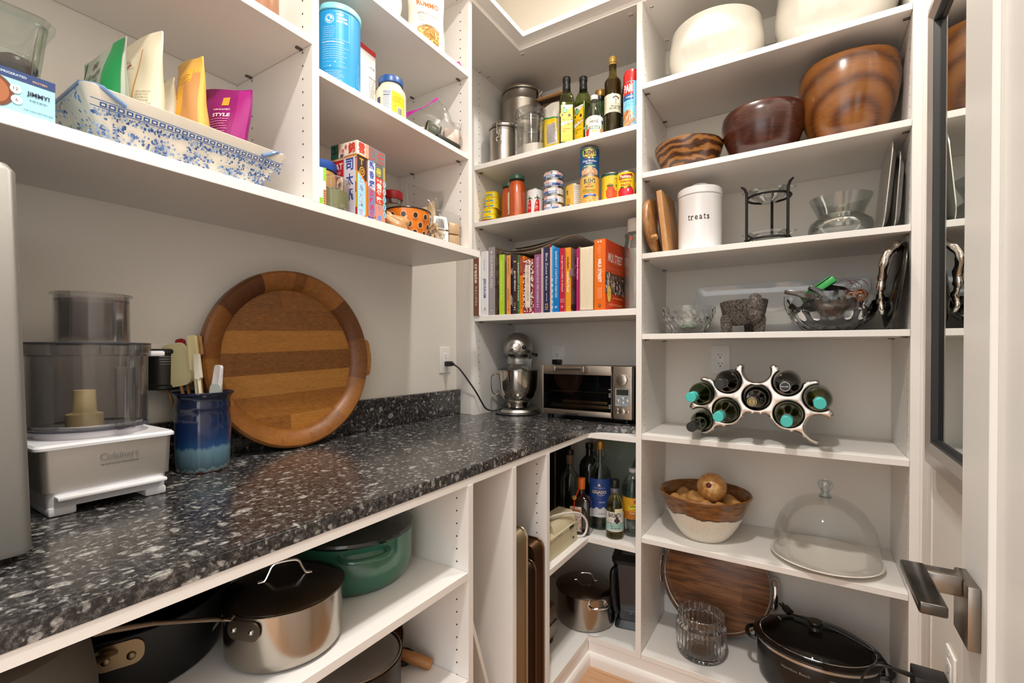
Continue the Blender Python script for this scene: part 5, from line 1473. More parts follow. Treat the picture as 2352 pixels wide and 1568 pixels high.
# magazines slumped over the books
MAGC = ['#cfc8be', '#8d6f60', '#d8d2c8', '#5a4f4a', '#c0b4a6']
for k in range(4):
    def sheet(u, v, k=k):
        x = -1.118 + .018 * k + u * (.345 - .02 * k)
        s = (x + 1.118) / .33
        z = .272 + .004 * k * (1 - .4 * u) + .030 * s - .024 * max(0, sin(pi * min(1, s * 1.15))) * (1 - .2 * k)
        return (x, BF + .020 + .004 * k + v * (.215), Z3 + z)
    g = G().grid(lambda u, v: sheet(u, v), 24, 3)
    bmesh.ops.solidify(g.bm, geom=g.bm.faces[:], thickness=.0026)
    solo('magazine', g, pm(MAGC[k], .45, bump=.5, bscale=40), ['lowest magazine lying across the tops of the cookbooks', 'second magazine lying across the cookbooks', 'third magazine lying across the cookbooks', 'topmost magazine lying across the cookbooks'][k], 'magazine', group='magazines lying on the cookbooks', ang=60)
# clear canister with a white lid behind the orange book
x, y = -.577, 1.845
t = thing('canister', 'clear canister with a white lid behind the large orange cookbook', 'canister', (x, y, Z3))
part('glass', G().lathe([(0, 0), (.046, 0), (.048, .003), (.048, .262), (.044, .275), (.043, .300), (.041, .300), (.042, .274), (.0455, .260), (.0455, .005), (0, .004)], 44), PLAST, t)
part('white_lid', G().cyl(.034, .312, .366, 44, bev=.003), pm('#e6e0d8', .45), t)
part('stopper', G().lathe([(0, .300), (.046, .300), (.047, .304), (.040, .311), (0, .3115)], 44), PLAST, t)
part('contents', G().cyl(.044, .006, .245, 36), pm('#b9b1a8', .7), t)
a = Art().blob(-.02, .285, .006, .008, '#d8562a').blob(.012, .280, .003, .007, '#d8562a')
a.cyl(.0485, tocam(x, y), t, 'orange_print')

# ================================================================= on the worktop in the corner
ZC = .9147
# stand mixer; local: front looks along -y
mx, my = -1.128, 1.845
rz = face_rz(mx, my)
t = thing('stand_mixer', 'silver stand mixer with a steel bowl in the corner of the worktop', 'mixer', (mx, my, ZC), rz)
MIXM = steel('silver_enamel', '#aaa8a4', .34, amt=.05)
def ov(cx, cy, rx, ry, z, n=40, p=2.4):
    out = []
    for k in range(n):
        A = 2 * pi * k / n
        c, s_ = cos(A), sin(A)
        out.append((cx + rx * abs(c) ** (2 / p) * (1 if c >= 0 else -1), cy + ry * abs(s_) ** (2 / p) * (1 if s_ >= 0 else -1), z))
    return out
part('base', G().loft([ov(0, .02, .098, .120, 0), ov(0, .02, .104, .126, .004), ov(0, .02, .105, .127, .014), ov(0, .02, .099, .121, .024), ov(0, .02, .080, .105, .030)]), MIXM, t)
part('column', G().loft([ov(0, .092, .062, .045, .026), ov(0, .094, .050, .042, .08), ov(0, .096, .046, .042, .16), ov(0, .096, .050, .046, .225), ov(0, .092, .055, .055, .245)]), MIXM, t)
# head: rings along y
def hring(y, rx, rz_, zc, n=36):
    return [(rx * cos(2 * pi * k / n), y, zc + rz_ * sin(2 * pi * k / n) * (1.0 if sin(2 * pi * k / n) > 0 else .72)) for k in range(n)]
part('head', G().loft([hring(-.112, .006, .006, .300), hring(-.110, .026, .026, .300), hring(-.100, .044, .046, .299), hring(-.080, .057, .060, .298), hring(-.04, .066, .070, .297), hring(.02, .070, .075, .296), hring(.08, .069, .076, .296), hring(.12, .060, .068, .296), hring(.143, .038, .046, .294), hring(.148, .010, .012, .292)]), MIXM, t)
part('head_collar', G().cyl(.048, .225, .262, 40, c=(0, -.045, 0), bev=.006), MIXM, t)
part('trim_band', G().loft([hring(-.1125, .0445, .005, .2665), hring(-.06, .0650, .006, .2665), hring(.02, .0712, .006, .2665), hring(.03, .0712, .006, .2665)], cap=False), CHROME, t)
part('hub_knob', G().at(Matrix.Translation((-.010, -.112, .300)) @ Matrix.Rotation(pi / 2, 4, 'X')).lathe([(0, .012), (.017, .012), (.020, .010), (.021, .004), (.022, 0), (.022, -.012)], 36).m(0).box(-.018, .018, -.003, .003, .012, .0145, .001, 1), CHROME, t)
part('hub_screw', G().ball((.026, -.112, .302), .0092, 20, 12), BLACKP, t)
o = part('speed_lever', G().tube([(.060, -.035, .268), (.078, -.045, .268)], .0025, 8).ball((.081, -.047, .268), .0085, 18, 12), BLACKP, t)
o = part('lock_lever', G().ball((.066, .01, .272), .007, 16, 10), BLACKP, t)
a = Art().text('KitchenAid', -.006, 0, '#2e2b29', w=.052, ht=.007, bold=.04)
a.build(lambda px, py, l: (px, -.1055 + .0022 * (px / .03) ** 2 * 3 - l, .2560 + py), 'lettering', t, cut=.01)
by = -.045
g = G().lathe([(0, .0315), (.042, .0315), (.047, .034), (.046, .046), (.049, .056), (.062, .066), (.080, .088), (.089, .120), (.092, .165), (.093, .196), (.0955, .198), (.0955, .2005), (.0925, .2005), (.0905, .165), (.087, .120), (.078, .091), (.06, .069), (0, .062)], 64, c=(0, by, 0))
bw = part('bowl', g, pm('#b9b2a9', .09, 1.0), t)
g = G().tube(smooth([(-.088, by - .010, .180), (-.104, by - .014, .182), (-.118, by - .017, .172), (-.121, by - .018, .140), (-.116, by - .017, .105), (-.102, by - .014, .092), (-.083, by - .010, .098)]), .0065, 10, flat=.45)
part('bowl_handle', g, pm('#c4bdb4', .1, 1.0), bw)
g = G().lathe([(.050, .214), (.098, .203), (.099, .2008), (.097, .2008), (.050, .2125)], 56, c=(0, by, 0), closed=True)
g.loft([[(-.062, by - .075, .206), (.055, by - .082, .206)], [(-.085, by - .100, .252), (.060, by - .105, .252)]], cap=False, closed=False)
part('pouring_shield', g, PLAST, t)
# cord to the left outlet
pts = [(-1.345, 1.603, 1.143), (-1.315, 1.600, 1.143), (-1.285, 1.615, 1.120), (-1.235, 1.655, 1.030), (-1.215, 1.680, .975), (-1.205, 1.695, .948), (-1.19, 1.715, .936), (-1.165, 1.745, .938), (-1.158, 1.79, .945), (-1.16, 1.86, .940)]
MXM = (Matrix.Translation((mx, my, ZC)) @ Matrix.Rotation(rz, 4, 'Z')).inverted()
t = part('power_cord', G().at(MXM).tube(smooth(pts[1:]), .0036, 10), BLACKP, t)
part('plug', G().at(MXM).box(-1.352, -1.322, 1.589, 1.617, 1.133, 1.155, .004, 3).tube([(-1.33, 1.600, 1.143), (-1.306, 1.601, 1.143)], [.009, .005], 10), BLACKP, t)

# toaster oven
ox0, ox1, oy = -.968, -.566, 1.772
ow, od, oz0, oz1 = ox1 - ox0, .236, .020, .226
t = thing('toaster_oven', 'steel toaster oven with a glass door in the corner of the worktop', 'oven', (ox0, oy, ZC))
OVS = steel('oven_steel', '#a89c90', .38, (1, 120, 120))
part('body', G().box(.004, ow, .012, od, oz0, oz1 - .004, .004, 2), steel('oven_side_steel', '#6a625a', .4), t)
for px in (.03, ow - .035):
    part('foot', G().cyl(.012, 0, oz0 + .001, 20, c=(px, .035, 0), r2=.015), BLACKP, t)
    part('foot', G().cyl(.012, 0, oz0 + .001, 20, c=(px, od - .03, 0), r2=.015), BLACKP, t)
dw = .318
# cavity front + door
part('cavity', G().box(.012, dw - .004, .0105, .0118, oz0 + .02, oz1 - .035), pm('#0f0d0c', .25), t)
g = G().box(0, .012, 0, .012, oz0, oz1, .002, 2).box(.012, dw, 0, .012, oz1 - .038, oz1, .002, 2).box(.012, dw, 0, .012, oz0, oz0 + .022, .002, 2)
dr = part('door', g, OVS, t)
part('door_glass', G().box(.0122, dw, .003, .0045, oz0 + .0222, oz1 - .0382), clearm('oven_glass', (.60, .58, .56), .35, .35), dr)
part('door_edge', G().box(dw - .004, dw, -.0005, .010, oz0 + .0005, oz1 - .0005), CHROME, dr)
g = G().tube([(.085, -.024, oz1 - .010), (.200, -.024, oz1 - .010)], .0085, 16)
part('handle', g.m(1).box(.072, .087, -.033, -.002, oz1 - .026, oz1 - .001, .006, 3).box(.198, .216, -.033, -.002, oz1 - .030, oz1 - .001, .006, 3), [STEELP, pm('#8d857b', .35, .8)], dr)
a = Art().rect(.145 - .03, .0, .145 + .03, .008, '#2a2624')  # flat dark patch: the shade of a door recess put into colour
a.face((0, -.0004, oz0), (1, 0, 0), (0, 0, 1), dr, 'painted_recess_shade')
RK = pm('#a8906a', .3, 1.0)
g = G().tube([(.035, .0075, .118), (dw - .02, .0075, .118)], .0016, 8)
for k in range(15): g.tube([(.045 + .0175 * k, .0075, .118), (.045 + .0175 * k, .0085, .1215)], .0013, 6)
part('wire_rack', g, RK, t)
g = G().box(.045, dw - .016, .006, .0102, .052, .066, .002, 2).box(.100, dw - .022, .007, .0102, .070, .083, .002, 2)
part('baking_tray', g, pm('#9a8565', .35, .9), t)
# control panel
g = G().box(dw + .004, ow - .002, -.001, .012, oz0 - .002, oz1, .004, 3)
cp = part('control_panel', g, OVS, t)
pc = (dw + ow) / 2 + .001
def ycyl(px, pz, r, d, mat, name, parent, y0=-.001, bev=.002):
    M = Matrix.Translation((px, y0, pz)) @ Matrix.Rotation(pi / 2, 4, 'X')
    return part(name, G().at(M).cyl(r, 0, d, 36, bev=bev), mat, parent)
BRS = pm('#b8b0a6', .25, 1.0)
ycyl(pc, oz1 - .052, .0225, .016, BRS, 'knob', cp)
ycyl(pc, oz0 + .030, .0125, .006, BRS, 'button', cp)
for px, pz in ((-.021, .038), (-.021, .024), (.021, .029)): ycyl(pc + px, oz0 + pz, .006, .003, BRS, 'button', cp, bev=.001)
part('display_panel', G().box(pc - .029, pc + .029, -.0025, -.0008, .070, .140, .001, 1), pm('#a9b3bb', .35, .5), cp)
part('display_screen', G().box(pc - .024, pc + .024, -.0032, -.002, .114, .136, .0008, 1), pm('#30342a', .2), cp)
for px, pz in ((-.018, .092), (.018, .092), (0, .1005), (0, .0835)): ycyl(pc + px, pz, .0072, .003, pm('#c0c4c8', .3, .6), 'button', cp, y0=-.0025, bev=.001)
a = Art().poly([(-.002, .0985), (.002, .0985), (0, .1025)], '#222').poly([(-.002, .0855), (.002, .0855), (0, .0815)], '#222').lines(-.022, -.012, .105, 2, .003, '#444', .0009).lines(.012, .022, .105, 2, .003, '#444', .0009)
for k in range(9):
    A = radians(-40 + 260 * k / 8); a.rect(.032 * cos(A) - .003, oz1 - .052 + .032 * sin(A), .032 * cos(A) + .003, oz1 - .0512 + .032 * sin(A), '#3a3430')
a.face((pc, -.0058, 0), (1, 0, 0), (0, 0, 1), cp, 'panel_print')
a = Art()
for zz, n in ((.132, 1), (.115, 3), (.070, 3)):
    for q in range(n): a.rect(dw - .014, zz - .006 * q, dw - .006, zz - .006 * q + .0022, '#c8c8c8')
a.face((0, .0028, 0), (1, 0, 0), (0, 0, 1), dr, 'door_print')
t = thing('wall_plug', 'black plug behind the top of the toaster oven', 'plug', (-1.005, BW - .0085, 1.148))
part('plug_body', G().box(-.020, .020, -.034, 0, -.012, .012, .004, 2), BLACKP, t)
# ================================================================= tall unit: shelf by shelf
zA, zB, zC_, zD_, zE, zF, zG = (ZS[k] + .0004 for k in 'ABCDEFG')
# ---- top shelf: two white bowls
def lathe_bowl(prof_o, th):
    """outer profile points from the foot up; adds an inner wall"""
    inner = [(max(r - th, 0), z + (th if i == 0 else 0)) for i, (r, z) in enumerate(prof_o)][::-1]
    top = prof_o[-1]
    return prof_o + [(top[0] - th * .3, top[1] + th * .35), (top[0] - th * .7, top[1] + th * .35)] + inner + [(0, prof_o[0][1] + th)]
WGL = pm('#dedad0', .12, coat=.5)
def white_bowl(label, x, y, R, H, k):
    p = [(0, 0), (R * .40, 0), (R * .62, H * .06), (R * .86, H * .24), (R * .98, H * .48), (R, H * .66), (R * .97, H * .86), (R * .945, H)]
    # smooth the profile
    q = []
    for i in range(len(p) - 1):
        p0, p1, p2, p3 = p[max(i - 1, 0)], p[i], p[i + 1], p[min(i + 2, len(p) - 1)]
        for s in range(5):
            u = s / 5
            f = lambda j: .5 * (2 * p1[j] + (p2[j] - p0[j]) * u + (2 * p0[j] - 5 * p1[j] + 4 * p2[j] - p3[j]) * u * u + (3 * p1[j] - p0[j] - 3 * p2[j] + p3[j]) * u ** 3)
            q.append((max(0, f(0)), max(0, f(1))))
    q.append(p[-1])
    return solo('bowl', G().lathe(lathe_bowl(q, .005), 72), WGL, label, 'bowl', (x, y, zA), group='white serving bowls')
white_bowl('white serving bowl left of the two on the top shelf', -.287, 1.845, .160, .192, 0)
white_bowl('larger white serving bowl cut off by the top of the view', .068, 1.850, .168, .232, 1)

# ---- three wooden bowls
def wood_bowl_mat(name, c1, c2, c3, kind):
    m, nt, b = newmat(name)
    wv = nt.nodes.new('ShaderNodeTexWave')
    if kind == 'zebra':
        wv.wave_type = 'BANDS'; wv.bands_direction = 'Z'
        wv.inputs['Scale'].default_value = 9; wv.inputs['Distortion'].default_value = 9; wv.inputs['Detail'].default_value = 4; wv.inputs['Detail Scale'].default_value = 1.3
        nt.links.new(coords(nt, (1, 1, 1.6), (.12, .1, 0)), wv.inputs['Vector'])
        col = ramp(nt, wv.outputs['Fac'], [(.28, c1), (.42, c2), (.8, c3)])
    elif kind == 'rings':
        wv.wave_type = 'RINGS'; wv.rings_direction = 'SPHERICAL'
        wv.inputs['Scale'].default_value = 4.2; wv.inputs['Distortion'].default_value = 2.6; wv.inputs['Detail'].default_value = 4; wv.inputs['Detail Scale'].default_value = .9
        nt.links.new(coords(nt, (1, 1, 1.15), (0, 0, .2), (-.055, .13, -.04)), wv.inputs['Vector'])
        col = ramp(nt, wv.outputs['Fac'], [(0, c1), (.22, c2), (.8, c3)])
        f0 = noise(nt, coords(nt, (1, 1, 1)), 5, 3, .5)
        col = mix(nt, mathn(nt, 'MULTIPLY', f0, .7), col, c1, 'MIX')
    else:
        col = ramp(nt, noise(nt, coords(nt, (3, 3, 40), (.5, .25, .3)), 3, 8, .6, .5), [(.3, c1), (.5, c2), (.72, c3)])
    f = noise(nt, coords(nt, (6, 6, 90), (.15, .1, 0)), 5, 5, .6)
    col = mix(nt, .22, col, ramp(nt, f, [(.35, c1), (.65, c3)]))
    nt.links.new(col, b.inputs['Base Color'])
    b.inputs['Roughness'].default_value = .25; b.inputs['Coat Weight'].default_value = .35; b.inputs['Coat Roughness'].default_value = .12
    return m
def wood_bowl(label, x, y, prof, th, mat, rz=0, wob=0.0):
    g = G().lathe(lathe_bowl(prof, th), 72, fn=(lambda A, j, r, z: (r * (1 + wob * cos(2 * A)), z + wob * .25 * z * cos(3 * A + 1))) if wob else None)
    return solo('wooden_bowl', g, mat, label, 'bowl', (x, y, zB), rz, ang=50)
wood_bowl('small zebra-striped wooden bowl left on its shelf', -.372, 1.808, [(0, 0), (.062, 0), (.070, .003), (.090, .030), (.106, .060), (.117, .092), (.119, .104)], .006, wood_bowl_mat('striped_wood', '#2c150a', '#4a2712', '#a06a34', 'zebra'))
wood_bowl('dark red brown wooden bowl in the middle of three', -.132, 1.815, [(0, 0), (.070, 0), (.080, .004), (.103, .045), (.119, .092), (.127, .132), (.123, .158), (.119, .164)], .007, wood_bowl_mat('dark_wood', '#2b100b', '#3d1a10', '#57291a', 'plain'), 0, .012)
wood_bowl('large ring-grained wooden bowl at the right, nearly shelf high', .104, 1.832, [(0, 0), (.066, 0), (.076, .004), (.102, .050), (.121, .110), (.131, .170), (.131, .222), (.127, .246), (.124, .252)], .008, wood_bowl_mat('ringed_wood', '#4a250f', '#7d481e', '#a0662e', 'rings'), 0, .02)

# ---- boards, treats canister, stand, glass bowl, trays
OAKB = wood('light_board_wood', '#8f6038', '#b4844f', '#cba06a', (22, 3, 3), .45)
def disc_board(r, th, n=56, bev=.005):
    return G().cyl(r, -th / 2, th / 2, n, bev=bev)
t = thing('chopping_board', 'round wooden board with a short peg handle at the left post', 'board', (-.4775, 1.752, zC_ + .105), rot=(0, radians(84), radians(-4)))
part('board', disc_board(.1045, .022, bev=.008), wood('olive_board_wood', '#6d4424', '#946035', '#b98a52', (3, 3, 22), .4), t)
part('peg_handle', G().at(Matrix.Translation((.060, -.090, .012))).cyl(.010, 0, .022, 20, bev=.004), wood('peg_wood', '#8a5a30', '#a8743f', '#b98a52', (8, 8, 8), .45), t)
t = thing('tray', 'grey oval tray standing between the two wooden boards', 'tray', (-.4565, 1.800, zC_ + .082), rot=(0, radians(83.5), 0))
part('tray_body', G().cyl(.080, -.003, .003, 48, bev=.0015), pm('#5d6368', .4, .4), t)
t = thing('chopping_board', 'rectangular wooden board leaning against the white canister', 'board', (-.439, 1.712, zC_), rot=(0, radians(-6.5), radians(-2)))
g = G().box(0, .020, 0, .17, 0.001, .228, .003, 2)
part('board', g, wood('beech_board_wood', '#a87444', '#c2905a', '#d3a874', (22, 22, 3), .5), t)
part('dark_edge_strip', G().box(-.0045, -.0002, .001, .169, .001, .227, .001, 1), pm('#4a1f18', .5), t)
x, y, R = -.3265, 1.776, .0735
t = thing('treat_canister', 'white lidded canister with treats written in black', 'canister', (x, y, zC_))
part('pot', G().lathe([(0, 0), (R - .004, 0), (R - .001, .003), (R - .001, .182), (R + .0002, .186), (R + .0002, .190), (R - .004, .192), (0, .192)], 72), pm('#e8e8ea', .1, coat=.5), t)
ld = part('lid', G().lathe([(0, .1925), (R - .002, .1925), (R + .0015, .1945), (R + .0015, .214), (R - .002, .2185), (R - .012, .220), (R * .5, .225), (0, .2265)], 72), pm('#e8e8ea', .1, coat=.5), t)
A = tocam(x, y)
px_, py_ = cos(A + pi / 2), sin(A + pi / 2)
part('lid_handle', G().tube([(px_ * q, py_ * q, z) for q, z in smooth([(-.030, 0, .2235), (-.026, 0, .236), (-.012, 0, .243), (.012, 0, .243), (.026, 0, .236), (.030, 0, .2235)], 4) for q, z in [(q, z)]] if False else [(px_ * v.x, py_ * v.x, v.z) for v in smooth([(-.030, 0, .2235), (-.026, 0, .236), (-.012, 0, .243), (.012, 0, .243), (.026, 0, .236), (.030, 0, .2235)], 4)], .0042, 10), pm('#e8e8ea', .1, coat=.5), ld)
a = Art(.3)
def serif(a, x, y, hgt, col):
    # slab serif look: letters widened with small feet
    cx = x
    for ch, wd, lo, hi in (('t', .40, 0, .95), ('r', .52, 0, .72), ('e', .58, 0, .72), ('a', .58, 0, .72), ('t', .40, 0, .95), ('s', .50, 0, .72)):
        a.text(ch, cx + wd * hgt / 2, y + hgt * hi / 2, col, w=wd * hgt * .86, ht=hgt * hi, bold=.012)
        if ch in 'r': a.rect(cx - .001, y, cx + wd * hgt * .55, y + hgt * .07, col).rect(cx - .001, y + hgt * .62, cx + wd * hgt * .25, y + hgt * .69, col)
        cx += wd * hgt + .0022
serif(a, -.040, .101, .0205, '#33261f')
a.cyl(R - .001, A, t, 'lettering')

IRON = pm('#1b1a1b', .5, .4)
x, y = -.112, 1.798
t = thing('plate_stand', 'black wrought iron stand holding two small glass dishes', 'stand', (x, y, zC_))
ring_z = (.022, .165)
Rr = .070
posts = [radians(d) for d in (205, 325, 85)]
for A in posts:
    c, s = cos(A), sin(A)
    o = part('post', G().tube([(Rr * c, Rr * s, .001), (Rr * c, Rr * s, .165), (Rr * c * 1.01, Rr * s * 1.01, .182), (Rr * c * 1.10, Rr * s * 1.10, .196), (Rr * c * 1.26, Rr * s * 1.26, .203)], [.0046, .0046, .0046, .0044, .003], 10), IRON, t)
    part('collar', G().tube([(Rr * c + .0058 * cos(q), Rr * s + .0058 * sin(q), .022) for q in [2 * pi * k / 14 for k in range(14)]], .002, 6, closed=True), IRON, t)
    part('brace', G().tube([(Rr * c, Rr * s, .052), (Rr * c * .96, Rr * s * .96, .040), (Rr * c * .80 - .02 * s, Rr * s * .80 + .02 * c, .024)], .0035, 8), IRON, t)
for z in ring_z:
    part('ring', G().tube([((Rr - .005) * cos(2 * pi * k / 40), (Rr - .005) * sin(2 * pi * k / 40), z) for k in range(40)], .004, 8, closed=True), IRON, t)
def glass_dish(label, z):
    t = thing('glass_dish', label, 'dish', (x, y, zC_ + z), group='glass dishes in the iron stand')
    part('dish', G().lathe([(0, 0), (.020, 0), (.022, .003), (.040, .014), (.056, .028), (.064, .040), (.0655, .0405), (.058, .027), (.041, .0165), (.021, .006), (0, .005)], 48), GLASST, t)
    for sg in (-1, 1):
        part('dish_handle', G().tube([(sg * .062, -.012, .039), (sg * .074, -.010, .041), (sg * .079, 0, .042), (sg * .074, .010, .041), (sg * .062, .012, .039)], .0028, 8), GLASST, t)
    return t
glass_dish('glass dish in the lower ring of the iron stand', .0045)
glass_dish('glass dish in the upper ring of the iron stand', .1475)
x, y = .087, 1.812
t = thing('glass_vase_bowl', 'squat clear glass bowl with a flared neck', 'bowl', (x, y, zC_))
p = [(0, 0), (.050, 0), (.070, .006), (.085, .022), (.088, .038), (.082, .056), (.066, .068), (.061, .076), (.066, .092), (.076, .112), (.084, .132)]
part('glass', G().lathe(p + [(.082, .1325)] + [(max(0, r - .0028), z + .001) for r, z in p[::-1][:-2]] + [(0, .006)], 64), clearm('bowl_glass', (.972, .985, .98), .75, .42), t)
PEW = pm('#c4c1bb', .3, .6, bump=.25, bscale=70)
def upright_tray(name, label, x, y, h, ln, th, lean, mat, rad, z0, parts=None):
    t = thing(name, label, 'tray', (x, y, z0), rot=(0, radians(lean), 0))
    poly = rrect(0.001, 0.001, ln, h, rad, 7)
    ring = lambda d, xx: [(xx, a + (d if a < ln / 2 else -d), b + (d if b < h / 2 else -d)) for a, b in poly]
    g = G().loft([ring(.028, 0), ring(.022, -.002), ring(.010, -.011), ring(.0, -.012), ring(.0, -.0145), ring(.012, -.0135), ring(.025, -.0045), ring(.030, -.0030)], cap=True)
    part('tray_body', g, mat, t)
    return t
upright_tray('metal_tray', 'ornate pewter tray standing against the right side panel', .196, 1.700, .258, .26, .012, 5.0, PEW, .05, zC_)
upright_tray('metal_tray', 'plain grey tray behind the ornate pewter one', .223, 1.712, .225, .22, .010, 3.2, pm('#b9b8b5', .25, .6), .035, zC_)

# ---- crystal bowls, stone mortar, platter, metal platter
def crystal_bowl(name, label, x, y, z, R, H, n, depth, mat, foot=.5, k=1.0):
    p = [(R * foot, 0), (R * (foot + .12), H * .05), (R * .80, H * .28), (R * .94, H * .52), (R, H * .78), (R * .985, H)]
    th = .0042
    full = [(0, .001)] + p + [(p[-1][0] - th, H)] + [(r - th, zz + .002) for r, zz in p[::-1][1:]] + [(0, .007)]
    q = []
    for i in range(len(full) - 1):
        for s in range(4):
            u = s / 4; q.append((full[i][0] + (full[i + 1][0] - full[i][0]) * u, full[i][1] + (full[i + 1][1] - full[i][1]) * u))
    q.append(full[-1])
    outer_last = 4 * len(p)
    def fn(A, j, r, zz):
        if 4 <= j <= outer_last and zz < H * .94:
            w = sin(pi * min(1, zz / (H * .94)))
            r = r - depth * w * (abs(sin(n / 2 * A + 6 * zz / H * k)) + .6 * abs(sin(n / 2 * A - 6 * zz / H * k)))
        return (r, zz)
    t = thing(name, label, 'bowl', (x, y, z))
    part('cut_glass', G().lathe(q, n * 8, fn=fn), mat, t, ang=25)
    return t
crystal_bowl('crystal_bowl', 'cut crystal bowl with a smaller glass bowl inside, by the left post', -.372, 1.812, zD_, .094, .100, 18, .0036, CRYST)
crystal_bowl('crystal_bowl', 'small crystal bowl nested inside the larger crystal bowl', -.372, 1.812, zD_ + .0075, .058, .050, 16, .0012, GLASS, .4)
solo('green_snack_stick', G().tube([(-.030, -.006, 0), (.0, .002, .003), (.030, -.004, 0)], .0045, 8).tube([(-.026, .008, .004), (.026, .010, .006)], .0045, 8).tube([(-.028, .0, .010), (.0, .004, .013), (.028, .002, .010)], .0045, 8), pm('#5d8f38', .4), 'green pieces lying in the small crystal bowl', 'food', (-.372, 1.812, zD_ + .022))
def stone():
    m, nt, b = newmat('basalt_stone')
    f = noise(nt, coords(nt), 160, 5, .7)
    nt.links.new(ramp(nt, f, [(.36, '#1e1a18'), (.52, '#57504b'), (.64, '#7a726b'), (.75, '#a39b92')]), b.inputs['Base Color'])
    b.inputs['Roughness'].default_value = .9
    bp = nt.nodes.new('ShaderNodeBump'); bp.inputs['Strength'].default_value = .9; bp.inputs['Distance'].default_value = .003
    nt.links.new(f, bp.inputs['Height']); nt.links.new(bp.outputs['Normal'], b.inputs['Normal'])
    return m
t = thing('stone_mortar', 'dark stone mortar shaped like a small pig on three legs', 'mortar', (-.184, 1.775, zD_), face_rz(-.184, 1.775))
ST = stone()
g = G().lathe([(0, .026), (.030, .028), (.052, .040), (.066, .062), (.073, .098), (.074, .107), (.068, .110), (.060, .106), (.050, .070), (.030, .056), (0, .052)], 44, fn=lambda A, j, r, z: (r * (1 + .01 * sin(5 * A)), z + .003 * cos(A)))
part('mortar_bowl', g, ST, t, ang=60)
part('head', G().ball((.034, -.062, .078), (.027, .024, .042), 22, 16, lambda d: 1 + (.18 * max(0, d.z) if abs(d.x) < .6 else 0)).ball((.034, -.068, .058), (.022, .020, .026), 18, 12), ST, t, ang=70)
for px, py in ((-.052, -.026), (.046, -.040), (.020, .055)):
    part('leg', G().lathe([(0, 0), (.015, 0), (.0165, .004), (.020, .045), (.016, .060), (0, .062)], 20, c=(px, py, 0)), ST, t, ang=60)
# rectangular white platter leaning at the back
t = thing('platter', 'long white rectangular platter leaning at the back of its shelf', 'platter', (-.100, 1.958, zD_), rot=(radians(-12), 0, 0))
poly = rrect(-.280, .001, .280, .200, .018, 6)
def pring(d, yy): return [(a + (d if a < 0 else -d), yy, b + (d if b < .1 else -d)) for a, b in poly]
part('platter_body', G().loft([pring(.012, .018), pring(.0, .003), pring(.0, 0), pring(.004, -.001), pring(.020, .010), pring(.040, .012)]), pm('#dcdfe0', .06, coat=.6), t)
# large crystal bowl full of odds and ends
bx, by = .062, 1.808
crystal_bowl('crystal_bowl', 'large cut crystal bowl full of hair clips and ribbons', bx, by, zD_, .131, .118, 16, .0055, CRYST, .45, .7)
GRN = pm('#2fae4a', .3)
g = G()
M = Matrix.Rotation(radians(-36), 4, 'Y')
o = solo('bag_clip', g.at(M).box(-.055, .055, -.012, .012, -.010, .010, .004, 2).box(-.052, .050, -.013, .013, .0115, .015, .001, 1), GRN, 'bright green plastic clip sticking up from the large crystal bowl', 'clip', (.028, 1.775, zD_ + .132), radians(-6))
solo('hair_clip', G().at(Matrix.Rotation(radians(12), 4, 'Y')).box(-.042, .042, -.008, .008, -.007, .007, .003, 2), pm('#3a2c1c', .2, coat=.5, bump=.2, bscale=40), 'tortoiseshell hair clip resting on the left rim of the crystal bowl', 'clip', (-.022, 1.752, zD_ + .121))
solo('hair_clip', G().at(Matrix.Rotation(radians(25), 4, 'Y')).box(-.030, .030, -.012, .012, -.008, .008, .004, 2), pm('#101013', .2, coat=.4), 'black hair clip next to the tortoiseshell one', 'clip', (.030, 1.742, zD_ + .125))
solo('pouch', G().ball((0, 0, 0), (.045, .034, .030), 24, 14, lambda d: 1 + .08 * sin(6 * d.x + 3 * d.z)), pm('#14171f', .6), 'dark navy cloth pouch behind the green clip', 'pouch', (.068, 1.835, zD_ + .122))
solo('pouch', G().ball((0, 0, 0), (.108, .106, .046), 28, 16, lambda d: 1 + .05 * sin(7 * d.x + 5 * d.y) + .04 * sin(11 * d.y)), pm('#1d1817', .5), 'dark bundle filling the bottom of the large crystal bowl', 'pouch', (.062, 1.808, zD_ + .064))
rr = random.Random(20)
g = G()
for k in range(5):
    A0 = rr.uniform(0, 6); c = (rr.uniform(-.02, .02), rr.uniform(-.02, .02), rr.uniform(-.005, .012)); q0 = rr.uniform(.014, .026)
    for s in range(14):
        a1 = A0 + s * .45; a2 = a1 + .45; w = .013
        P1 = [(c[0] + q0 * cos(q), c[1] + q0 * .7 * sin(q) * .5 - w * e, c[2] + q0 * sin(q)) for q in (a1, a2) for e in (0, 1)]
        V = [g.v(p) for p in P1]; g.f([V[0], V[1], V[3], V[2]])
bmesh.ops.solidify(g.bm, geom=g.bm.faces[:], thickness=.0012)
solo('ribbon', g, pm('#c0401c', .3), 'curled orange red ribbon in the right of the crystal bowl', 'ribbon', (.108, 1.775, zD_ + .130))
g = G()
for k in range(4):
    c = (rr.uniform(-.028, .028), rr.uniform(-.015, .015), rr.uniform(-.012, .004)); q0 = rr.uniform(.010, .020); ti = rr.uniform(-.6, .6)
    g.tube([(c[0] + q0 * cos(2 * pi * s / 18), c[1] + q0 * sin(2 * pi * s / 18) * sin(ti), c[2] + q0 * sin(2 * pi * s / 18) * cos(ti)) for s in range(18)], .0024, 6, closed=True)
solo('metallic_ribbon', g, pm('#c08a5c', .18, 1.0), 'copper coloured shiny ribbon loops in the crystal bowl', 'ribbon', (.125, 1.745, zD_ + .116))
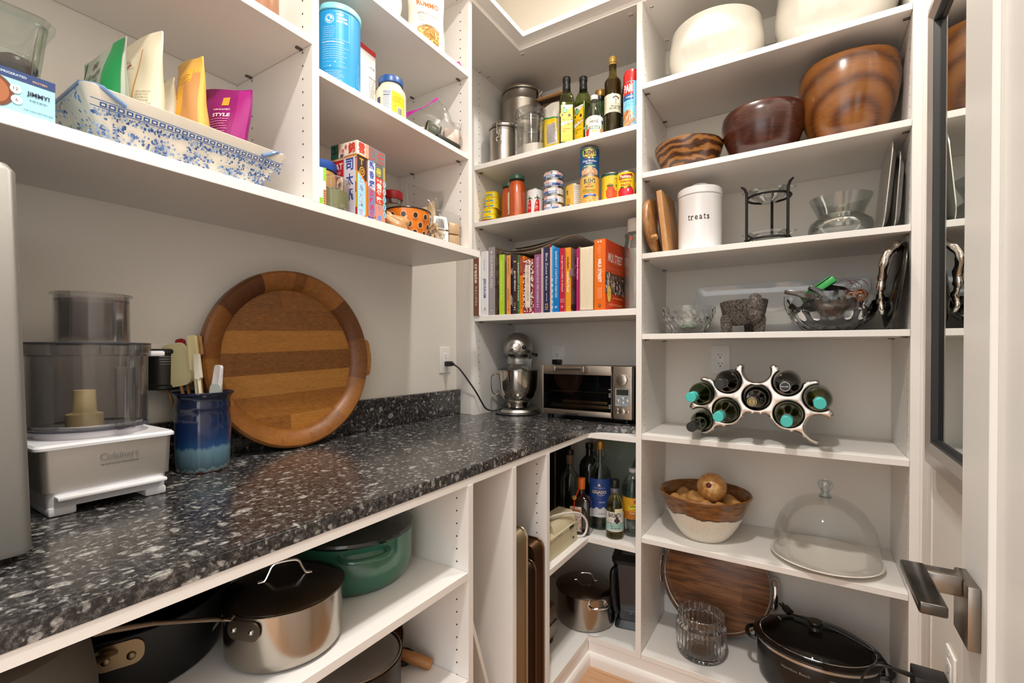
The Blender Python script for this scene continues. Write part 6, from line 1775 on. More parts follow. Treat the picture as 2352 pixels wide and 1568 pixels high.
# metal platter with a cast handle
t = thing('metal_platter', 'oval dark metal platter with a silver handle leaning on the right panel', 'platter', (.208, 1.778, zD_ + .131), rot=(0, radians(90 + 8), 0))
part('plate', G().lathe([(0, -.004), (.095, -.004), (.120, .004), (.1285, .010), (.130, .013), (.128, .0145), (.118, .008), (.094, .0), (0, 0)], 64, sx=1.0, sy=.98), pm('#4a4744', .25, 1.0, bump=.08, bscale=40), t)
HP = [(.100, -.018, 0), (.112, -.040, .006), (.098, -.052, .026), (.078, -.066, .050), (.055, -.074, .058), (.032, -.062, .054), (.012, -.048, .048), (-.010, -.046, .046), (-.032, -.036, .038), (-.042, -.028, .028), (-.056, -.038, .030), (-.070, -.046, .026), (-.084, -.036, .016)]
HPs = smooth([(-a, b * 1.2 - .01, -.004 - c * .52) for a, b, c in HP], 4)
rad = [.0125 * (1.0 - .35 * abs(sin(k * .55)) * .6) * (1 if k < 30 else .7) for k in range(len(HPs))]
hd = part('handle', G().tube(HPs, rad, 12), SILVER, t)
part('handle_foot', G().tube([(.042, -.044, -.020), (.040, -.020, -.010), (.040, -.010, -.003)], [.007, .006, .008], 10), SILVER, hd)

# ---- wine rack
cells = dict(lb=(-.318, .060, 200, 1), rb=(.036, .060, -20, 1), ml=(-.234, .098, 0, 0), mr=(-.050, .098, 0, 0), l=(-.315, .155, 165, 1), c=(-.142, .148, 0, 0), r=(.031, .155, 15, 1), ul=(-.230, .200, 125, 1), ur=(-.054, .200, 55, 1), U=(-.142, .236, 90, 1))
RI, RO = .0405, .0535
def field(px, pz):
    vals = []
    for cx, cz, an, op in cells.values():
        d = hypot(px - cx, pz - cz) - RO
        if op: d = max(d, (px - cx) * cos(radians(an)) + (pz - cz) * sin(radians(an)) - .014)
        vals.append(d)
    k = .012
    s = sum(math.exp(-v / k) for v in vals)
    m = -k * math.log(s + 1e-12)
    for cx, cz, an, op in cells.values():
        m = max(m, RI - hypot(px - cx, pz - cz))
    return max(m, .0012 - pz)
def contours(fn, x0, x1, z0, z1, h):
    nx, nz = int((x1 - x0) / h), int((z1 - z0) / h)
    F = [[fn(x0 + i * h, z0 + j * h) for i in range(nx + 1)] for j in range(nz + 1)]
    nxt = {}
    def ip(i, j, i2, j2):
        a, b = F[j][i], F[j2][i2]; u = a / (a - b)
        return ((i, j), (i2, j2)) if (i, j) < (i2, j2) else ((i2, j2), (i, j)), (x0 + (i + (i2 - i) * u) * h, z0 + (j + (j2 - j) * u) * h)
    P = {}
    for j in range(nz):
        for i in range(nx):
            cs = [(i, j), (i + 1, j), (i + 1, j + 1), (i, j + 1)]
            ins = [F[b][a] < 0 for a, b in cs]
            cr = []
            for k in range(4):
                if ins[k] != ins[(k + 1) % 4]:
                    key, p = ip(*cs[k], *cs[(k + 1) % 4]); P[key] = p; cr.append((key, ins[k]))
            if len(cr) == 2:
                a, b = cr
                if a[1]: nxt.setdefault(a[0], []).append(b[0])
                else: nxt.setdefault(b[0], []).append(a[0])
            elif len(cr) == 4:
                for q in range(4):
                    if cr[q][1]: nxt.setdefault(cr[q][0], []).append(cr[(q + 1) % 4][0])
    loops = []
    while nxt:
        s = next(iter(nxt)); cur = s; lp = []
        while cur in nxt:
            lp.append(P[cur]); l = nxt[cur]; n = l.pop()
            if not l: del nxt[cur]
            cur = n
        if len(lp) > 8: loops.append(lp)
    return loops
loops = contours(field, -.385, .105, -.004, .310, .0032)
def relax(lp, step=.0042):
    for _ in range(3):
        lp = [((lp[i - 1][0] + 2 * lp[i][0] + lp[(i + 1) % len(lp)][0]) / 4, (lp[i - 1][1] + 2 * lp[i][1] + lp[(i + 1) % len(lp)][1]) / 4) for i in range(len(lp))]
    L = [0]
    for i in range(len(lp)): L.append(L[-1] + hypot(lp[(i + 1) % len(lp)][0] - lp[i][0], lp[(i + 1) % len(lp)][1] - lp[i][1]))
    n = max(12, int(L[-1] / step)); out = []; k = 0
    for q in range(n):
        d = L[-1] * q / n
        while L[k + 1] < d: k += 1
        u = (d - L[k]) / max(1e-9, L[k + 1] - L[k]); a, b = lp[k], lp[(k + 1) % len(lp)]
        out.append((a[0] + (b[0] - a[0]) * u, a[1] + (b[1] - a[1]) * u))
    return out
bm = bmesh.new(); es = []
for lp in loops:
    V = [bm.verts.new((a, 0, b)) for a, b in relax(lp)]
    es += [bm.edges.new((V[i], V[(i + 1) % len(V)])) for i in range(len(V))]
bmesh.ops.triangle_fill(bm, use_beauty=True, use_dissolve=False, edges=es)
bmesh.ops.recalc_face_normals(bm, faces=bm.faces)
r_ = bmesh.ops.extrude_face_region(bm, geom=bm.faces[:])
for v in [e for e in r_['geom'] if isinstance(e, bmesh.types.BMVert)]: v.co.y += .052
edges = [e for e in bm.edges if len(e.link_faces) == 2 and e.calc_face_angle(0) > 1.0]
bmesh.ops.bevel(bm, geom=edges, offset=.0062, segments=4, profile=.5, affect='EDGES')
g = G(); g.bm.free(); g.bm = bm
rk = solo('wine_rack', g, pm('#b5aca3', .17, 1.0), 'polished silver wine rack of curved open rings holding eight bottles', 'wine rack', (0, 1.742, zE - .0012 + .001), ang=50)
def wine_glass(h, t_): return clearm('wine_glass_' + h, t_, .55, .4)
GG = clearm('green_wine_glass', (.62, .70, .48), .6, .4)
GD = clearm('dark_wine_glass', (.48, .48, .44), .6, .4)
def wine(key, label, capcol, glass, liq, R=.0372, L=.295, y0=1.575, captop=None, dz=0.0, dark=False, level=None):
    cx, cz = cells[key][0], cells[key][1]
    t = thing('wine_bottle', label, 'bottle', (cx, y0, zE - .0002 + cz - (RI - R) + .0008), rot=(radians(-90), 0, 0), group='wine bottles lying in the rack')
    nb = .0145
    prof = [(0, .002), (nb - .001, .002), (nb, .004), (nb, .075), (nb + .003, .090), (R * .72, .118), (R * .93, .138), (R, .160), (R, L - .006), (R - .005, L), (0, L - .010)]
    part('glass', G().lathe(prof, 44), glass, t)
    if liq:
        q = [(0, .10), (nb - .003, .10), (R * .72 - .004, .121), (R * .93 - .003, .140), (R - .003, .162), (R - .003, L - .012), (0, L - .014)]
        part('wine', G().lathe(q, 36), liq, t)
    cr = .0158
    part('cap', G().lathe([(0, 0), (cr - .0015, 0), (cr, .0015), (cr, .020), (cr - .0008, .0215), (cr, .023), (cr, .050), (cr - .001, .052), (0, .052)], 40), pm(capcol, .4), t)
    if captop:
        a = Art(.4); captop(a)
        a.face((0, 0, -.0001), (1, 0, 0), (0, -1, 0), t, 'cap_print')
    return t
WW = pm('#3d3a10', .08, coat=.5); RW_ = pm('#140c0a', .08, coat=.5); GW = pm('#22300f', .08, coat=.5)
wine('l', 'teal-capped wine bottle at the left end of the rack, upper row', '#3fbfb8', GG, GW)
wine('lb', 'small black-capped green bottle at the lower left of the rack', '#131313', GG, GW, R=.033, L=.24, y0=1.60)
wine('ul', 'dark wine bottle with a black cap in the upper left ring', '#161414', GD, RW_)
wine('ml', 'teal-capped wine bottle in the lower left closed ring', '#3fbfb8', GG, WW)
wine('c', 'dark wine bottle with a gold stamped cap in the centre ring', '#1a1613', GD, RW_, y0=1.600, captop=lambda a: [a.ell(0, 0, .0135, .0135, '#a8925a', 24), a.ell(0, 0, .011, .011, '#1a1613', 24), a.ell(0, 0, .009, .009, '#a8925a', 20), a.text('S', 0, 0, '#1a1613', ht=.010)])
wine('ur', 'dark wine bottle with a black lettered cap in the upper right ring', '#141414', clearm('grey_wine_glass', (.66, .66, .62), .7, .45), RW_, captop=lambda a: [a.ell(0, 0, .0135, .0135, '#c8c8c8', 24), a.ell(0, 0, .012, .012, '#141414', 24), a.text('MALAMA', 0, 0, '#d8d8d8', w=.020)])
wine('mr', 'teal-capped wine bottle in the lower right closed ring', '#3fbfb8', GG, WW)
wine('r', 'teal-capped wine bottle at the right end of the rack', '#3fbfb8', clearm('pale_green_wine_glass', (.84, .89, .80), .7, .45), WW)

# ---- bowl of potatoes and the cake dome
x, y = -.315, 1.822
def two_tone():
    m, nt, b = newmat('two_tone_glaze')
    tc = nt.nodes.new('ShaderNodeTexCoord'); sx = nt.nodes.new('ShaderNodeSeparateXYZ'); nt.links.new(tc.outputs['Object'], sx.inputs[0])
    f = noise(nt, coords(nt, (1, 1, .12)), 28, 6, .65)
    f1 = noise(nt, coords(nt, (1, 1, .3)), 9, 2, .5)
    h = mathn(nt, 'ADD', sx.outputs['Z'], mathn(nt, 'ADD', mathn(nt, 'MULTIPLY', mathn(nt, 'SUBTRACT', f, .5), .028), mathn(nt, 'MULTIPLY', mathn(nt, 'SUBTRACT', f1, .5), .05)))
    cream = ramp(nt, noise(nt, coords(nt), 320, 2, .5), [(.28, '#8a7f6d'), (.36, '#ded7c9'), (.7, '#e3ddd0')])
    brown = ramp(nt, noise(nt, coords(nt, (1, 1, 5)), 22, 5, .6), [(.3, '#4f2f12'), (.5, '#77491c'), (.7, '#98662b')])
    st = mathn(nt, 'GREATER_THAN', h, .099)
    edge = mathn(nt, 'LESS_THAN', mathn(nt, 'ABSOLUTE', mathn(nt, 'SUBTRACT', h, .0995)), .003)
    col = mix(nt, st, cream, brown)
    col = mix(nt, mathn(nt, 'MULTIPLY', edge, .8), col, '#3a2410')
    nt.links.new(col, b.inputs['Base Color']); b.inputs['Roughness'].default_value = .25; b.inputs['Coat Weight'].default_value = .3
    return m
prof = [(0, 0), (.074, 0), (.078, .003), (.096, .026), (.114, .056), (.128, .086), (.137, .110), (.140, .116), (.144, .128), (.147, .133), (.149, .146), (.156, .154), (.158, .160), (.154, .164), (.146, .156), (.134, .118), (.115, .068), (.085, .024), (.05, .012), (0, .010)]
t = thing('stoneware_bowl', 'brown and cream stoneware bowl of potatoes and an onion', 'bowl', (x, y, zF))
part('bowl_body', G().lathe(prof, 72), two_tone(), t, ang=45)
POT = pm('#b98a4e', .6, bump=.25, bscale=120)
rr = random.Random(33)
spots = [(-.095, -.035, .026), (-.062, -.062, .026), (-.028, -.028, .030), (-.062, .012, .026), (.018, -.068, .028), (.062, -.050, .023), (.100, -.012, .030), (-.012, .058, .030), (.078, .045, .028), (.030, .088, .026), (-.085, .060, .026), (-.004, -.090, .022)]
for k, (px, py, r) in enumerate(spots):
    rho = hypot(px, py)
    zz = .122 + (.014 if rho < .05 else 0)
    solo('potato', G().ball((0, 0, 0), (r * 1.22, r, r * .92), 22, 14, lambda d: 1 + .05 * sin(3 * d.x + 4 * d.y) + .03 * sin(7 * d.z)), POT, 'small yellow potato lying in the stoneware bowl', 'potato', (x + px, y + py, zF + zz), rr.uniform(0, 3), 'potatoes in the stoneware bowl')
def onion_mat():
    m, nt, b = newmat('onion_skin')
    wv = noise(nt, coords(nt, (1, 1, .06)), 60, 4, .6)
    nt.links.new(ramp(nt, wv, [(.3, '#a5682c'), (.5, '#c48f52'), (.7, '#dcb27c')]), b.inputs['Base Color'])
    b.inputs['Roughness'].default_value = .3; b.inputs['Coat Weight'].default_value = .2
    return m
ax = face_rz(x, y)
t = thing('onion', 'large brown onion lying on top of the potatoes', 'onion', (x + .026, y - .012, zF + .182), rot=(radians(68), 0, ax - .25))
part('bulb', G().ball((0, 0, 0), (.051, .051, .046), 40, 24, lambda d: 1 + .006 * sin(16 * atan2(d.y, d.x))), onion_mat(), t)
part('root_end', G().lathe([(0, .0445), (.010, .0445), (.008, .0475), (.005, .0495), (0, .050)], 14, fn=lambda A, j, r, z: (r * (1 + .10 * sin(5 * A)), z)), pm('#5d2420', .7, bump=.8, bscale=200), t)
x, y = .051, 1.812
t = thing('cake_plate', 'round white plate under the glass cake dome', 'plate', (x, y, zF))
part('plate', G().lathe([(0, 0), (.105, 0), (.115, .003), (.150, .013), (.1545, .017), (.153, .0195), (.146, .0165), (.112, .008), (0, .0075)], 80), pm('#e4dfd5', .2, coat=.3), t)
t = thing('cake_dome', 'clear glass cake dome with a round knob', 'dome', (x, y, zF + .0166))
R = .1465
po = [(R, 0), (R - .0005, .035), (R * .965, .075), (R * .88, .112), (R * .74, .146), (R * .56, .170), (R * .34, .186), (R * .12, .192)]
part('glass', G().lathe(po + [(0, .1925), (0, .1895)] + [(r - .0028, z - (.0025 if z > .16 else 0.0005 if z > 0 else 0)) for r, z in po[::-1]], 80, closed=True), clearm('dome_glass', (.996, .998, .998), .35, .24), t)
part('knob', G().lathe([(0, .1925), (.016, .193), (.0125, .198), (.0115, .206), (.0155, .213), (.021, .222), (.022, .230), (.018, .238), (.010, .242), (0, .243)], 40), clearm('knob_glass', (.90, .94, .95), .8, .5), t)
part('knob_base', G().lathe([(0, .1865), (.018, .1868), (.018, .1885), (0, .1888)], 32), clearm('knob_base_glass', (.60, .65, .69), .6, .4), t)

# ---- bottom shelf
tr = thing('serving_tray', 'round wooden serving tray with metal rim standing at the back of the bottom shelf', 'tray', (-.302, 1.985, zG + .1995), rot=(radians(90 - 8), 0, 0))
def tray_wood():
    m, nt, b = newmat('acacia_wood')
    v = coords(nt, (2.2, 26, 20), (0, 0, radians(6)))
    f = noise(nt, v, 2.4, 8, .62, .8)
    col = ramp(nt, f, [(.24, '#2e190d'), (.40, '#664023'), (.53, '#946139'), (.70, '#ae794c')])
    br = nt.nodes.new('ShaderNodeTexBrick'); br.inputs['Scale'].default_value = 1; br.inputs['Brick Width'].default_value = 2; br.inputs['Row Height'].default_value = .066; br.inputs['Mortar Size'].default_value = .0005
    br.inputs['Color1'].default_value = (.62, .58, .55, 1); br.inputs['Color2'].default_value = (1, 1, 1, 1); br.inputs['Mortar'].default_value = (.3, .25, .2, 1)
    nt.links.new(coords(nt, (1, 1, 1), (0, 0, radians(6)), (.9, .33, 0)), br.inputs['Vector'])
    col = mix(nt, .8, col, br.outputs['Color'], 'MULTIPLY')
    nt.links.new(col, b.inputs['Base Color']); b.inputs['Roughness'].default_value = .35
    return m
part('wood_base', G().cyl(.190, -.004, .006, 80, bev=.001), tray_wood(), tr)
part('metal_rim', G().lathe([(.1905, -.005), (.197, -.005), (.198, .020), (.199, .030), (.197, .032), (.1955, .030), (.1945, .010), (.1905, .007)], 80, closed=True), CHROME, tr)
for s in (-1, 1):
    pts = [(s * .199, -.052, .012), (s * .206, -.050, .022), (s * .209, -.030, .034), (s * .210, 0, .038), (s * .209, .030, .034), (s * .206, .050, .022), (s * .199, .052, .012)]
    part('handle', G().tube(smooth(pts, 4), .0055, 10, flat=1.6), CHROME, tr)
x, y, R, H = -.322, 1.800, .0865, .150
t = thing('ice_bucket', 'cut crystal ice bucket in front of the round tray', 'ice bucket', (x, y, zG))
po = [(0, .0005), (.060, 0), (.074, .006), (.083, .022), (R, .050), (R, .100), (R - .002, .112), (R - .008, .118), (R - .010, .124), (R - .008, .132), (R - .006, .148)]
pin_ = [(R - .010, .150), (R - .012, .148), (R - .015, .124), (R - .010, .104), (R - .007, .09), (R - .007, .05), (.076, .026), (.06, .013), (0, .012)]
def fnc(A, j, r, z):
    if 3 <= j <= 5: r -= .0034 * (abs(sin(16 * A + 60 * z)) + abs(sin(16 * A - 60 * z))) * .7
    if 7 <= j <= 10: r -= .0022 * abs(sin(12 * A))
    return (r, z)
part('cut_glass', G().lathe(po + pin_, 160, fn=fnc), CRYST, t, ang=22)
a = Art(.15)
# slow cooker
x, y = .026, 1.818
CK = pm('#101011', .35, bump=.05, bscale=300)
t = thing('slow_cooker', 'black oval slow cooker with a glass lid on the bottom shelf', 'slow cooker', (x, y, zG), radians(-3))
sxy = dict(sx=1.0, sy=.80)
part('housing', G().lathe([(0, .006), (.145, .006), (.158, .014), (.163, .030), (.168, .090), (.170, .128), (.168, .132), (0, .132)], 80, **sxy), CK, t)
for A in (.7, 2.4, 3.9, 5.5): part('foot', G().cyl(.010, 0, .0075, 14, c=(.13 * cos(A), .105 * sin(A), 0)), BLACKP, t)
part('silver_ring', G().lathe([(.168, .1322), (.1745, .1328), (.1755, .137), (.1745, .1405), (.168, .141)], 80, **sxy), pm('#c8c5c0', .2, .9), t)
part('stoneware_rim', G().lathe([(.150, .141), (.176, .1412), (.180, .145), (.179, .150), (.170, .154), (.158, .155), (.152, .152), (.150, .145)], 80, closed=True, **sxy), pm('#0c0c0d', .12, coat=.4), t)
part('crock_inside', G().lathe([(.1515, .150), (.140, .10), (.10, .03), (0, .02)], 64, **sxy), pm('#0c0c0d', .2), t)
ld = part('lid_glass', G().lathe([(.160, .1565), (.150, .166), (.120, .178), (.07, .187), (0, .190), (0, .187), (.07, .184), (.119, .175), (.148, .163), (.157, .1555)], 80, **sxy), clearm('smoky_lid_glass', (.74, .74, .74), .5, .3), t)
part('lid_ring', G().lathe([(.1595 + .002 * cos(q), .1570 + .002 * sin(q)) for q in [2 * pi * k / 8 for k in range(8)]], 80, closed=True, **sxy), CHROME, t)
part('lid_knob', G().lathe([(0, .190), (.020, .190), (.018, .196), (.014, .200), (.020, .206), (.023, .212), (.020, .217), (0, .219)], 36), BLACKP, ld)
for s in (-1, 1):
    pts = [(s * .168, -.038, .120), (s * .186, -.036, .122), (s * .198, -.018, .124), (s * .200, 0, .125), (s * .198, .018, .124), (s * .186, .036, .122), (s * .168, .038, .120)]
    part('side_handle', G().tube(smooth(pts, 4), .0065, 10), BLACKP, t)
    part('strap', G().box(s * .168 - .006, s * .168 + .012, -.030, .030, .118, .130, .004, 2), BLACKP, t)
a = Art(.4)
a.text('Hamilton Beach', -.028, .105, '#9a948c', w=.075, shear=.1, bold=0).text('OFF', .055, .060, '#9a948c', ht=.004).text('LOW', -.022, .062, '#9a948c', ht=.004).text('HIGH', .02, .066, '#9a948c', ht=.004).text('WARM', .062, .110, '#8a857e', ht=.004)
for k in range(9): a.rect(-.012 + .006 * k, .071, -.0105 + .006 * k, .073, '#9a948c')
def ell_map(px, py, l):
    A = -pi / 2 - .10 + px / .155
    r = .163 + .007 * min(1, max(0, (py - .03) / .1)) + .0009 + l
    return (r * cos(A), .80 * r * sin(A) - .0004, py)
a.build(ell_map, 'printed_lettering', t, cut=.02)
def ycylk(): pass
M = Matrix.Translation((-.010, -.1335, .048)) @ Matrix.Rotation(radians(88), 4, 'X')
part('dial', G().at(M).cyl(.018, 0, .016, 30, bev=.003), BLACKP, t)
# its cord lying over the lid
CKM = (Matrix.Translation((x, y, zG)) @ Matrix.Rotation(radians(-3), 4, 'Z')).inverted()
zz = zG
pts = [(-.045, 1.880, zz + .192), (-.030, 1.862, zz + .196), (.012, 1.848, zz + .200), (.060, 1.846, zz + .194), (.115, 1.838, zz + .183), (.165, 1.822, zz + .172), (.192, 1.816, zz + .162), (.212, 1.818, zz + .135), (.222, 1.830, zz + .085), (.223, 1.85, zz + .03), (.216, 1.90, zz + .0045)]
cw = part('power_cord', G().at(CKM).tube(smooth(pts, 6), .0034, 8), BLACKP, t)
part('plug', G().at(CKM @ Matrix.Translation((-.055, 1.893, zz + .192)) @ Matrix.Rotation(radians(-50), 4, 'Z') @ Matrix.Rotation(radians(12), 4, 'Y')).box(-.016, .018, -.011, .011, -.007, .010, .004, 2).box(-.034, -.016, -.0065, -.0050, -.004, .004).box(-.034, -.016, .0050, .0065, -.004, .004), [BLACKP], cw)
# adapter in the right wall outlet
t = thing('power_adapter', 'black power adapter plugged into the low right wall outlet', 'adapter', (XR - .0082, 1.372, .468))
part('adapter_body', G().box(-.060, 0, -.030, .030, -.034, .016, .003, 2), BLACKP, t)
part('cable_plug', G().tube([(-.058, -.004, .004), (-.098, -.012, .012)], [.0058, .0046], 10), BLACKP, t)
part('cable', G().tube(smooth([(-.096, -.0115, .0117), (-.128, -.012, .008), (-.150, -.006, -.03), (-.158, .0, -.10), (-.150, .01, -.22), (-.11, .05, -.36), (-.05, .10, -.4635)], 6), .0028, 8), BLACKP, t)
# ================================================================= worktop along the left wall
# tall grey appliance at the left edge of the view
t = thing('countertop_appliance', 'tall grey metal appliance at the left edge of the worktop', 'appliance', (-.90, .195, ZC))
def arect(x0, x1, y0, y1, z, r=.012): return [(x, y, z) for x, y in rrect(x0, y0, x1, y1, r, 4)]
part('housing', G().loft([arect(-.40, -.002, -.42, -.002, .012), arect(-.40, 0, -.42, 0, .018), arect(-.395, -.004, -.42, -.012, .53), arect(-.39, -.010, -.415, -.018, .54)]), pm('#8f8d89', .45, .55, bump=.04, bscale=300), t)
for px, py in ((-.03, -.03), (-.36, -.03), (-.03, -.38), (-.36, -.38)): part('foot', G().cyl(.014, 0, .0125, 16, c=(px, py, 0)), BLACKP, t)

# food processor; local: front looks along +x
fx, fy = -1.10, .344
t = thing('food_processor', 'food processor with a clear bowl and white and steel base', 'food processor', (fx, fy, ZC))
WP = pm('#dfdfe4', .3)
part('base_skirt', G().loft([arect(-.19, -.004, -.088, .088, .014, .012), arect(-.19, -.003, -.090, .090, .042, .012)]).box(-.19, -.002, -.088, -.050, 0, .016, .004, 2).box(-.19, -.002, .052, .088, 0, .016, .004, 2), WP, t)
part('control_bar', G().box(-.01, .016, -.080, .083, .029, .036, .002, 2), pm('#ececf0', .3), t)
part('steel_band', G().loft([arect(-.195, -.001, -.095, .095, .0425, .012), arect(-.197, .001, -.098, .098, .117, .012)]), steel('band_steel', '#d2cec9', .42, (1, 1, 60), .08), t)
part('top_plate', G().loft([arect(-.203, .006, -.107, .103, .1175, .012), arect(-.203, .006, -.107, .103, .122, .012), arect(-.200, .002, -.104, .100, .126, .012)]), WP, t)
bx_, by_ = -.100, -.003
part('bowl_seat', G().lathe([(0, .126), (.082, .126), (.082, .138), (0, .138)], 56, c=(bx_, by_, 0)), WP, t)
R = .0905
b_ = part('work_bowl', G().lathe([(0, .1385), (R - .008, .1385), (R - .002, .141), (R, .150), (R + .001, .280), (R - .0015, .280), (R - .0025, .150), (R - .010, .1415), (0, .1415)], 72, c=(bx_, by_, 0)), SMOKE, t)
part('bowl_base_ring', G().lathe([(R - .001, .139), (R + .001, .140), (R + .001, .1425), (R - .001, .1435)], 72, c=(bx_, by_, 0), closed=True), pm('#4a4a55', .3), b_)
part('bowl_handle', G().box(bx_ + R - .004, bx_ + R + .010, by_ + .010, by_ + .040, .138, .258, .004, 2), SMOKE, b_)
part('blade_hub', G().lathe([(0, .142), (.028, .142), (.028, .166), (.0185, .169), (.0165, .212), (0, .213)], 40, c=(bx_ + .012, by_ - .012, 0)), pm('#d9c58f', .4), b_)
lidp = part('bowl_lid', G().lathe([(R + .003, .278), (R + .004, .300), (R - .004, .3015), (R - .004, .2985), (.058, .2985), (.058, .3005), (R - .002, .3035), (R + .006, .302), (R + .0055, .278)], 72, c=(bx_, by_, 0), closed=True), SMOKE, t)
part('feed_tube', G().lathe([(.058, .2985), (.0575, .378), (.0575, .396), (.0625, .3965), (.0625, .400), (.055, .400), (.055, .2985)], 56, c=(bx_ - .004, by_ + .006, 0)), SMOKE, lidp)
part('pusher', G().lathe([(0, .310), (.050, .310), (.0535, .314), (.0535, .384), (.057, .385), (.057, .388), (.050, .388), (.050, .316), (0, .314)], 56, c=(bx_ - .004, by_ + .006, 0)), SMOKE, lidp)
part('lid_ring', G().lathe([(R + .0035, .3005), (R + .006, .3015), (R + .006, .3035), (R + .0035, .3045)], 72, c=(bx_, by_, 0), closed=True), pm('#3d3d44', .3), lidp)
for k in range(14):
    A = -1.6 + 3.4 * k / 13
    if k % 3 == 0: part('lid_lug', G().at(Matrix.Translation((bx_ + (R + .005) * cos(A), by_ + (R + .005) * sin(A), .290)) @ Matrix.Rotation(A, 4, 'Z')).box(-.003, .003, -.010, .010, -.008, .008, .0015, 1), SMOKE, lidp)
part('lid_spout', G().box(bx_ - .010, bx_ + .012, by_ + R + .004, by_ + R + .034, .276, .288, .004, 2), pm('#dedee2', .35), lidp)
a = Art(.3).text('Cuisinart', .012, .092, '#85807a', w=.060, ht=.014, bold=.02).text('14-CUP FOOD PROCESSOR', .012, .078, '#5d5954', w=.058, ht=.0035)
a.face((.0003, 0, 0), (0, 1, 0), (.012, 0, 1), t, 'lettering')
a = Art().lines(.02, .055, 0, 1, .004, '#8a8a90', .0012).lines(-.05, -.012, 0, 1, .004, '#8a8a90', .0012)
a.face((.005, 0, .0362), (0, 1, 0), (-1, 0, 0), t, 'button_print')
# black charger on a wall plate behind
t = thing('wall_charger', 'black wall charger plugged in behind the food processor', 'charger', (XW + .0002, .520, 1.158), pi / 2)
part('wall_plate', G().box(-.058, .058, -.006, 0, -.062, .062, .003, 2), pm('#e6e3de', .35), t)
def dsec(r, z, n=20): return [(r * cos(pi + pi * k / n), -.0062 + .052 * sin(pi + pi * k / n) * r / .05, z) for k in range(n + 1)]
part('charger_body', G().loft([dsec(.046, -.050), dsec(.050, -.047), dsec(.050, -.040), dsec(.0465, -.037), dsec(.0465, .036), dsec(.051, .039), dsec(.051, .046), dsec(.047, .049)]), BLACKP, t)
a = Art().lines(-.020, .020, .030, 3, .006, '#b9b9b9', .0012).rect(-.020, .012, .020, .0128, '#999')
a.build(lambda px, py, l: (px, -.0062 - .052 * sqrt(max(0, 1 - (px / .0465) ** 2)) * .93 - l - .0004, py), 'lettering', t, cut=.006)

# blue stoneware crock with utensils
cx_, cy_ = -1.245, .566
def crock_mat():
    m, nt, b = newmat('blue_glaze')
    tc = nt.nodes.new('ShaderNodeTexCoord'); sx = nt.nodes.new('ShaderNodeSeparateXYZ'); nt.links.new(tc.outputs['Object'], sx.inputs[0])
    f = noise(nt, coords(nt, (1, 1, .10)), 90, 5, .6)
    h = mathn(nt, 'ADD', sx.outputs['Z'], mathn(nt, 'MULTIPLY', mathn(nt, 'SUBTRACT', f, .5), .030))
    f2 = noise(nt, coords(nt, (1, 1, 6)), 30, 5, .7)
    s = mathn(nt, 'MULTIPLY', h, 4.1)
    col = ramp(nt, s, [(.0, '#6d4a34'), (.028, '#7a9aa6'), (.05, '#46606c'), (.16, '#5a7c8c'), (.225, '#64889a'), (.255, '#1d4878'), (.34, '#12305f'), (.52, '#101f3f'), (.75, '#0d1830'), (1.0, '#101a30')])
    col = mix(nt, mathn(nt, 'MULTIPLY', f2, .22), col, '#0a1020')
    nt.links.new(col, b.inputs['Base Color']); b.inputs['Roughness'].default_value = .12; b.inputs['Coat Weight'].default_value = .4
    return m
t = thing('utensil_crock', 'dark blue glazed stoneware crock holding spatulas', 'crock', (cx_, cy_, ZC))
part('crock', G().lathe([(0, 0), (.052, 0), (.054, .003), (.0565, .02), (.0580, .06), (.0590, .10), (.0585, .130), (.0560, .142), (.0585, .150), (.0585, .160), (.0560, .172), (.0600, .182), (.0635, .186), (.0625, .189), (.0575, .186), (.0530, .170), (.0530, .012), (0, .010)], 64, fn=lambda A, j, r, z: (r * (1 + .012 * sin(30 * z * 9) * (1 if .04 < z < .17 else 0) * .4 + (.05 * max(0, cos(A - 1.2)) ** 12 if z > .176 else 0)), z)), crock_mat(), t, ang=60)
rx_, ry_ = cos(radians(32.17)), sin(radians(32.17))
def uten(name, label, base_off, tip_off, tip_z, head, mat, hmat=None, hr=.005, cat='utensil', depth=0.0, roll=0.0, handle_up=True):
    """a tool standing in the crock; offsets run to the right as one faces the wall"""
    bxx, bzz = base_off, .016
    B = Vector((cx_ + rx_ * bxx + ry_ * -depth * .3, cy_ + ry_ * bxx + rx_ * depth * .3, ZC + bzz))
    T = Vector((cx_ + rx_ * tip_off - ry_ * depth, cy_ + ry_ * tip_off + rx_ * depth, ZC + tip_z))
    d = (T - B); L = d.length
    q = d.to_track_quat('Z', 'Y')
    tt = thing(name, label, cat, tuple(B), group='utensils in the blue crock')
    # turn so that the flat face looks to the room
    zax = d.normalized(); xax = Vector((rx_, ry_, 0)); xax = (xax - zax * xax.dot(zax)).normalized()
    if roll: xax = Matrix.Rotation(roll, 3, zax) @ xax
    yax = zax.cross(xax)
    tt.rotation_euler = Matrix((xax, yax, zax)).transposed().to_euler()
    g = G().tube([(0, 0, 0), (0, 0, L * .5), (0, 0, L)], hr, 10, flat=.6)
    part('handle', g, mat, tt)
    if head:
        kind, w, h = head
        g = G()
        if kind == 'blade':
            pts = rrect(-w / 2, L - h * .25, w / 2, L + h * .75, min(w, h) * .32, 6)
            A_ = [(px, -.0055 * (1 - .7 * max(0, (pz - L) / h)), pz) for px, pz in pts]; B_ = [(px, .0055 * (1 - .7 * max(0, (pz - L) / h)), pz) for px, pz in pts]
            g.loft([[(px * .97, py * .6 - .002, pz) for px, py, pz in A_], A_, B_, [(px * .97, py * .6 + .002, pz) for px, py, pz in B_]])
        elif kind == 'oval':
            g.ball((0, 0, L + h * .3), (w / 2, .008, h / 2), 24, 14)
        part('blade' if kind == 'blade' else 'spoon_head', g, hmat or mat, tt)
    return tt
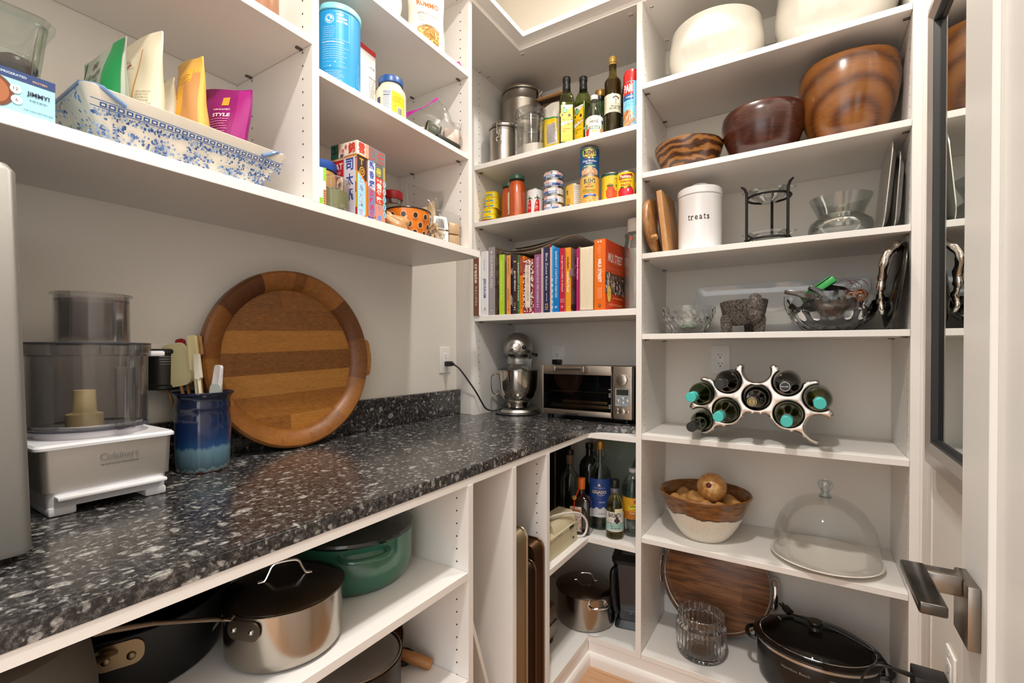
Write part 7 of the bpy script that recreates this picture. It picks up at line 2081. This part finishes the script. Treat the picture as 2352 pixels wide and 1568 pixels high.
CRM = pm('#bdbb9b', .35); WOODH = wood('utensil_wood', '#8a5a2e', '#a8743f', '#bd8c55', (8, 8, 2), .45)
uten('spatula', 'wide cream silicone spatula in front at the left of the blue crock', -.014, -.058, .228, ('blade', .066, .105), WOODH, pm('#e4dcae', .35))
uten('spatula', 'grey green spatula leaning furthest left out of the blue crock', -.024, -.102, .212, ('blade', .048, .095), WOODH, pm('#bcc0a8', .35), depth=.012, roll=.3)
uten('spatula', 'red tipped spatula at the back left of the blue crock', -.012, -.072, .288, ('blade', .022, .040), WOODH, pm('#a01f2a', .35), depth=.030)
uten('wooden_spoon', 'brown wooden spoon standing at the back of the blue crock', .0, -.042, .283, ('oval', .030, .042), WOODH, depth=.032)
uten('wooden_spoon', 'light bamboo tool beside the wooden spoon in the crock', .006, -.026, .288, ('blade', .020, .050), wood('bamboo_tool', '#a87a48', '#c09560', '#d0aa78', (8, 8, 2), .45), depth=.022)
uten('spatula', 'cream plastic handled tool standing upright in the middle of the crock', .006, -.012, .262, ('blade', .021, .085), pm('#e3d6a8', .35), pm('#e6d8a6', .35), hr=.007, depth=-.012)
uten('spatula', 'narrow ivory tool right of the cream handled one', .012, .004, .236, ('blade', .013, .060), pm('#e6e0cc', .35), depth=-.022)
uten('scraper', 'thin white blade at the right of the blue crock', .012, .030, .212, ('blade', .024, .055), pm('#d8d4d6', .35), depth=.008, roll=-.4)
uten('scraper', 'short clear grey scraper at the right rim of the crock', .024, .034, .185, ('blade', .026, .030), pm('#aab0ae', .3), depth=-.004)

# big round wooden tray
def patch_wood(name, ang=0.0, row=.09, seedloc=(.37, .21, 0)):
    m, nt, b = newmat(name)
    br = nt.nodes.new('ShaderNodeTexBrick'); br.offset = .37
    br.inputs['Scale'].default_value = 1; br.inputs['Brick Width'].default_value = .62; br.inputs['Row Height'].default_value = row; br.offset_frequency = 3
    br.inputs['Mortar Size'].default_value = .0004; br.inputs['Bias'].default_value = 0
    br.inputs['Color1'].default_value = (0, 0, 0, 1); br.inputs['Color2'].default_value = (1, 1, 1, 1); br.inputs['Mortar'].default_value = (.2, .2, .2, 1)
    nt.links.new(coords(nt, (1, 1, 1), (0, 0, ang), seedloc), br.inputs['Vector'])
    f = noise(nt, coords(nt, (34, 2.5, 34)), 3, 8, .6, .6)
    sh = mathn(nt, 'ADD', mathn(nt, 'MULTIPLY', br.outputs['Color'], .72), mathn(nt, 'MULTIPLY', f, .42))
    col = ramp(nt, sh, [(.12, '#4f2c10'), (.36, '#744316'), (.55, '#8f581f'), (.75, '#a86f2c'), (.95, '#bb843e')])
    f3 = noise(nt, coords(nt, (120, 14, 120)), 4, 4, .7)
    col = mix(nt, .28, col, ramp(nt, f3, [(.35, '#3d220c'), (.6, '#b9803a')]))
    nt.links.new(col, b.inputs['Base Color']); b.inputs['Roughness'].default_value = .42
    return m
def ring_wood(name):
    """staves round the rim: the tone jumps from stave to stave"""
    m, nt, b = newmat(name)
    tc = nt.nodes.new('ShaderNodeTexCoord'); sx = nt.nodes.new('ShaderNodeSeparateXYZ'); nt.links.new(tc.outputs['Object'], sx.inputs[0])
    an = mathn(nt, 'ARCTAN2', sx.outputs['Y'], sx.outputs['X'])
    st = mathn(nt, 'FLOOR', mathn(nt, 'MULTIPLY', mathn(nt, 'ADD', an, 3.3), 1.75))
    wn = nt.nodes.new('ShaderNodeTexWhiteNoise'); wn.noise_dimensions = '1D'; nt.links.new(mathn(nt, 'ADD', st, 3.0), wn.inputs['W'])
    f = noise(nt, coords(nt, (9, 9, 9)), 5, 7, .65, 1.4)
    sh = mathn(nt, 'ADD', mathn(nt, 'MULTIPLY', wn.outputs['Value'], .55), mathn(nt, 'MULTIPLY', f, .5))
    col = ramp(nt, sh, [(.12, '#452610'), (.4, '#6b3d17'), (.65, '#8f5a24'), (.95, '#b07a3c')])
    nt.links.new(col, b.inputs['Base Color']); b.inputs['Roughness'].default_value = .4
    return m
TRr = .262
t = thing('round_tray', 'large round wooden tray leaning against the left wall above the worktop', 'tray', (-1.300, .842, ZC + .2625), rot=(0, radians(90 - 3.2), 0))
# local z looks into the room, local y along the wall, local x down
part('tray_base', G().cyl(.222, -.018, -.006, 96), patch_wood('tray_planks', radians(88), .062), t)
part('tray_rim', G().lathe([(.223, -.018), (.250, -.020), (.259, -.012), (TRr, .004), (.2605, .018), (.254, .0235), (.242, .0225), (.216, .010), (.208, -.002), (.206, -.0055), (.223, -.0056)], 128, closed=True), ring_wood('tray_staves'), t)
for s in (1, -1):
    pr = [(-.062, 0), (-.060, .012), (-.048, .018), (-.030, .021), (-.012, .024), (.012, .024), (.030, .021), (.048, .018), (.060, .012), (.062, 0)]
    pts = [(a_, s * (.2585 + b_)) for a_, b_ in pr]
    g = G().prism(pts if s > 0 else pts[::-1], -.010, .012)
    part('handle', g, WOODH, t)

# ================================================================= base cabinet, upper shelf
zs = .6534
# saucepan
x, y, R = -.833, .520, .101
t = thing('saucepan', 'lidded steel saucepan with a long handle on the base cabinet shelf', 'saucepan', (x, y, zs))
part('pan_body', G().lathe([(0, 0), (R - .016, 0), (R - .006, .003), (R - .001, .011), (R, .020), (R, .100), (R + .0025, .103), (R, .1045), (R - .004, .1045), (0, .1045)], 80), steel('saucepan_steel', '#aca59b', .2, amt=.06), t)
ld = part('lid', G().lathe([(0, .105), (R + .004, .105), (R + .0045, .1075), (R + .001, .1095), (R * .86, .115), (R * .80, .1165), (R * .45, .122), (0, .124)], 80), pm('#3f3a33', .22, 1.0), t)
hp = []
hx = [(-.046, 0, .119), (-.040, 0, .120), (-.034, 0, .1225), (-.028, 0, .134), (-.022, 0, .146), (-.012, 0, .150), (.012, 0, .150), (.022, 0, .146), (.028, 0, .134), (.034, 0, .1225), (.040, 0, .120), (.046, 0, .119)]
q_ = radians(62)
rot = lambda p: (p[0] * cos(q_) - p[1] * sin(q_), p[0] * sin(q_) + p[1] * cos(q_), p[2] + .0018)
part('lid_handle', G().tube([rot(v) for v in smooth(hx, 4)], .0042, 10, flat=.8), CHROME, ld)
# handle runs towards the doorway
A = radians(-92)
c, s = cos(A), sin(A)
hd = G().tube([(c * r_1 + .0, s * r_1, z1) for r_1, z1 in ((R - .001, .088), (R + .016, .098), (R + .05, .112), (R + .11, .136), (R + .165, .152), (R + .18, .154))], [.006, .008, .007, .0072, .009, .007], 12, flat=.45, up=(0, 0, 1))
hq = part('long_handle', hd, pm('#a89a88', .25, 1.0), t)
M = Matrix.Rotation(A + .38, 4, 'Z') @ Matrix.Translation((R + .0015, 0, .080))
part('rivet_plate', G().at(M).loft([[(xx, b_, c_) for b_, c_ in rrect(-.030, -.016, .030, .016, .013, 5)] for xx in (-.002, .0022)]), pm('#8f877c', .25, 1.0), hq)
for yy in (-.018, .016): part('rivet', G().at(M).ball((.003, yy, 0), (.003, .0042, .0042), 14, 8), CHROME, hq)
# frying pan beside it
x, y, R = -1.030, .338, .165
t = thing('frying_pan', 'black frying pan with a riveted handle left of the saucepan', 'frying pan', (x, y, zs))
part('pan_body', G().lathe([(0, 0), (R * .80, 0), (R * .86, .004), (R * .97, .078), (R, .114), (R - .003, .115), (R * .95, .078), (R * .84, .009), (0, .006)], 72), pm('#121212', .45, .3), t)
A = radians(-24)
c, s = cos(A), sin(A)
M = Matrix.Rotation(A + .05, 4, 'Z') @ Matrix.Translation((R - .002, 0, .092))
BRZ = pm('#85735a', .35, 1.0)
hq = part('handle', G().tube([(c * r_1 + (r_1 - R) * .25, s * r_1 - (r_1 - R) * .65, z1) for r_1, z1 in ((R, .098), (R + .018, .108), (R + .06, .124), (R + .12, .138), (R + .17, .144))], [.010, .010, .008, .008, .009], 12, flat=.4), BRZ, t)
part('rivet_plate', G().at(M).loft([[(xx, b_, c_) for b_, c_ in rrect(-.030, -.020, .032, .018, .015, 5)] for xx in (-.004, .003)]), BRZ, hq)
for yy, zq in ((-.014, -.004), (.016, -.006)): part('rivet', G().at(M).ball((.004, yy, zq), (.0035, .006, .006), 14, 8), BRZ, hq)
a = Art().poly([(-.02, .052), (.02, .062), (.026, .070), (.018, .072), (-.012, .064), (-.02, .058)], '#a5a79c')
a.build(lambda px, py, l: ((R * (.89 + .11 * py / .089) + .003 + l) * cos(.64 + px / R), (R * (.89 + .11 * py / .089) + .003 + l) * sin(.64 + px / R), py), 'pale_mark', t, cut=.01)
t = thing('frying_pan', 'second black pan stacked in the dark above the first one', 'frying pan', (-1.080, .385, zs + .1155))
part('pan_body', G().lathe([(0, 0), (.125, 0), (.133, .004), (.150, .060), (.152, .062), (.148, .060), (.131, .008), (0, .006)], 64), pm('#0f0f10', .45, .3), t)
part('rivet', G().ball((.140, .045, .045), .005, 12, 8), CHROME, t)
# grey domed lid at the lower left
t = thing('domed_cover', 'grey domed cover at the lower left corner of the view', 'cover', (-.835, .135, zs))
part('dome', G().lathe([(0, 0), (.106, 0), (.108, .006), (.107, .060), (.104, .120), (.098, .160), (.084, .180), (.060, .188), (0, .190)], 72), pm('#57524a', .55, .3), t)
part('rim_band', G().lathe([(.1065, .0), (.1115, .001), (.1115, .008), (.1065, .009)], 72, closed=True), pm('#6d6861', .4, .6), t)
# dutch oven
x, y, R = -.955, .772, .1455
GE = pm('#2f6651', .15, coat=.5)
t = thing('dutch_oven', 'green enamel dutch oven with a dark lid on the base cabinet shelf', 'dutch oven', (x, y, zs))
part('pot', G().lathe([(0, 0), (R - .028, 0), (R - .014, .005), (R - .004, .022), (R, .050), (R, .112), (R + .002, .114), (0, .114)], 80), GE, t)
part('lid', G().lathe([(0, .1145), (R + .0015, .1145), (R + .003, .118), (R + .001, .124), (R * .88, .134), (R * .80, .137), (R * .78, .135), (R * .3, .143), (0, .144)], 80), pm('#13201c', .18, coat=.4), t)
part('lid_knob', G().cyl(.018, .1435, .160, 30, bev=.004), pm('#12201b', .2), t)
for A0 in (radians(-28), radians(152)):
    pts = []
    for k, (da, rr_, zz) in enumerate(((-.36, R - .004, .098), (-.32, R + .012, .098), (-.26, R + .022, .097), (-.12, R + .027, .096), (.12, R + .027, .096), (.26, R + .022, .097), (.32, R + .012, .098), (.36, R - .004, .098))):
        pts.append((rr_ * cos(A0 + da), rr_ * sin(A0 + da), zz))
    part('handle', G().tube(smooth(pts, 4), .0085, 10, flat=.7), GE, t)

# ---- lower shelf
z2 = .3854
x, y, R = -.880, .712, .108
t = thing('roasting_pot', 'dark pot with a clouded glass lid on the lower base shelf', 'pot', (x, y, z2))
part('pot', G().lathe([(0, 0), (R - .008, 0), (R - .002, .004), (R, .012), (R, .118), (R + .004, .121), (0, .121)], 72), pm('#2a2421', .4, .5), t)
ld = part('glass_lid', G().lathe([(0, .1385), (R * .5, .137), (R * .85, .130), (R - .004, .124), (R - .002, .1215), (R - .010, .1215), (R * .8, .128), (R * .5, .134), (0, .1355)], 72), pm('#6e6a66', .25, .4, bump=.5, bscale=60), t)
part('lid_rim', G().lathe([(R + .002 * cos(q), .1235 + .003 * sin(q)) for q in [2 * pi * k / 8 for k in range(8)]], 72, closed=True), pm('#8a847c', .25, 1.0), ld)
t = thing('rolling_pin', 'wooden rolling pin behind the dark pot on the lower base shelf', 'rolling pin', (-1.050, .800, z2 + .075), rot=(radians(12), radians(14), radians(24)))
RPW = wood('rolling_pin_wood', '#8f5a2c', '#a87040', '#ba8650', (2, 20, 20), .5)
part('barrel', G().tube([(-.02, 0, 0), (-.018, 0, 0), (.162, 0, 0), (.164, 0, 0)], [.017, .019, .019, .017], 24), RPW, t)
part('handle', G().tube([(.164, 0, 0), (.176, 0, 0), (.215, 0, 0), (.262, 0, 0), (.266, 0, 0)], [.008, .012, .0145, .0135, .010], 20), RPW, t)
t = thing('strainer', 'brown woven strainer standing at the end of the lower base shelf', 'strainer', (-.945, .846, z2 + .066), rot=(radians(80), 0, radians(58)))
def weave():
    m, nt, b = newmat('brown_weave')
    ch = nt.nodes.new('ShaderNodeTexChecker'); ch.inputs['Scale'].default_value = 260; ch.inputs['Color1'].default_value = lin('#5d3a1c'); ch.inputs['Color2'].default_value = lin('#2c190b')
    nt.links.new(coords(nt), ch.inputs['Vector']); nt.links.new(ch.outputs['Color'], b.inputs['Base Color']); b.inputs['Roughness'].default_value = .6
    return m
part('mesh_bowl', G().lathe([(0, -.026), (.030, -.024), (.052, -.014), (.064, .0), (.062, .0), (.050, -.0125), (.029, -.022), (0, -.024)], 40), weave(), t)
part('wire_rim', G().tube([(.065 * cos(2 * pi * k / 40), .065 * sin(2 * pi * k / 40), .001) for k in range(40)], .0034, 8, closed=True), pm('#8a7a68', .3, 1.0), t)
solo('pot_stand', G().cyl(.032, 0, .014, 32, bev=.003), BLACKM, 'small black disc lying under the rolling pin', 'pot stand', (-.905, .890, z2))

# ---- narrow slots: boards and sheet pans
t = thing('cutting_board', 'white cutting board with a black corner leaning in the narrow slot', 'board', (-1.08, 1.118, .1043), rot=(radians(19), 0, 0))
g = G().loft([[(a_, yy, b_) for a_, b_ in rrect(0, 0, .335, .445, .03, 6)] for yy in (-.0055, .0055)])
part('board', g, pm('#dcd8d4', .4), t)
part('corner_grip', G().loft([[(a_, yy, b_) for a_, b_ in rrect(.285, .405, .3355, .4465, .022, 6)] for yy in (-.0068, .0068)]), BLACKP, t)
a = Art()
rr = random.Random(40)
for k in range(14):
    px, pz = rr.uniform(.05, .33), rr.uniform(.02, .20)
    a.poly([(px, pz), (px + rr.uniform(.004, .012), pz + .02), (px + rr.uniform(.012, .03), pz + .05), (px + .006, pz + .022)], '#8f8b88')
a.face((0, -.0056, 0), (1, 0, 0), (0, 0, 1), t, 'marbling')
def sheet_pan(label, y, h, ln, col, col2, wid, x1=-.742, rough=.4):
    t = thing('sheet_pan', label, 'sheet pan', (x1, y, .1043), group='sheet pans standing in the slot')
    def ring(d, yy, r=.028): return [(-ln + a_, yy, b_) for a_, b_ in rrect(d, d, ln - d, h - d, r, 7)]
    m = pm(col, rough, .85, bump=.25, bscale=45)
    part('pan', G().loft([ring(.016, .000), ring(.014, .001), ring(.004, wid - .002), ring(.001, wid), ring(.0, wid + .002), ring(.003, wid + .003), ring(.006, wid + .0005), ring(.016, .0035), ring(.018, .0028)]), m, t)
    part('rolled_rim', G().tube([(p[0], p[1], p[2]) for p in ring(.001, wid + .001)], .0032, 8, closed=True), pm(col2, .3, .9), t)
    return t
sheet_pan('tall pale gold sheet pan standing on edge in the slot', 1.168, .562, .43, '#8f7f66', '#a8977c', .052, -.713)
sheet_pan('dark browned sheet pan standing on edge in front of another', 1.242, .440, .40, '#2e1f16', '#5d4434', .034, -.714)
sheet_pan('rust brown sheet pan standing against the slot side panel', 1.290, .492, .42, '#46301f', '#6d4a30', .034, -.713)

# ================================================================= lower corner
z3 = .4854
# beige machine with a white cord
t = thing('kitchen_machine', 'old beige kitchen machine with a white cord at the front of the corner shelf', 'appliance', (-.735, 1.365, z3))
BG = pm('#c3b896', .45)
g = G().loft([[(a_, yy, b_) for a_, b_ in ((0, .0), (0, .072), (-.012, .080), (-.085, .086), (-.098, .080), (-.098, 0))] for yy in (.004, .265)])
part('body', g, BG, t)
g = G().loft([[(a_, yy, b_) for a_, b_ in ((-.004, .0735), (-.010, .100), (-.020, .113), (-.075, .116), (-.092, .104), (-.098, .084), (-.085, .0866), (-.012, .0806))] for yy in (.085, .262)])
part('head', g, pm('#cdc3a4', .45), t)
part('black_catch', G().box(.0005, .004, .20, .23, .062, .072, .001, 1).box(.0005, .004, .225, .235, .02, .026, .001, 1), BLACKP, t)
a = Art().rect(.02, .0605, .26, .0615, '#5d553f').rect(.10, .066, .14, .0675, '#5d553f')
a.face((.0004, 0, 0), (0, 1, 0), (0, 0, 1), t, 'seam')
part('white_cord', G().tube(smooth([(-.06, .02, .118), (-.03, .10, .130), (-.010, .18, .124), (.006, .26, .105), (.018, .305, .070), (.020, .312, .035), (.008, .302, .006), (-.03, .275, .004)], 6), .0042, 8), pm('#d8d4cc', .5), t)
# bottles
def bottle3(name, label, x, y, prof, mat, liq=None, capr=None, capz=None, capcol='#111', cat='bottle', z=None):
    t = thing(name, label, cat, (x, y, z3 if z is None else z))
    part('glass', G().lathe(prof, 48), mat, t)
    if liq: part('liquid', G().lathe(liq[0], 40), liq[1], t)
    if capr: part('cap', G().cyl(capr, capz[0], capz[1], 32, bev=.0015), pm(capcol, .35, .5 if capcol in ('#a8803c',) else 0), t)
    return t
CLR = clearm('grey_bottle_glass', (.86, .89, .88), .6, .4)
t = bottle3('liquor_bottle', 'tall grey clear bottle with a black stopper at the left of the corner shelf', -.850, 1.812, [(0, 0), (.038, 0), (.041, .004), (.041, .165), (.036, .188), (.020, .212), (.0145, .228), (.0138, .268), (0, .268)], CLR, None, .0165, (.2765, .297), '#141210')
part('neck_band', G().lathe([(.0142, .240), (.0158, .241), (.0158, .2763), (0, .2763)], 30), pm('#7d5f48', .5), t)
t = bottle3('tequila_bottle', 'tall clear bottle with a blue label and gold cap on the corner shelf', -.712, 1.808, [(0, 0), (.040, 0), (.044, .004), (.044, .205), (.041, .226), (.024, .254), (.0155, .270), (.0142, .315), (0, .315)], CLR, ([(0, .006), (.041, .006), (.0415, .03), (.0415, .07), (0, .07)], clearm('faint_liquid', (.8, .85, .8), .2, .2)), .0172, (.3155, .349), '#a8803c')
a = Art(.4)
a.rect(-.062, .052, .062, .204, '#233f7d')
a.poly([(-.062, .052), (.062, .052), (.062, .085), (.045, .090), (.030, .080), (.018, .094), (.004, .084), (-.010, .092), (-.024, .082), (-.040, .092), (-.062, .084)], '#c9c8cc')
a.text('LEGADO', .0, .152, '#d9c9a0', w=.058, ht=.013, bold=.02).text('DON NATIVO', .0, .168, '#9aa4c0', w=.045, ht=.005).text('Tequila', .006, .140, '#9aa4c0', w=.028, shear=.3).text('SILVER', .012, .112, '#c8cede', w=.024, ht=.005).poly([(-.006, .176), (.006, .176), (0, .187)], '#d9c9a0').text('DE MEXICO', .012, .066, '#5d6688', w=.030, ht=.004)
a.cyl(.044, tocam(-.712, 1.808) - .1, t)
# square dark liqueur bottle
t = thing('liqueur_bottle', 'squat dark square bottle with an orange neck and red ribbon', 'bottle', (-.757, 1.722, z3), face_rz(-.757, 1.722) + radians(-14))
def sq(r, z, c): return [(px, py, z) for px, py in rrect(-r, -r, r, r, min(c, r * .98), 5)]
part('glass', G().loft([sq(.0385, 0, .008), sq(.0405, .004, .010), sq(.0405, .120, .012), sq(.036, .134, .016), sq(.022, .146, .02), sq(.0135, .152, .0134), sq(.0130, .168, .0129)]), pm('#1a0d08', .1, coat=.6), t)
part('orange_neck', G().cyl(.0152, .1685, .212, 30, bev=.002), pm('#c8621f', .35), t)
rb = G().tube([(-.006, -.0155, .170), (-.014, -.024, .150), (-.019, -.0375, .134), (-.020, -.0418, .100)], .0045, 8, flat=.3)
part('red_ribbon', rb, pm('#d23a1c', .4), t)
part('gold_seal', G().at(Matrix.Translation((-.018, -.0405, .142)) @ Matrix.Rotation(radians(60), 4, 'X')).cyl(.009, -.001, .0015, 24), pm('#a8742a', .4, .3), t)
a = Art(.45)
a.rect(-.036, .012, .010, .108, '#cfc6c0').rect(-.034, .082, .008, .099, '#c07a55').text('MONTREAL', -.013, .090, '#3a241c', w=.039, ht=.009, bold=.03).text('LIQUEUR', -.013, .1035, '#3a241c', w=.02)
rr = random.Random(44)
for k in range(30): a.blob(rr.choice([-.032, .006, rr.uniform(-.032, .006)]), rr.uniform(.018, .078), .0022, .0026, rr.choice(['#3a2a24', '#c8502c', '#5d4a40']), 8, .3)
a.lines(-.026, .0, .070, 8, .006, '#7d706a', .0009)
a.face((0, -.0407, 0), (1, 0, 0), (0, 0, 1), t)
x, y, R = -.6255, 1.739, .0332
t = bottle3('syrup_bottle', 'clear syrup bottle with a black cap at the front of the corner shelf', x, y, [(0, 0), (R - .003, 0), (R, .004), (R, .118), (R - .003, .134), (R - .012, .152), (.0155, .162), (.0150, .172), (0, .172)], clearm('pale_amber_glass', (.91, .89, .74), .6, .4), ([(0, .004), (R - .004, .004), (R - .003, .008), (R - .003, .118), (0, .118)], clearm('pale_syrup', (.88, .82, .58), .2, .2)), .0168, (.1895, .221), '#141414')
part('grey_collar', G().cyl(.0168, .172, .189, 30, bev=.001), pm('#6d7076', .35, .4), t)
a = Art(.45).rect(-.050, .030, .050, .104, '#d6d2ca').rect(-.050, .034, .050, .062, '#9fc4bc').rect(-.050, .060, .050, .0625, '#6d8f88').rect(.0, .104, .034, .117, '#d9cfa0')
a.text('BARSMITH', .0, .092, '#2b2a2a', w=.050, ht=.017, bold=.02).text('SIMPLE SYRUP', .004, .052, '#5f8f88', w=.046, ht=.007, bold=.02).rect(-.014, .041, .020, .0455, '#3a3a3c').text('PURE CANE', .003, .0433, '#d6d2ca', w=.026)
a.blob(.008, .072, .011, .010, '#2b2a2c', 12, .25).ell(.008, .083, .005, .0055, '#2b2a2c', 12).lines(-.028, -.006, .075, 4, .004, '#8a8780', .0008)
a.cyl(R, tocam(x, y), t)
x, y, R = -.574, 1.800, .0405
t = bottle3('tonic_bottle', 'clear plastic tonic water bottle with a yellow label by the right post', x, y, [(0, .002), (.028, 0), (R - .003, .008), (R, .02), (R, .16), (R + .001, .185), (R - .006, .205), (R - .018, .228), (.0145, .236), (.0140, .243), (0, .243)], clearm('pet_plastic', (.90, .93, .93), .6, .4, .05), None, .0155, (.2432, .258), '#c9cbd0')
a = Art(.35).rect(-.060, .070, .060, .152, '#c9961f').rect(-.060, .070, .060, .100, '#a8671c').poly([(-.016, .108), (.05, .118), (.05, .132), (-.016, .122)], '#e2d02a').text('Schweppes', .012, .120, '#2b2a18', w=.048, ht=.013, shear=.2, bold=.03, rot=.1).text('TONIC WATER', .010, .094, '#e0d4b0', w=.046, ht=.006, bold=.03).ell(.010, .138, .006, .007, '#b0202a', 18)
a.rect(-.060, .155, .060, .19, clearm('pale_blue_wrap', (.55, .80, .86), .4, .4)) if False else None
a.cyl(R, tocam(x, y), t)
part('blue_ring', G().lathe([(R + .0005, .158), (R + .0008, .185)], 44), clearm('pale_blue_wrap', (.62, .84, .90), .5, .4), t)
bottle3('soda_bottle', 'large clear bottle with a grey cap behind the tonic water', -.566, 1.915, [(0, 0), (.046, 0), (.050, .006), (.050, .21), (.044, .25), (.024, .295), (.014, .312), (.013, .328), (0, .328)], CLR, None, .015, (.3285, .342), '#8a8d92')
bottle3('glass_bottle', 'dark square-shouldered bottle in the shade behind the tequila', -.800, 1.905, [(0, 0), (.040, 0), (.043, .004), (.043, .22), (.036, .24), (.016, .262), (.015, .29), (0, .29)], pm('#15191a', .1, coat=.5), None, .017, (.2905, .315), '#1a1a1a')
# round green glass platter at the back
t = thing('glass_platter', 'large round greenish glass platter standing behind the bottles', 'platter', (-.680, 1.990, z3 + .1785), rot=(radians(90 - 6), 0, 0))
part('platter', G().lathe([(0, 0), (.12, 0), (.150, .006), (.176, .016), (.178, .018), (.150, .010), (.12, .004), (0, .004)], 72), clearm('green_grey_glass', (.80, .84, .81), .6, .4), t)
t = thing('black_box', 'black box with a pale edge standing at the back left of the corner shelf', 'box', (-.985, 1.905, z3), radians(-20))
part('carton', G().box(-.075, .075, -.05, .05, 0, .345, .002, 1), pm('#151413', .4), t)
part('pale_edge', G().box(.0752, .0775, -.051, -.047, .02, .30, .0005, 1), pm('#a88a72', .5), t)
# slatted wooden crate end
t = thing('wooden_basket', 'woven wooden basket tilted at the back left under the worktop', 'basket', (-.955, 1.560, z3 + .001), rot=(radians(0), radians(0), radians(14)))
BSK = wood('basket_wood', '#5d3d20', '#7a532e', '#96693e', (3, 20, 20), .55)
g = G()
for k in range(9): g.tube([(-.10, -.09 + .022 * k, .16 + .004 * k), (.02, -.09 + .022 * k, .215 + .010 * k)], .005, 8)
part('slats', g, BSK, t)
part('frame', G().box(.016, .030, -.105, .105, .12, .30, .003, 1).box(-.115, -.101, -.105, .105, 0, .20, .003, 1).box(-.115, .030, -.105, -.095, 0, .16, .003, 1).box(-.115, .030, .095, .105, 0, .18, .003, 1), BSK, t)

# ---- bottom of the corner
z4 = .1044
x, y, R = -.768, 1.793, .117
t = thing('stock_pot', 'lidded steel stock pot with loop handles at the bottom of the corner', 'pot', (x, y, z4))
part('pot_body', G().lathe([(0, 0), (R - .014, 0), (R - .005, .003), (R - .001, .011), (R, .02), (R, .128), (R + .003, .131), (0, .131)], 80), steel('stock_pot_steel', '#a39a90', .2, amt=.06), t)
ld = part('lid', G().lathe([(0, .1315), (R + .005, .1315), (R + .0055, .1345), (R + .001, .137), (R * .88, .144), (R * .82, .1455), (R * .4, .153), (0, .155)], 80), pm('#6e6760', .2, 1.0), t)
q_ = radians(25)
part('lid_handle', G().tube([rot(v) for v in smooth([(a_, b_, c_ + .031) for a_, b_, c_ in hx], 4)], .0042, 10, flat=.8), CHROME, ld)
A0 = atan2(-y, -x) + .42
for off in (0, pi):
    A1 = A0 + off
    pts = [((R + dr_) * cos(A1 + da), (R + dr_) * sin(A1 + da), zz) for da, dr_, zz in ((-.30, 0, .112), (-.29, .012, .113), (-.24, .026, .114), (-.1, .034, .114), (.1, .034, .114), (.24, .026, .114), (.29, .012, .113), (.30, 0, .112))]
    hq = part('loop_handle', G().tube(smooth(pts, 4), .005, 10), CHROME, t)
    for sg in (-1, 1):
        Mh = Matrix.Rotation(A1 + sg * .30, 4, 'Z') @ Matrix.Translation((R, 0, .106))
        part('rivet_plate', G().at(Mh).loft([[(xx, b_, c_) for b_, c_ in ((-.011, .004), (0, .014), (.011, .004), (0, -.016))] for xx in (-.001, .0025)]), CHROME, hq)
# blender jug
x, y = -.598, 1.856
t = thing('blender_jug', 'smoky blender jug with a black handle and lid at the bottom of the corner', 'blender', (x, y, z4), radians(12))
part('jug', G().loft([sq(.048, .012, .018), sq(.052, .05, .02), sq(.066, .25, .026), sq(.067, .262, .026), sq(.064, .262, .026), sq(.0635, .25, .026), sq(.049, .052, .02), sq(.046, .02, .018)]), clearm('dark_smoky_plastic', (.66, .69, .73), .6, .4, .05), t)
part('jug_base', G().loft([sq(.058, 0, .016), sq(.060, .004, .016), sq(.050, .030, .018), sq(.040, .0305, .018)]), pm('#22262b', .25), t)
part('lid', G().loft([sq(.070, .258, .028), sq(.071, .272, .028), sq(.064, .276, .026), sq(.045, .290, .02), sq(.042, .314, .02), sq(.0, .3142, .0)] if False else [sq(.070, .258, .028), sq(.071, .272, .028), sq(.064, .276, .026), sq(.045, .290, .02), sq(.042, .314, .02)]), BLACKM, t)
part('handle', G().tube(smooth([(-.050, -.045, .235), (-.062, -.066, .232), (-.066, -.074, .205), (-.062, -.070, .14), (-.054, -.060, .075), (-.046, -.048, .060)], 5), [.011] * 26, 12, flat=.8), BLACKP, t)
part('blade', G().cyl(.012, .030, .042, 20, bev=.003).box(-.026, .026, -.004, .004, .043, .046, .001, 1), CHROME, t)
# grey appliance at the left of the corner floor
t = thing('kitchen_appliance', 'grey and brown appliance on black feet beside the stock pot', 'appliance', (-.800, 1.37, z4))
g = G().loft([[(a_, yy, b_) for a_, b_ in ((0, .030), (.004, .075), (-.010, .135), (-.04, .150), (-.20, .150), (-.20, .030))] for yy in (.0, .222)])
part('housing', g, steel('dull_grey_metal', '#857a70', .38), t)
part('seam', G().box(-.001, .0055, .004, .218, .082, .085, .0005, 1), pm('#4a433d', .5), t)
for yy in (.03, .195): part('foot', G().box(-.05, -.008, yy - .012, yy + .012, 0, .031, .003, 2), BLACKP, t)
